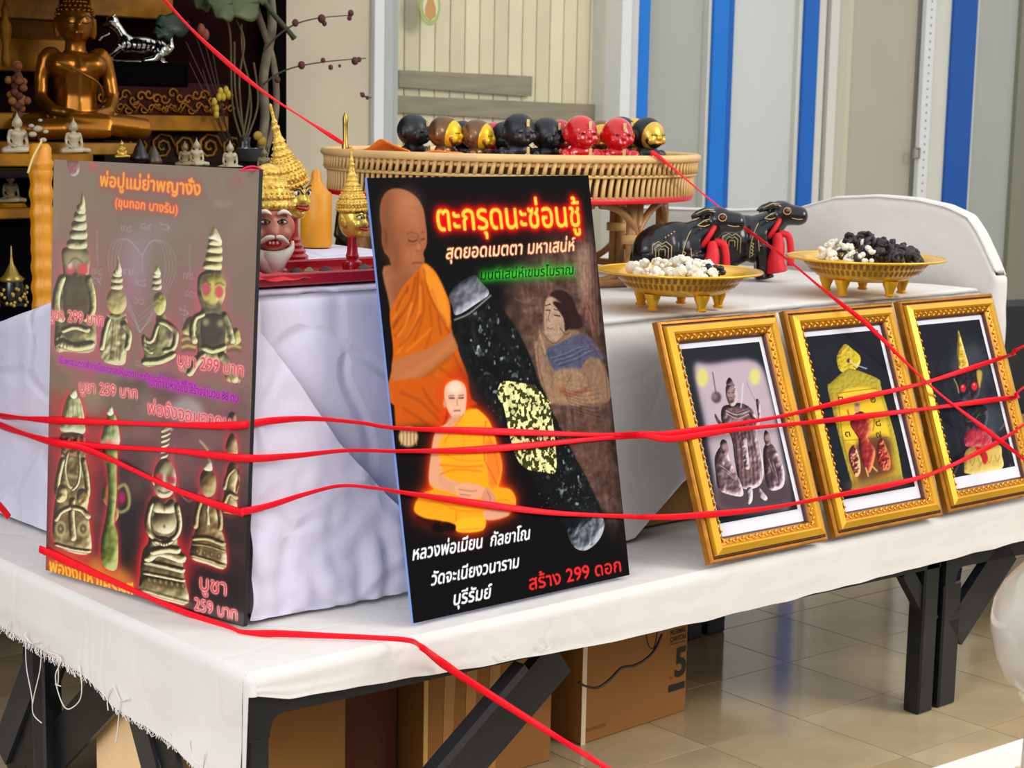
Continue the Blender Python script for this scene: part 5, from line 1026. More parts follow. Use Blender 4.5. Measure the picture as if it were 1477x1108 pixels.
# orange cloth lining
oc=M('orange_cloth',(255,128,34),.75,bump=.08,bs=30)
ZF=BC.z+ZR-.063
def drape(pts,label,h):
    O=Vector(pts[0]); n=len(pts); L=cat_rom([Vector(p) for p in pts],8); mb=MB(); m=len(L)-1
    hh=cat_rom([Vector((q,0,0)) for q in h],8)
    mb.grid(lambda u,v:tuple(L[int(round(u*m))]-O+Vector((0,0,0))+Vector((BC.x-L[int(round(u*m))].x,BC.y-L[int(round(u*m))].y,0)).normalized()*(v-.5)*.0+Vector((0,0,v*hh[int(round(u*m))].x)) + (Vector((BC.x,BC.y,0))-Vector((L[int(round(u*m))].x,L[int(round(u*m))].y,0))).normalized()*(.16*(1-v))),m,8)
    o=mb.build('orange_cloth',oc,None,True,loc=O); o.modifiers.new('s','SOLIDIFY').thickness=.004; return tag(o,label,'cloth')
def rimpt(u,v=222,k=.97):
    d=ray(u,v); ox,oy=CP.x-BC.x,CP.y-BC.y; a=d.x**2+d.y**2; b=ox*d.x+oy*d.y; c_=ox*ox+oy*oy-(RR*k)**2; D_=b*b-a*c_
    t_=(-b-math.sqrt(max(0,D_)))/a; return Vector((CP.x+d.x*t_,CP.y+d.y*t_,ZF))
drape([rimpt(u,k=.94) for u in (499,512,530,548,562,576,590)],'orange cloth peaking above the left rim of the rattan stand',[.088,.075,.082,.112,.102,.09,.08])
drape([rimpt(u,k=.93) for u in (596,612,630,650,668,684)],'low fold of orange cloth below the two gold-faced child figurines',[.056,.076,.082,.079,.076,.056])
# brass finial just outside the left rim
tag(MB().lathe([(.012,0),(.012,.01),(.008,.02),(.009,.08),(.010,.10),(.004,.118),(0,.12)],14).build('brass_pin',M('brass',(186,150,70),.3,.8),None,35,loc=(rimpt(498).x,rimpt(498).y,BC.z+ZR+.012)),'small brass bullet-shaped pin upright on the left rim of the rattan stand','pin')
# ================================================================= SEATED CHILD FIGURINES
def figurine(loc,rz,sc,body,label,face=None,bead=None,strip=True,ribbon=False):
    r=root('child_figurine',loc,rz,label,'figurine','seated child figurines in the rattan stand',sc=sc)
    mb=MB(); mb.ell((0,.01,.045),(.058,.048,.048)); mb.ell((0,0,.085),(.046,.038,.03)); mb.ell((-.05,-.03,.022),(.03,.045,.022)); mb.ell((.05,-.03,.022),(.03,.045,.022))
    for s in (-1,1): mb.tube([(s*.045,0,.088),(s*.060,-.015,.06),(s*.035,-.055,.055),(s*.008,-.062,.062)],[.018,.017,.014,.011],8); mb.ell((s*.062,-.005,.078),.02,10,8)
    fuse(mb,.006,'body',body,r,2)
    mb=MB(); mb.ell((0,.004,.152),(.056,.060,.058),20,16); mb.ell((0,-.030,.128),(.036,.030,.028)); 
    for s in (-1,1): mb.ell((s*.057,.006,.142),(.008,.014,.019),10,8); mb.ell((s*.028,-.042,.130),(.017,.016,.016),10,8)
    mb.ell((0,-.060,.138),(.008,.010,.009),10,8); mb.ell((0,-.056,.120),(.015,.010,.005),10,8); mb.ell((0,-.054,.113),(.012,.010,.005),10,8)
    for s in (-1,1): mb.ell((s*.022,-.050,.150),(.012,.007,.006),10,8)
    fuse(mb,.0042,'head',body,r,2)
    if face:
        mb=MB(); mb.ell((0,-.016,.148),(.050,.047,.052),20,16); mb.ell((0,-.0635,.138),(.009,.010,.010),10,8); mb.ell((0,-.058,.120),(.016,.010,.006),10,8)
        for s in (-1,1): mb.ell((s*.026,-.045,.130),(.018,.018,.016),10,8)
        q=fuse(mb,.004,'face_leaf',face,r,2)
        for s in (-1,1): e=MB(); wire(e,[(s*.010,-.0635,.147),(s*.021,-.0615,.150),(s*.032,-.055,.147)],.0013); e.build('eye_line',M('eye_line',(120,70,10),.5),q,True)
        MB().ell((0,-.0665,.1195),(.010,.0035,.003),8,6).build('lips',lip,q,True)
    else:
        for s in (-1,1): MB().ell((s*.022,-.0555,.150),(.007,.003,.0035),8,6).build('eye',M('eye_dark',(30,26,26),.3) if body is not blackm else M('eye_grey',(70,70,72),.3),r,True)
    if strip:
        for (x,y,z,a_) in ((.004,-.056,.178,.5),(.0,-.068,.088,0),(.03,-.062,.030,0)):
            MB().box((x-.0055,y-.003,z-.012),(x+.0055,y,z+.012),bev=.001).build('gold_leaf_flake',goldline if a_==0 else M('gold_flake',(226,200,130),.35,.4),r)
    mb=MB(); mb.tube([(.014*math.cos(a),-.066,.062+.014*math.sin(a)) for a in [2*PI*i/16 for i in range(16)]],.003,6,closed=True); mb.build('white_ring',M('white_enamel',(226,226,226),.3),r,True)
    if bead: MB().ell((.032,-.070,.046),.021,14,10).build('red_bead',lip,r,True)
    return r
blackm=M('matt_black',(22,23,25),.42,var=.15,vs=20,spec=.5); bronze=M('bronze_brown',(132,98,66),.28,.6,var=.3,vs=14); redg=M('red_enamel',(204,14,20),.2,var=.05,coat=.5); crim=M('crimson_enamel',(176,20,44),.22,coat=.4); yel=M('yellow_leaf',(240,192,28),.34,.35,var=.08,vs=30); yel2=M('gold_face',(226,184,72),.3,.5,var=.2,vs=18)
SZ=.95
def fg_at(u,vt,back,turn,body,label,sc=1,**k):
    # vt: pixel height of the crown of the head; back: metres behind the front-row line
    base=BC+Vector((ray(750,200).x,ray(750,200).y,0)).normalized()*(-.40+back); d=ray(u,200); n=Vector((RT.x,RT.y,0)).normalized(); f_=Vector((FW.x,FW.y,0)).normalized()
    # intersect the ray (u) with the vertical plane through base perpendicular to the view
    t_=(base-CP).dot(f_)/d.dot(f_); p=CP+d*t_; zt=(CP+ray(u,vt)*t_).z; s_=(zt-ZF)/.210
    return figurine((p.x,p.y,ZF),facing(u)+turn,s_,body,label,**k)
fg_at(597,164,.10,.9,blackm,'matt black child figurine, leftmost in the rattan stand')
fg_at(642,167,0,1.15,bronze,'bronze child figurine with bright yellow face, second from the left',face=yel,strip=False)
fg_at(689,172,0.0,1.2,bronze,'bronze child figurine with yellow face leaning on black ones, third from the left',face=yel,strip=False)
fg_at(668,174,.20,1.0,blackm,'black child figurine half hidden between the two yellow-faced ones')
fg_at(728,175,.16,.3,blackm,'black child figurine mostly hidden behind the tallest black one')
fg_at(749,163,-.02,.45,blackm,'tallest black child figurine with a red bead, at the middle of the row',bead=True)
fg_at(789,169,.03,.8,blackm,'black child figurine right of the one with the red bead')
fg_at(714,176,.30,.3,redg,'red child figurine glimpsed behind the second yellow-faced one')
fg_at(808,172,.18,.3,crim,'dark crimson child figurine behind, left of the larger red one')
fg_at(838,166,0,.5,redg,'bright red child figurine, left one of the front red pair')
fg_at(866,173,.20,.2,bronze,'red-capped child figurine with pale gold face behind the red pair',face=yel2)
fg_at(891,169,.05,.35,redg,'bright red child figurine, right one of the front red pair')
fg_at(897,168,.27,.6,blackm,'black child figurine hidden behind the right red one')
fg_at(915,170,.30,.9,yel2,'dull gold child figurine behind the rightmost gold-faced one',strip=False)
fg_at(934,169,.16,.75,blackm,'black child figurine with shining gold face, rightmost in the row',face=yel2,strip=False)
# ================================================================= BUFFALO STATUES
def buffalo(loc,rz,sc,label,hd=0):
    r=root('buffalo_statue',loc,rz,label,'statue','black buffalo statues with gold marks',sc=sc)
    mb=MB(); mb.ell((-.045,0,.125),(.088,.072,.088)); mb.ell((.045,0,.135),(.072,.068,.085)); mb.ell((-.09,0,.115),(.052,.062,.078)); mb.ell((0,0,.175),(.08,.04,.045)); mb.ell((.06,0,.175),(.05,.05,.05))
    for x in (-.085,.07):
        for s in (-1,1): mb.tube([(x,s*.035,.12),(x+.005,s*.038,.06),(x+.002,s*.038,.026),(x+.006,s*.038,.003)],[.042,.034,.030,.036],10)
    mb.tube([(.06,0,.165),(.095,0,.19),(.12,0,.215)],[.056,.050,.042],12); mb.ell((.125,0,.228),(.052,.043,.044)); mb.tube([(.13,0,.226),(.168,0,.222),(.194,0,.220)],[.042,.036,.033],12); mb.ell((.196,0,.220),(.024,.033,.031)); mb.ell((.184,0,.200),(.024,.024,.014))
    for s in (-1,1):
        mb.tube([(.118,s*.024,.252),(.095,s*.040,.256),(.066,s*.048,.245),(.045,s*.044,.232)],[.012,.012,.010,.005],8)
        mb.tube([(.105,s*.030,.222),(.085,s*.055,.222),(.062,s*.066,.212)],[.010,.014,.004],8); mb.ell((.140,s*.028,.236),(.012,.008,.010))
    mb.tube([(-.130,0,.14),(-.143,.0,.10),(-.140,.01,.05)],[.010,.007,.009],6)
    fuse(mb,.0052,'body',blackg,r,2)
    for s in (-1,1):
        MB().ell((.143,s*.0435,.238),(.007,.004,.006),10,8).build('eye',M('eye_redbrown',(120,24,20),.2),r,True)
        e=MB(); e.tube([(.143+.0125*math.cos(a),s*(.0448-.004*math.cos(a)**2),.238+.0115*math.sin(a)) for a in [2*PI*i/14 for i in range(14)]],.0016,5,closed=True)
        wire(e,[(.104,s*.040,.232),(.086,s*.069,.228),(.064,s*.072,.213)],.0016); wire(e,[(.104,s*.044,.215),(.085,s*.069,.210),(.064,s*.072,.213)],.0016)
        wire(e,[(.115,s*.036,.260),(.090,s*.053,.262),(.058,s*.056,.247)],.0014); wire(e,[(.160,s*.040,.214),(.184,s*.036,.210),(.212,s*.020,.212)],.0012)
        # square spiral mark on the flank, flames on the shoulder
        def on(x,z): 
            y=.074*math.sqrt(max(.02,1-((x+.03)/.15)**2*.5-((z-.13)/.10)**2*.9)); return (x,s*(y+.002),z)
        for k,q in enumerate((1,.66,.33)):
            cx,cz=-.045,.125; w_,h_=.030*q,.034*q
            e.tube([on(cx-w_,cz-h_),on(cx-w_,cz+h_*.6),on(cx-w_*.4,cz+h_),on(cx,cz+h_*.75),on(cx+w_*.4,cz+h_),on(cx+w_,cz+h_*.6),on(cx+w_,cz-h_)],.0015,5)
        for k in range(4): e.ell(on(-.035+k*.009,.172+k*.006),.0028,6,4)
        wire(e,[on(.018,.075),on(.022,.13),on(.035,.175),on(.045,.195)],.0015); wire(e,[on(.055,.075),on(.050,.105),on(.046,.14)],.0015); wire(e,[on(.060,.075),on(.058,.10),on(.066,.125)],.0015)
        for k in range(4): wire(e,[on(.022,.080+k*.012),on(.030,.088+k*.012),on(.022,.093+k*.012)],.0013); wire(e,[on(.062,.078+k*.011),on(.052,.084+k*.011),on(.062,.089+k*.011)],.0013)
        wire(e,[(.066,s*.063,.03+.05),(.075,s*.066,.06),(.064,s*.066,.045),(.078,s*.066,.032)],.0013)
        tag(e.build('gold_marking',goldline,r,True),'painted gold spirals and outlines',kind='stuff')
    e=MB(); e.tube([(.098+.044*math.cos(a)*.6,.060*math.sin(a),.172+.044*math.cos(a)) for a in [2*PI*i/22 for i in range(22)]],.0085,8,closed=True); q=e.build('red_scarf',redcloth,r,True)
    e=MB(); e.tube(cat_rom([(.112,-.052,.160),(.116,-.066,.12),(.108,-.074,.07),(.114,-.074,.03)],5),[.014+.022*(i/15) for i in range(16)],8,flat=1.0); e.tube(cat_rom([(.120,-.040,.160),(.150,-.045,.152),(.160,-.050,.10),(.160,-.055,.05)],5),[.012]*16,8,flat=.6); e.build('scarf_tail',redcloth,q,True)
    return r
ZT_=1.268
p=onz(973,418,ZT_); buffalo((p.x,p.y,ZT_),facing(985)+.02,1.0,'black buffalo statue with red neck scarf behind the nearer golden bowl')
p=onz(1070,401,ZT_); buffalo((p.x,p.y,ZT_),facing(1070)+.08,1.0,'black buffalo statue with red neck scarf, the farther one, head raised towards the right')
# ================================================================= GOLDEN FOOTED BOWLS
gb=M('bowl_gold',(246,188,44),.22,.45,var=.06,vs=9,spec=.6); hole=M('bowl_slot',(150,104,40),.6)
def bowl(c,R,label,nf=4):
    r=root('offering_bowl',c,0,label,'bowl','golden footed bowls'); h=R*.25; z0=R*.18
    mb=MB(); mb.lathe([(.001,z0),(R*.50,z0),(R*.62,z0+R*.05),(R*.70,z0+h*.5),(R*.80,z0+h*.95),(R*.84,z0+h),(R,z0+h+R*.02),(R*1.0,z0+h+R*.035),(R*.82,z0+h+.012*R),(R*.77,z0+h*.9),(R*.60,z0+R*.06),(.001,z0+R*.02)],72,cap=False); mb.build('dish',gb,r,40)
    mb=MB(); ring(mb,R,z0+h+R*.028,R*.016,72,6); mb.build('rim',gb,r,True)
    n=64
    for row,(t0,t1) in enumerate(((.60,.88),(.22,.50))):
        mb=MB()
        for k in range(n):
            a=2*PI*(k+.5*row)/n
            rr=lambda t: mix(R*.625,R*.825,t)+.0012
            sk=.02; w_=.026
            P=[(rr(t)*math.cos(a+o+sk*(t-t0)),rr(t)*math.sin(a+o+sk*(t-t0)),z0+R*.04+t*(h-R*.03)) for t,o in ((t0,-w_),(t0,w_),(t1,w_),(t1,-w_))]
            mb.add(P,[(0,1,2,3)])
        tag(mb.build('pierced_slot_row',hole,r),'row of small pierced slots',kind='stuff')
    for k in range(nf*2-1 if nf>4 else 5):
        a=va+2*PI*(k+.38)/5
        MB().lathe([(R*.055,0),(R*.07,R*.02),(R*.05,R*.04),(R*.065,R*.09),(R*.09,R*.15),(R*.10,z0+R*.02)],16,mat=T3(R*.5*math.cos(a),R*.5*math.sin(a),0)).build('foot',gb,r,35)
    return r,h,z0
cream=M('amulet_cream',(232,226,206),.7,var=.10,vs=60,bump=.3,bs=120); char=M('amulet_char',(46,38,40),.55,var=.4,vs=40,bump=.3,bs=120); dkb=M('amulet_black',(24,24,28),.4,var=.4,vs=50)
def amulet_mesh(kind,seed):
    rs=random.Random(seed); mb=MB()
    if kind=='ring': mb.tube([(.012*math.cos(a),.012*math.sin(a),.003*math.sin(2*a+seed)) for a in [2*PI*i/12 for i in range(12)]],.0055,6,closed=True)
    elif kind=='knot':
        for k in range(3): q=rs.random()*6; mb.tube([(.010*math.cos(a+q)+.007*math.cos(2.1*k),.009*math.sin(a+q)+.007*math.sin(2.1*k),.004*math.sin(a*2+k)) for a in [2*PI*i/9 for i in range(9)]],.005,5,closed=True)
    elif kind=='tube': mb.lathe([(.010,-.014),(.012,-.012),(.011,0),(.012,.012),(.010,.014),(.004,.0145)],9); mb.lathe([(.0105,-.003),(.0135,0),(.0105,.003)],9)
    else:
        for k in range(6): mb.ell((rs.uniform(-.014,.014),rs.uniform(-.010,.010),rs.uniform(-.008,.008)),(rs.uniform(.004,.009),rs.uniform(.004,.009),rs.uniform(.004,.008)),8,6)
    return mb
AM={}
for k in ('ring','knot','tube','lump'):
    for s in range(2): o=amulet_mesh(k,s).build('amulet',cream,None,True); AM[(k,s)]=o.data; bpy.data.objects.remove(o)
for (k,s),me in list(AM.items()):
    for nm,mt in (('c',char),('b',dkb)): m2=me.copy(); m2.materials[0]=mt; AM[(k,s,nm)]=m2
def heap(c,R,z0,h,items,rs,zk):
    rr=[]
    for (kind,colr,n,label,grp,fx) in items:
        for i in range(n):
            for tr in range(60):
                a=rs.random()*2*PI; q=math.sqrt(rs.random())*.66*R; x,y=q*math.cos(a),q*math.sin(a)
                # picture-right coordinate decides which end of the dish
                e=(x*RT.x+y*RT.y)/(R*.66)
                if fx(e,rs): break
            top=z0+R*.06+ (h-R*.0)*.55 +zk*max(0,1-(q/(R*.78))**1.6)
            lay=rs.random(); z=mix(z0+h*.75,top+h*.25,lay**.35)
            key=(kind,rs.randint(0,1)) if colr=='w' else (kind,rs.randint(0,1),colr)
            o=bpy.data.objects.new('amulet',AM[key]); COL.objects.link(o); s_=rs.uniform(.95,1.35)*R/.22; o.scale=(s_,s_,s_); o.location=(c.x+x,c.y+y,c.z+z); o.rotation_euler=(rs.random()*6,rs.random()*6,rs.random()*6); tag(o,label,'amulet',grp)
R1_=.238; p=onz(984,450,ZT_); c1=Vector((p.x,p.y,ZT_))+Vector((FW.x,FW.y,0)).normalized()*.11; b1,h1,z1=bowl(c1,R1_,'nearer golden footed bowl, heaped with mostly off-white amulets')
c1w=c1
anyw=lambda e,rs: True
heap(c1,R1_,z1,h1,[('lump','w',44,'off-white lumpy amulet in the heap in the nearer golden bowl','off-white amulets in the nearer bowl',lambda e,rs:-.8<e<.6),('tube','w',24,'off-white rolled amulet in the heap in the nearer golden bowl','off-white rolls in the nearer bowl',lambda e,rs:-.9<e<.7),('lump','b',7,'glossy black amulet among the off-white ones in the nearer golden bowl','black amulets in the nearer bowl',lambda e,rs:.05<e<.8)],random.Random(4),.030)
R2_=.252; p=onz(1258,429,ZT_); c2=Vector((p.x,p.y,ZT_))+Vector((FW.x,FW.y,0)).normalized()*.13; b2,h2_,z2=bowl(c2,R2_,'farther golden footed bowl, heaped with dark knotted amulets')
heap(c2,R2_,z2,h2_,[('knot','c',34,'dark brown knotted amulet heaped in the farther golden bowl','dark knotted amulets in the farther bowl',lambda e,rs:e>-.45),('ring','c',26,'dark brown ring-shaped amulet heaped in the farther golden bowl','dark ring amulets in the farther bowl',lambda e,rs:e>-.6),('lump','w',20,'cream lumpy amulet at the left of the heap in the farther bowl','cream amulets in the farther bowl',lambda e,rs:e<-.05),('ring','w',9,'cream ring-shaped amulet in the heap in the farther bowl','cream rings in the farther bowl',lambda e,rs:e<.25),('tube','c',12,'dark tubular amulet in the heap in the farther bowl','dark tube amulets in the farther bowl',lambda e,rs:e>.1)],random.Random(8),.068)
for u,v,D_,k in ((1034,402,0,'b'),):
    pass
# ================================================================= ALTAR AT THE LEFT BACK
AY=6.0
dkred=M('altar_red',(30,8,6),.8,var=.4,vs=8,spec=.05); altg=M('altar_gold',(140,90,4),.5,.25,spec=.2,var=.45,vs=7,bump=.15,bs=30); altd=M('altar_black',(5,4,4),.9,spec=.04); buddg=M('buddha_gold',(150,92,12),.30,.75,var=.25,vs=6,spec=.6); altw=M('altar_wood',(92,54,3),.7,.0,spec=.1,var=.35,vs=5,stretch=(1,1,5))  # altar colours are kept dark to stand in for the alcove's shade
al=root('altar_cabinet',ony(180,300,AY-.1),0,'dark stepped altar cabinet with red and gold carving, at the left back','altar'); O=Vector(al.location)
def abox(nm,u0,v0,u1,v1,y0,y1,mat,bev=.004):
    a=ony(u0,v1,y0); b=ony(u1,v0,y0); return relto(MB().box((a.x,y0,a.z),(b.x,y1,b.z),bev=bev),O).build(nm,mat,al)
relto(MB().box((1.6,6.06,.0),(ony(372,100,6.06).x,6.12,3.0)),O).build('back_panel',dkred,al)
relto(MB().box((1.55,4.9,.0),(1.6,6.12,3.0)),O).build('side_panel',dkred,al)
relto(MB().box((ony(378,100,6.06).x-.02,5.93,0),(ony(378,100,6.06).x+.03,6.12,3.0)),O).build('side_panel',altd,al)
abox('unseen_shade_panel',-420,-210,400,-160,5.0,6.12,dkred)  # unseen panel above the altar, added to keep it dark
abox('gold_step',-60,-12,86,22,5.95,6.05,altg); abox('gold_step',-60,58,100,100,5.90,6.05,altg); abox('wood_step',-60,24,98,58,5.97,6.05,altw); abox('gold_step',130,-12,250,22,5.98,6.05,altg)
abox('plinth',138,92,272,122,5.85,6.05,altd)
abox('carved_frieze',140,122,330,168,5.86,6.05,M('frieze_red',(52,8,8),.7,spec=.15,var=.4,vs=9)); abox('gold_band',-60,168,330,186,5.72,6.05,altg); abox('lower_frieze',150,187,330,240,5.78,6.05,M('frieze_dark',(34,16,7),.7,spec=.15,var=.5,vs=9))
abox('gold_base',-60,207,205,224,5.45,5.95,M('altar_gold_bright',(150,104,26),.38,.4,var=.3,vs=5)); abox('offering_shelf',-60,241,420,258,5.25,6.0,M('shelf_dark',(20,12,8),.8,spec=.1)); abox('front_step',-60,222,135,241,5.30,5.445,altg); abox('under_shelf',-60,300,52,318,5.30,5.8,altg); abox('recess_shade_block',-60,258,420,520,5.6,6.05,altd)  # the solid black block below the shelf stands in for recess shade
# carved scrolls on the friezes (too fine to count)
rs=random.Random(12); mb=MB()
def scroll(mb,c,r,w,turn=2.0,sg=1):
    mb.tube([Vector((c[0]+r*(1-t)*math.cos(sg*t*turn*2*PI),c[1],c[2]+r*(1-t)*math.sin(sg*t*turn*2*PI))) for t in [i/16 for i in range(15)]],w,5)
for k in range(17):
    u=146+k*11.4; c=ony(u,140+5*math.sin(k*1.9),5.855); scroll(mb,c,.022,.005,1.2,1 if k%2 else -1); c=ony(u+4,156+3*math.cos(k*2.3),5.855); scroll(mb,c,.018,.004,1.1,-1 if k%2 else 1)
for k in range(8): u=150+k*22; mb.tube([ony(u,163,5.852),ony(u+8,150,5.852),ony(u+20,162,5.852)],.004,5)
relto(mb,O); tag(mb.build('gilded_scrollwork',altg,al,True),'gilded scrollwork on dark red',kind='stuff')
mb=MB()
for k in range(5): c=ony(200+k*34,212,5.775); scroll(mb,c,.055,.006,2.2,1 if k%2 else -1)
relto(mb,O); tag(mb.build('gilded_spiral',altg,al,True),kind='stuff')
def buddha(loc,rz,h,mat,label,name='buddha_statue',vox=.012,cat='statue',base=None,grp=None,detail=True):
    r=root(name,loc,rz,label,cat,grp); s_=h
    mb=MB(); E=lambda c,q,n=14,m=10: mb.ell(tuple(x*s_ for x in c),tuple(x*s_ for x in q),n,m); Tb=lambda p,q: mb.tube([tuple(x*s_ for x in a) for a in p],[x*s_ for x in q],10)
    E((0,.02,.09),(.20,.14,.09)); Tb([(-.08,.02,.10),(-.33,-.10,.07)],[.085,.065]); Tb([(.08,.02,.10),(.33,-.10,.07)],[.085,.065])
    Tb([(-.33,-.11,.065),(-.1,-.24,.075),(.12,-.24,.07)],[.062,.056,.04]); Tb([(.33,-.11,.075),(.1,-.22,.10),(-.10,-.23,.115)],[.062,.055,.04])
    Tb([(0,.03,.10),(0,.03,.25),(0,.02,.38),(0,.02,.455)],[.125,.108,.128,.09]); E((-.07,-.03,.40),(.085,.07,.065)); E((.07,-.03,.40),(.085,.07,.065))
    for q in (-1,1): E((q*.125,.02,.45),(.055,.05,.045)); Tb([(q*.150,.02,.44),(q*.178,.02,.33),(q*.188,-.005,.225)],[.044,.038,.034]); Tb([(q*.188,-.005,.225),(q*.14,-.12,.165),(q*.05,-.18,.15)],[.036,.031,.026])
    E((0,-.185,.145),(.08,.05,.022)); Tb([(0,.02,.46),(0,.015,.54)],[.058,.052]); E((0,.005,.62),(.092,.095,.112),18,14); E((0,-.03,.575),(.055,.05,.05)); E((0,-.094,.608),(.014,.018,.03)); E((0,-.091,.592),(.02,.016,.012)); E((0,-.083,.562),(.028,.014,.010))
    for q in (-1,1): Tb([(q*.094,.01,.645),(q*.101,.012,.585),(q*.094,.015,.535)],[.018,.014,.014]); E((q*.033,-.07,.622),(.022,.014,.010))
    E((0,.015,.70),(.062,.062,.045)); Tb([(0,.015,.73),(0,.015,.78),(0,.015,.86)],[.03,.022,.004])
    fuse(mb,vox*h,'body',mat,r,2)
    if detail:
        e=MB(); P=lambda a: tuple(x*s_ for x in a)
        for q in (-1,1): wire(e,[P((q*.012,-.096,.636)),P((q*.037,-.096,.654)),P((q*.072,-.070,.640))],.0035*s_); wire(e,[P((q*.016,-.092,.618)),P((q*.038,-.093,.612)),P((q*.062,-.078,.620))],.0028*s_)
        wire(e,[P((-.026,-.098,.563)),P((0,-.100,.560)),P((.026,-.098,.563))],.0025*s_); e.build('face_lines',M('budd_dark',(50,26,8),.5),r,True)
        e=MB(); e.tube(cat_rom([P((-.13,-.10,.42)),P((0,-.125,.36)),P((.10,-.10,.30)),P((.13,-.03,.20))],5),.006*s_,6); e.build('robe_edge',mat,r,True)
        cu=MB(); 
        for i in range(4):
            z=.66+i*.022; rr=.097*math.sqrt(max(.05,1-((z-.62)/.125)**2))+.003
            for k in range(18): a=2*PI*(k+.5*i)/18; 
            for k in range(18):
                a=2*PI*(k+.5*i)/18
                if math.sin(a)>-.45 or z>.675: cu.ell(P((rr*math.cos(a),.01+rr*math.sin(a),z)),.011*s_,6,4)
        tag(cu.build('hair_curls',mat,r,True),kind='stuff')
    if base:
        b=MB(); b.lathe([(.38*h,-.10*h),(.40*h,-.085*h),(.36*h,-.06*h),(.37*h,-.04*h),(.34*h,-.02*h),(.34*h,0)],26); o=b.build('pedestal',base,r,30); o.scale=(1,.72,1)
    return r
def bat(u,vb,y,hpx,mat,label,turn=.0,**k):
    p=ony(u,vb,y); sc_=(Vector(p)-CP).dot(FW); h=hpx*sc_/F_PX/.86; return buddha(p,facing(u)+turn,h,mat,label,**k)
bat(112,206,5.70,236,buddg,'large golden seated Buddha on the dark altar at the upper left',.2,vox=.010)
wh=M('alabaster',(176,162,130),.45,var=.12,vs=20); wh2=M('old_ivory',(128,110,74),.5,var=.2,vs=20)
bat(26,222,5.38,62,wh,'white seated Buddha on a pale pedestal at the far left edge',.3,vox=.02,base=wh,detail=False,name='small_buddha',grp='small white Buddhas on the altar')
bat(107,222,5.38,54,wh,'white seated Buddha in front of the big golden one',.35,vox=.02,detail=False,name='small_buddha',grp='small white Buddhas on the altar')
bat(16,293,5.40,50,wh2,'old ivory seated Buddha on the lower shelf at the far left',.3,vox=.02,base=altg,detail=False,name='small_buddha',grp='small white Buddhas on the altar')
bat(176,228,5.38,28,M('tiny_gold',(206,166,70),.3,.5),'tiny gilded Buddha figure above the left poster edge',.2,vox=.03,detail=False,name='small_buddha',grp='small white Buddhas on the altar')
bat(267,240,5.36,38,wh2,'pale standing-looking Buddha, left of the close pair behind the left poster',.2,vox=.02,detail=False,name='small_buddha',grp='small white Buddhas on the altar')
bat(284,240,5.36,42,wh,'pale Buddha, right of the close pair behind the left poster',.2,vox=.02,detail=False,name='small_buddha',grp='small white Buddhas on the altar')
bat(332,246,5.34,45,wh,'pale seated Buddha right above the poster corner, before the glass bowl',.1,vox=.02,detail=False,name='small_buddha',grp='small white Buddhas on the altar')
bat(381,250,5.34,40,wh2,'dull ivory Buddha partly behind the tall golden mask spire',.1,vox=.02,detail=False,name='small_buddha',grp='small white Buddhas on the altar')
for u,vb,hp,lb in ((202,232,32,'black conical figure behind the left poster, beside the tiny gilded Buddha'),(222,236,28,'dark brown figure right of the black conical one on the altar')):
    p=ony(u,vb,5.37); s_=hp*5.9/F_PX; tag(MB().lathe([(.45*s_,0),(.42*s_,.2*s_),(.30*s_,.4*s_),(.26*s_,.55*s_),(.18*s_,.7*s_),(.05*s_,.95*s_),(0,s_)],18).build('dark_figure',M('dark_fig_%d'%u,(26,18,14) if u<210 else (78,60,36),.4,var=.3,vs=20),None,True,loc=p),lb,'figurine')
# black and gold stupa on the lower left
p=ony(18,440,5.2); st=root('stupa',p,0,'black glass stupa with slender gold spire in the dark lower left recess','stupa'); p2=(Vector(p)-CP).dot(FW)/F_PX
MB().lathe([(20*p2,0),(22*p2,4*p2),(17*p2,8*p2),(18*p2,20*p2),(16*p2,34*p2)],24).build('body',blackg,st,35); MB().lathe([(16*p2,34*p2),(18*p2,38*p2),(11*p2,44*p2),(6*p2,54*p2),(3*p2,60*p2),(1.6*p2,70*p2),(1*p2,84*p2),(0,86*p2)],20).build('spire',M('dull_gold',(146,122,50),.35,.6),st,True)
mb=MB()
for k in range(70): a=rs.random()*6.28; z=rs.random()*26*p2; mb.ell((21*p2*math.cos(a),21*p2*math.sin(a),z),.006,6,4)
tag(mb.build('bead_ornament',M('bead_gold',(170,140,60),.4,.4),st,True),kind='stuff')
# silver tiger on the black plinth
p=ony(196,92,5.93); tg=root('tiger_statue',p,facing(196),'shiny silver lying tiger on the black plinth','statue'); k_=(Vector(p)-CP).dot(FW)/F_PX; silver=M('silver_chrome',(206,206,190),.18,1.0,var=.3,vs=25)
mb=MB(); S=lambda *a: tuple(x*k_ for x in a)
mb.ell(S(6,0,26),S(30,12,13)); mb.ell(S(34,0,20),S(14,12,15)); mb.ell(S(-14,0,28),S(14,12,15)); mb.tube([S(-16,0,34),S(-24,0,48),S(-30,0,56)],[9*k_,8*k_,8*k_],10); mb.ell(S(-33,0,58),S(11,10,10)); mb.ell(S(-42,0,54),S(6,6,5)); mb.ell(S(-30,-7,67),S(3,2,4),8,6); mb.ell(S(-30,7,67),S(3,2,4),8,6)
for q in (-1,1): mb.tube([S(-22,q*8,24),S(-34,q*9,12),S(-48,q*9,5)],[7*k_,5*k_,4*k_],8); mb.tube([S(34,q*9,16),S(26,q*12,6),S(10,q*12,4)],[9*k_,6*k_,4*k_],8)
mb.tube([S(44,0,14),S(52,0,24),S(50,0,38),S(44,0,40)],[3*k_]*4,8); mb.ell(S(0,0,3),S(48,14,3.4)); mb.tube([S(-36,-3,42),S(-48,-6,36),S(-52,-6,30)],[3.4*k_,3*k_,3*k_],8)
fuse(mb,2.0*k_,'body',silver,tg,1); mb=MB()
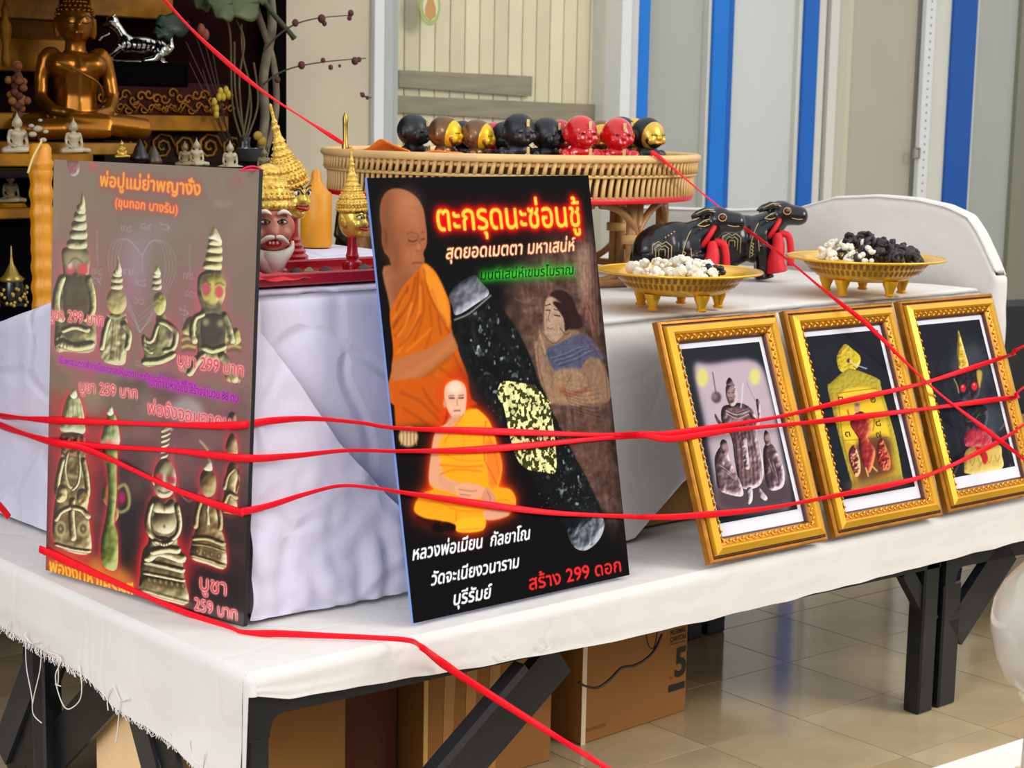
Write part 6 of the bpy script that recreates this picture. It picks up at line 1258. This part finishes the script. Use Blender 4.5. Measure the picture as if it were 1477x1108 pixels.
for q in range(8): mb.tube([S(-14+q*7,-12.4,34),S(-12+q*7,-13.5,26),S(-15+q*7,-11,18)],1.1*k_,5)
tag(mb.build('stripe_marks',altd,tg,True),kind='stuff')
# standing gilded attendant at far left and ornaments
p=ony(9,96,5.8); k_=(Vector(p)-CP).dot(FW)/F_PX; g_=root('gilded_post_finial',p,0,'slim gilded finial post at the upper left corner','ornament')
MB().lathe([(6*k_,0),(7*k_,10*k_),(5*k_,30*k_),(8*k_,44*k_),(9*k_,58*k_),(4*k_,70*k_),(6*k_,80*k_),(3*k_,88*k_),(0,96*k_)],16).build('turned_shaft',altg,g_,True)
p=ony(26,170,5.55); k_=(Vector(p)-CP).dot(FW)/F_PX; f_=root('flower_garland',p,0,'faded orange artificial flower cluster at the left of the golden Buddha','flowers'); og=[M('faded_orange_%d'%i,c,.8,var=.3,vs=20) for i,c in enumerate([(110,56,14),(84,36,12),(134,84,24)])]
for i in range(26):
    a,b_=rs.uniform(-16,16),rs.uniform(-6,78); q=(1-abs((b_-36)/50)); MB().ell((a*q*k_,rs.uniform(-8,8)*k_,b_*k_),(6.5*k_,6*k_,6*k_),8,6).build('blossom',og[i%3],f_,True)
MB().tube([S(0,0,-40)]+[(0,0,-40*k_),(0,0,30*k_)][1:],1.2*k_,6).build('stem',M('stem_dark',(50,44,24),.8),f_)
# small silver-white ribbons bunch
p=ony(58,216,5.36); k_=(Vector(p)-CP).dot(FW)/F_PX; rb=root('white_flower_bunch',p,0,'crumpled white artificial blossom beside the far left white Buddha','flowers')
for i,(a,b_,q) in enumerate([(-12,22,7),(-4,30,8),(4,14,6),(8,26,5),(-14,34,5),(0,42,4)]): 
    MB().ell((a*k_,-2*k_,b_*k_),(q*.9*k_,q*.7*k_,q*.6*k_),10,7).build('petal',wh if i<4 else M('petal_grey',(150,150,146),.6),rb,True)
MB().tube([(0,0,0),(-2*k_,0,20*k_)],1.0*k_,6).build('stem',M('stem_dark',(50,44,24),.8),rb)
# ------------------------------------------------ vase of lotus leaves, sticks and yellow flowers
p=ony(352,232,5.72); k_=(Vector(p)-CP).dot(FW)/F_PX; vs_=root('plant_vase',p,0,'dark vase of lotus leaves, dry stems and small yellow flowers on the altar','plant'); V=lambda u,v,d=0: tuple(ony(u,v,5.72+d)-Vector(p))
MB().lathe([(10*k_,0),(13*k_,5*k_),(11*k_,14*k_),(8*k_,24*k_),(10*k_,34*k_)],20).build('vase',M('vase_dark',(34,30,22),.3),vs_,True)
stm=M('dry_stem',(84,72,40),.8,var=.3,vs=20); stb=M('joss_brown',(60,40,30),.8)
for P_ in ([(352,200),(345,120),(352,60),(340,28)],[(350,200),(360,130),(350,80),(348,34)],[(354,200),(340,140),(338,60)],[(348,200),(335,150),(332,50),(322,16)],[(356,200),(372,150),(366,90)],[(352,205),(362,160),(358,110)]): MB().tube(cat_rom([V(u,v,.01*i) for i,(u,v) in enumerate(P_)],6),1.5*k_,6).build('stem',stm,vs_,True)
for i,(u0,v0) in enumerate(((268,60),(284,56),(296,64),(306,72),(273,90),(292,100))): MB().tube([V(u0,v0,-.02),V(336-i*2,205,-.02)],.7*k_,5).build('joss_stick',stb,vs_,True)
lg=M('lotus_green',(66,78,26),.5,var=.3,vs=9); lg2=M('leaf_dark',(22,46,22),.5,var=.3,vs=9)
def leaf(u,v,rx,rz_,mat,d,tl):
    c=Vector(V(u,v,d)); mb=MB()
    def g(a,b): 
        an=a*2*PI; r_=b; return (c.x+rx*k_*r_*math.cos(an)*(1+.08*math.sin(an*5)),c.y+tl*r_*math.sin(an)*rz_*k_-.02*(1-r_*r_),c.z+rz_*k_*r_*math.sin(an)*(1+.06*math.cos(an*7))+3*k_*math.sin(an*6)*r_*r_)
    mb.grid(g,36,6); o=mb.build('leaf',mat,vs_,True); o.modifiers.new('s','SOLIDIFY').thickness=.003
leaf(318,6,20,24,lg,-.05,.7); leaf(348,4,30,26,lg,.0,.6); leaf(290,-2,16,18,lg,.02,.5); leaf(250,36,26,16,lg2,.06,.5); leaf(236,48,16,9,lg2,.03,.5); leaf(370,-14,22,20,lg,.04,.5)
for u,v in ((290,43),(296,50)): MB().ell(V(u,v,-.04),(6*k_,5*k_,9*k_),10,8).build('orange_bud',M('bud_orange',(120,52,14),.6),vs_,True)
yf=M('yellow_petal',(176,150,30),.6)
for u,v in ((318,132),(326,130),(309,147),(312,157),(316,140),(322,140),(312,165),(329,136)): MB().ell(V(u,v,-.05),(4*k_,4*k_,6*k_),8,6).build('yellow_flower',yf,vs_,True)
for u,v in ((372,196),(378,204)): MB().ell(V(u,v,-.05),(8*k_,4*k_,7*k_),8,6).build('yellow_leaf',M('yellow_leafd',(150,120,30),.6),vs_,True)
# trunk pieces and the two dry branches with buds
bark=M('bark',(118,106,84),.85,var=.35,vs=16,bump=.2,bs=30); barkd=M('bark_dark',(58,44,34),.8,var=.3,vs=16)
for P_,r_ in (([(374,225),(382,170),(380,110),(392,40),(388,-20)],7),([(384,215),(398,160),(394,90),(372,20),(360,-20)],5)): MB().tube(cat_rom([V(u,v,.06) for u,v in P_],6),r_*k_,8).build('dry_trunk',bark,vs_,True)
MB().tube(cat_rom([V(372,-12,.05),V(394,20,.0),V(416,45,-.02),V(424,55,-.02)],6),[4*k_]*18+[5*k_],8).build('cut_branch',M('branch_green',(52,58,34),.7),vs_,True)
def branch(pts,buds):
    MB().tube(cat_rom([V(u,v,-.03) for u,v in pts],6),[1.6*k_*(1-.5*i/(6*(len(pts)-1))) for i in range(6*(len(pts)-1)+1)],6).build('twig',barkd,vs_,True)
    for u,v,q in buds: MB().ell(V(u,v,-.035),(q*k_,q*.8*k_,q*1.05*k_),8,6).build('bud',M('bud_plum',(84,34,36),.7,var=.3,vs=20),vs_,True)
branch([(380,75),(400,52),(426,35),(460,26),(505,22)],[(426,33,5.5),(464,27,6.5),(468,34,4),(506,19,5),(504,26,4)])
branch([(380,122),(398,108),(425,97),(470,89),(528,84)],[(400,115,5),(435,94,6),(466,87,4),(477,97,4),(512,88,6),(490,95,2.5),(518,86,4)])
branch([(520,134),(528,140),(536,141)],[(523,137,4),(530,141,3)]); 
# glass bowl of offerings
p=ony(365,236,5.45); k_=(Vector(p)-CP).dot(FW)/F_PX; tag(MB().lathe([(14*k_,0),(20*k_,4*k_),(22*k_,12*k_),(24*k_,22*k_),(22*k_,22*k_),(20*k_,12*k_),(2*k_,5*k_)],26).build('glass_bowl',M('dark_glass',(60,64,58),.15,spec=.8),None,30,loc=p),'dark glass bowl with pale rim between the pale Buddhas','bowl')
# dark gold carved figures left of the rattan stand
for u,vb,hp,lb,mt in ((504,376,150,'dark gilded carved figure standing in shadow behind the small golden mask',M('dark_gilt',(70,48,20),.4,.4,var=.6,vs=26,bump=.4,bs=40)),):
    p=ony(u,vb,5.45); s_=hp*6.0/F_PX; g_=root('carved_figure',(p.x,p.y,.625),0,lb,'statue'); zb=p.z-.625
    MB().lathe([(.055,0),(.055,zb)],14).build('column',M('dark_column',(40,28,20),.6),g_,30)
    mb=MB(); mb.ell((0,0,zb+.06*1),(.06,.05,.08)); mb.ell((0,0,zb+.17),(.045,.04,.06)); mb.ell((0,0,zb+.25),(.032,.034,.04)); mb.tube([(-.04,0,zb+.2),(-.07,-.02,zb+.1),(-.02,-.05,zb+.06)],.018,8); mb.tube([(.04,0,zb+.2),(.07,-.02,zb+.1),(.02,-.05,zb+.06)],.018,8); mb.lathe([(.035,zb+.27),(.03,zb+.30),(.012,zb+.33),(.003,zb+.36)],12)
    fuse(mb,.009,'body',mt,g_,1)
# ================================================================= CARTONS UNDER THE TABLE
tape=M('parcel_tape',(172,118,40),.25,var=.15,vs=12,stretch=(1,1,.3),spec=.6)
def carton(name_lab,c0,c1,z1,ang,mat_f,extra=None):
    """c0: front-left bottom corner, c1: front-right bottom corner on the floor"""
    c0,c1=Vector(c0),Vector(c1); ex=(c1-c0); W_=ex.length; a=math.atan2(ex.y,ex.x); r=root('cardboard_carton',(c0.x,c0.y,0.0005),a,name_lab,'box','cardboard cartons under the table')
    D_=extra or .3; t_=.006
    MB().box((0,0,0),(W_,D_,z1),bev=.005).build('carton_body',mat_f,r)
    MB().box((0,0,z1),(W_,D_*.495,z1+.004)).build('top_flap',mat_f,r); MB().box((0,D_*.505,z1),(W_,D_,z1+.004)).build('top_flap',mat_f,r)
    return r,W_,a
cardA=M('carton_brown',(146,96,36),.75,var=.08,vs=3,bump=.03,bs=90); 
# 1: nearest the left corner
a=ony(243,1000,3.42); b=ony(500,1000,3.42)
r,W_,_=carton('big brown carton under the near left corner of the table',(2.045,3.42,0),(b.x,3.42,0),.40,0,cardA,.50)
MB().box((-.004,.0,.0),(0,.50,.40)).build('side_panel',M('carton_lit_tone',(236,198,146),.7,var=.05),r)['label']='side coloured pale as if lit'; MB().box((-.0055,.20,.10),(-.004,.27,.40)).build('parcel_tape',M('tape_pale',(226,180,84),.3),r)  # pale panel stands in for light falling on the carton's left face
# 2
a=onz(600,1128,0); b=onz(790,1094,0); k=ony(612,1000,3.52)
r,W_,_=carton('brown taped carton in the middle, partly behind the black diagonal brace',(ony(612,1000,3.52).x,3.52,0),(ony(790,1000,3.52).x,3.50,0),.40,0,cardA,.34)
for x0 in (.045,.10,.16): MB().prism([(x0*W_*3,0),(x0*W_*3+.03,0),(x0*W_*3+.045,.40),(x0*W_*3+.008,.40)],(0,-.0012,0),(1,0,0),(0,0,1),(0,1,0),.001).build('parcel_tape',tape,r)
MB().box((-.0015,-.0015,0),(.012,.0,.40)).build('corner_crease',M('crease_pale',(206,164,84),.5),r)
dkc=MB().box((-.30,.10,0),(-.02,.42,.40)).build('dark_side_carton',M('carton_shaded_tone',(92,44,22),.8),r)  # dark brown block stands in for the carton's shaded side
# 3: NORMAL CARTON no. 5
c0=ony(838,1075,3.50); c1=onz(989,1026,0); q0=onz(838,1076,0)
r,W_,an=carton('brown carton printed with a big 5, at the right under the table',(q0.x,q0.y,0),(c1.x,c1.y,0),.335,0,cardA,.34)
MB().box((-.002,-.0015,0),(.016,0,.335)).build('corner_crease',M('corner_white',(222,200,166),.6),r)
inkb=M('carton_print',(36,26,20),.7)
def words(txt,x,z,h,par,mat,width=None,font=None,off=0,nm='lettering',ext=.0004):
    c=bpy.data.curves.new('t','FONT'); c.body=txt; c.size=1; c.offset=off; c.extrude=0; c.resolution_u=3
    o=bpy.data.objects.new('t',c); COL.objects.link(o); dg=bpy.context.evaluated_depsgraph_get(); dg.update(); me=bpy.data.meshes.new_from_object(o.evaluated_get(dg)); bpy.data.objects.remove(o)
    xs=[v.co.x for v in me.vertices]; ys=[v.co.y for v in me.vertices]; s_=h/(max(ys)-min(ys)); sx=s_ if not width else width/(max(xs)-min(xs)); x0,y0=min(xs),min(ys)
    for v in me.vertices: v.co=((v.co.x-x0)*sx+x,-.0016,(v.co.y-y0)*s_+z)
    me.materials.clear(); me.materials.append(mat); k=bpy.data.objects.new(nm,me); COL.objects.link(k); k.parent=par; return k
wx0=W_-.085
words('NORMAL',wx0,.258,.016,r,inkb,.072,off=.012); words('CARTON',wx0,.236,.016,r,inkb,.072,off=.012); MB().box((wx0,-.0016,.228),(wx0+.072,-.0008,.2295)).build('printed_rule',inkb,r)
words('5',wx0+.026,.118,.095,r,inkb,.052,off=.03); words('no.',wx0+.002,.118,.010,r,M('print_red',(150,50,30),.7),.016); MB().box((wx0,-.0016,.078),(wx0+.074,-.0008,.100)).build('printed_bar',inkb,r); words('PRINTING DOC',.02,.035,.012,r,M('print_brown',(110,76,40),.7),.085)
tag(MB().tube(cat_rom([ony(u,v,3.40) for u,v in ((835,984),(845,990),(862,992),(880,980),(896,964),(915,960),(930,952),(944,938),(955,915))],6),.0038,6).build('cable',M('cable_black',(14,12,14),.4),None,True),'black cable hanging from the table in front of the carton with the 5','cable')
tag(MB().tube(cat_rom([ony(u,v,3.41) for u,v in ((932,912),(935,930),(942,936),(946,925),(948,910))],6),.002,6).build('cable',M('cable_black',(14,12,14),.4),None,True),'thin black wire loop above the hanging cable','cable')
# ================================================================= RED TAPES
tp=M('red_tape',(242,4,30),.5,spec=.25); 
K1=Canvas((1.995,4.09,ZB),(.129,-.737,0),(.046,0,1.05),8,8,(0,0,0)); K2=Canvas((2.452,3.137,ZB),(.72,.008,0),(0,.195,1.03),8,8,(0,0,0)); KF=Canvas((3.40,3.084,ZB+.002),(1.53,-.024,0),(0,.229,.628),8,8,(0,0,0))
def P1(u,v,o=.006): return K1.place(u,v,o)
def P2(u,v,o=.006): return K2.place(u,v,o)
def PF(u,v,o=.046): return KF.place(u,v,o)
def tapeline(pts,label,w_=.0075,flat=.28,twist=1.5):
    L=cat_rom(pts,9); N=len(L); mb=MB(); vs=[];prev=None
    cum=[0]
    for a,b in zip(L[:-1],L[1:]): cum.append(cum[-1]+(b-a).length)
    n=8; P=[];F=[]
    for i,p in enumerate(L):
        t_=(L[min(N-1,i+1)]-L[max(0,i-1)]).normalized(); y=Vector((0,0,1)); x=t_.cross(y).normalized(); y=x.cross(t_).normalized()
        tw=.35*math.sin(cum[i]*twist*3)+.25*math.sin(cum[i]*7.1); wv=w_*(1+.25*math.sin(cum[i]*9+1))
        for k in range(n):
            an=2*PI*k/n; cx,cy=math.cos(an)*wv*flat,math.sin(an)*wv; P.append(p+x*(cx*math.cos(tw)-cy*math.sin(tw))+y*(cx*math.sin(tw)+cy*math.cos(tw)))
    for i in range(N-1):
        for k in range(n): F.append((i*n+k,i*n+(k+1)%n,(i+1)*n+(k+1)%n,(i+1)*n+k))
    mb.add(P,F); return tag(mb.build('red_tape',tp,None,True),label,'tape')
QL=ony(0,602,4.75)
tapeline([ony(-160,560,5.4),ony(-12,597,4.8),ony(0,600,4.75),P1(70,606),P1(200,611),P1(300,614),P1(350,613,.010),ony(392,607,3.36),ony(450,604,3.3),ony(520,610,3.22),P2(576,618,.012),P2(700,622),P2(850,627),P2(890,627,.01),ony(930,626,3.12),PF(966,626),PF(1060,612),PF(1130,600),PF(1200,583),PF(1330,553),PF(1440,518),PF(1462,510),ony(1480,498,3.1),ony(1640,430,3.1)],'uppermost of the red tapes stretched across the posters and frames')
tapeline([ony(-160,562,5.4),ony(-12,602,4.8),ony(0,612,4.75),P1(70,636),P1(130,643),P1(250,650),P1(350,661,.010),ony(420,658,3.34),ony(500,650,3.26),P2(582,651,.012),P2(700,648),P2(850,634),P2(893,631,.01),ony(930,629,3.12),PF(970,633),PF(1060,620),PF(1200,606),PF(1340,589),PF(1440,576),PF(1468,572),ony(1480,556,3.1),ony(1640,440,3.1)],'second red tape, running close below the uppermost one')
tapeline([ony(-160,566,5.4),ony(-12,606,4.8),ony(0,615,4.75),P1(70,637,.012),P1(130,650,.012),P1(250,705),P1(340,737),P1(352,738,.012),ony(390,729,3.35),ony(440,713,3.32),ony(490,701,3.29),ony(540,704,3.23),P2(590,712,.012),P2(700,728),P2(800,740),P2(900,745,.01),ony(945,746,3.1),PF(1000,744),PF(1100,734),PF(1200,716),PF(1330,688),PF(1420,648),PF(1465,622),ony(1482,610,3.1),ony(1640,520,3.1)],'third red tape, sagging over the seated monk and lowest across the frames')
tapeline([P1(57,792,.010),P1(80,802),P1(150,833),P1(250,877),P1(330,906),P1(351,914,.012),onz(400,914,.632),onz(470,917,.632),onz(540,920,.632),onz(590,924,.632),onz(610,935,.632),ony(640,958,3.045),ony(700,998,2.95),ony(790,1055,2.8),ony(882,1112,2.65),onz(1060,1222,.01)],'lowest red tape, crossing the left poster foot and dropping past the table edge',.0085)
tapeline([ony(-14,716,4.5),ony(-4,726,4.5),ony(6,737,4.5),ony(13,746,4.5)],'short end of red tape at the far left edge')
# overhead tape into the rattan stand, then on to the lower right
a0=rimpt(494,216,1.02); a0.z=BC.z+ZR+.004
A_=atD(238,-2,4.2)
tapeline([atD(-60,-330,3.2),atD(130,-118,3.8),atD(225,-14,4.1),atD(290,56,4.4),atD(370,125,4.75),atD(440,172,5.05),atD(495,207,5.45)],'red tape slanting down from the top left corner to the rattan stand',.006)
p_=rimpt(955,226,1.02); 
tapeline([rimpt(940,222,.99)+Vector((0,0,.075)),Vector((rimpt(953,228,1.03).x,rimpt(953,228,1.03).y,ony(953,228,rimpt(953,228,1.03).y).z)),ony(1060,318,4.0),ony(1130,370,3.65),ony(1190,420,3.34),PF(1235,455,.075),PF(1255,472,.06),PF(1345,559,.055),PF(1420,618,.055),ony(1480,665,2.95),ony(1600,760,2.6)],'red tape slanting down from the rattan stand across the gold frames to the right',.006)
# small red bow left behind the mask crown
bw=root('red_bow',ony(364,247,3.365),0,'small crimson ribbon loop above the corner of the left poster','ribbon')
MB().grid(lambda u,v:(mix(-.032,.030,u),.008*math.sin(v*PI),.010*math.sin(u*PI)*v+.003*v),12,5).build('ribbon_loop',M('crimson_ribbon',(206,30,70),.5),bw,True).modifiers.new('s','SOLIDIFY').thickness=.003
# ================================================================= BIG WHITE VASE ON A CLOTHED STAND AT THE LOWER RIGHT
zc=.50; c=onz(1532,1060,zc); sx,sy=onz(1338,1110,zc),onz(1480,1064,zc)
cer=M('celadon_white',(206,202,190),.12,var=.06,vs=3,spec=.7,coat=.6,alt=(176,164,140))
dirr=(sy-sx); dirr.z=0; dirr.normalize(); nrm_=Vector((dirr.y,-dirr.x,0))
st=root('clothed_stand',(sx.x,sx.y,0),math.atan2(dirr.y,dirr.x),'low stand under a white cloth at the lower right corner','table')
MB().box((0.02,-.78,0),(1.1,-.02,zc-.006),bev=.01).build('stand_body',M('stand_wood',(120,96,70),.7),st)
mb=MB(); mb.grid(lambda u,v:(mix(-.02,1.12,u),mix(-.80,0,v),zc+.003*nz(u*5,v*4,2)),40,30); mb.grid(lambda u,v:(mix(-.02,1.12,u),.0+.008*math.sin(u*40)*v,zc-.42*v),60,8); mb.grid(lambda u,v:(-.02-.008*math.sin(u*30)*v,mix(-.8,0,u),zc-.42*v),40,8); mb.build('stand_cloth',cloth,st,True)
vc=atD(1512,900,3.42); vz=zc+.004
vr=root('ceramic_vase',(vc.x,vc.y,vz),0,'large glossy off-white ceramic vase cut by the right edge','vase')
def zz(v): return (CP+ray(1512,v)*3.42).z-vz
pr=[(.075,.0),(.078,.01),(.06,.018),(.035,.03),(.030,zz(1030)),(.034,zz(1012)),(.05,zz(1000)),(.078,zz(985)),(.098,zz(950)),(.109,zz(915)),(.110,zz(895)),(.105,zz(870)),(.090,zz(845)),(.070,zz(825)),(.054,zz(812)),(.050,zz(806)),(.046,zz(812)),(.05,zz(830))]
MB().lathe(pr,48).build('vase_body',cer,vr,True)
mb=MB()
for k in range(14): a=2*PI*k/14; mb.ell((.05*math.cos(a),.05*math.sin(a),.028),(.014,.014,.012),8,6)
for k in range(12): a=2*PI*k/12; mb.ell((.038*math.cos(a),.038*math.sin(a),zz(1010)),(.010,.010,.012),8,6)
tag(mb.build('scallop_ornament',M('vase_cream',(206,194,160),.4),vr,True),'cream scalloped foot ornament',kind='stuff')
# dark chair back beyond the right end of the display
cb=ony(1486,470,4.35); ch=root('chair',(cb.x,4.35,0),PI-.2,'black padded chair at the right edge beyond the white cloth','chair'); zt=ony(1480,432,4.35).z
MB().box((-.24,-.03,zt-.52),(.24,.03,zt),bev=.025).build('backrest',M('chair_black',(20,20,20),.6),ch); MB().box((-.22,-.46,zt-.62),(.22,0,zt-.56),bev=.02).build('seat',M('chair_black',(20,20,20),.6),ch)
for x in (-.2,.2):
    for y in (-.42,0): MB().tube([(x,y,0),(x,y,zt-.6)],.012,8).build('leg',M('chair_leg',(60,60,60),.3,.8),ch)
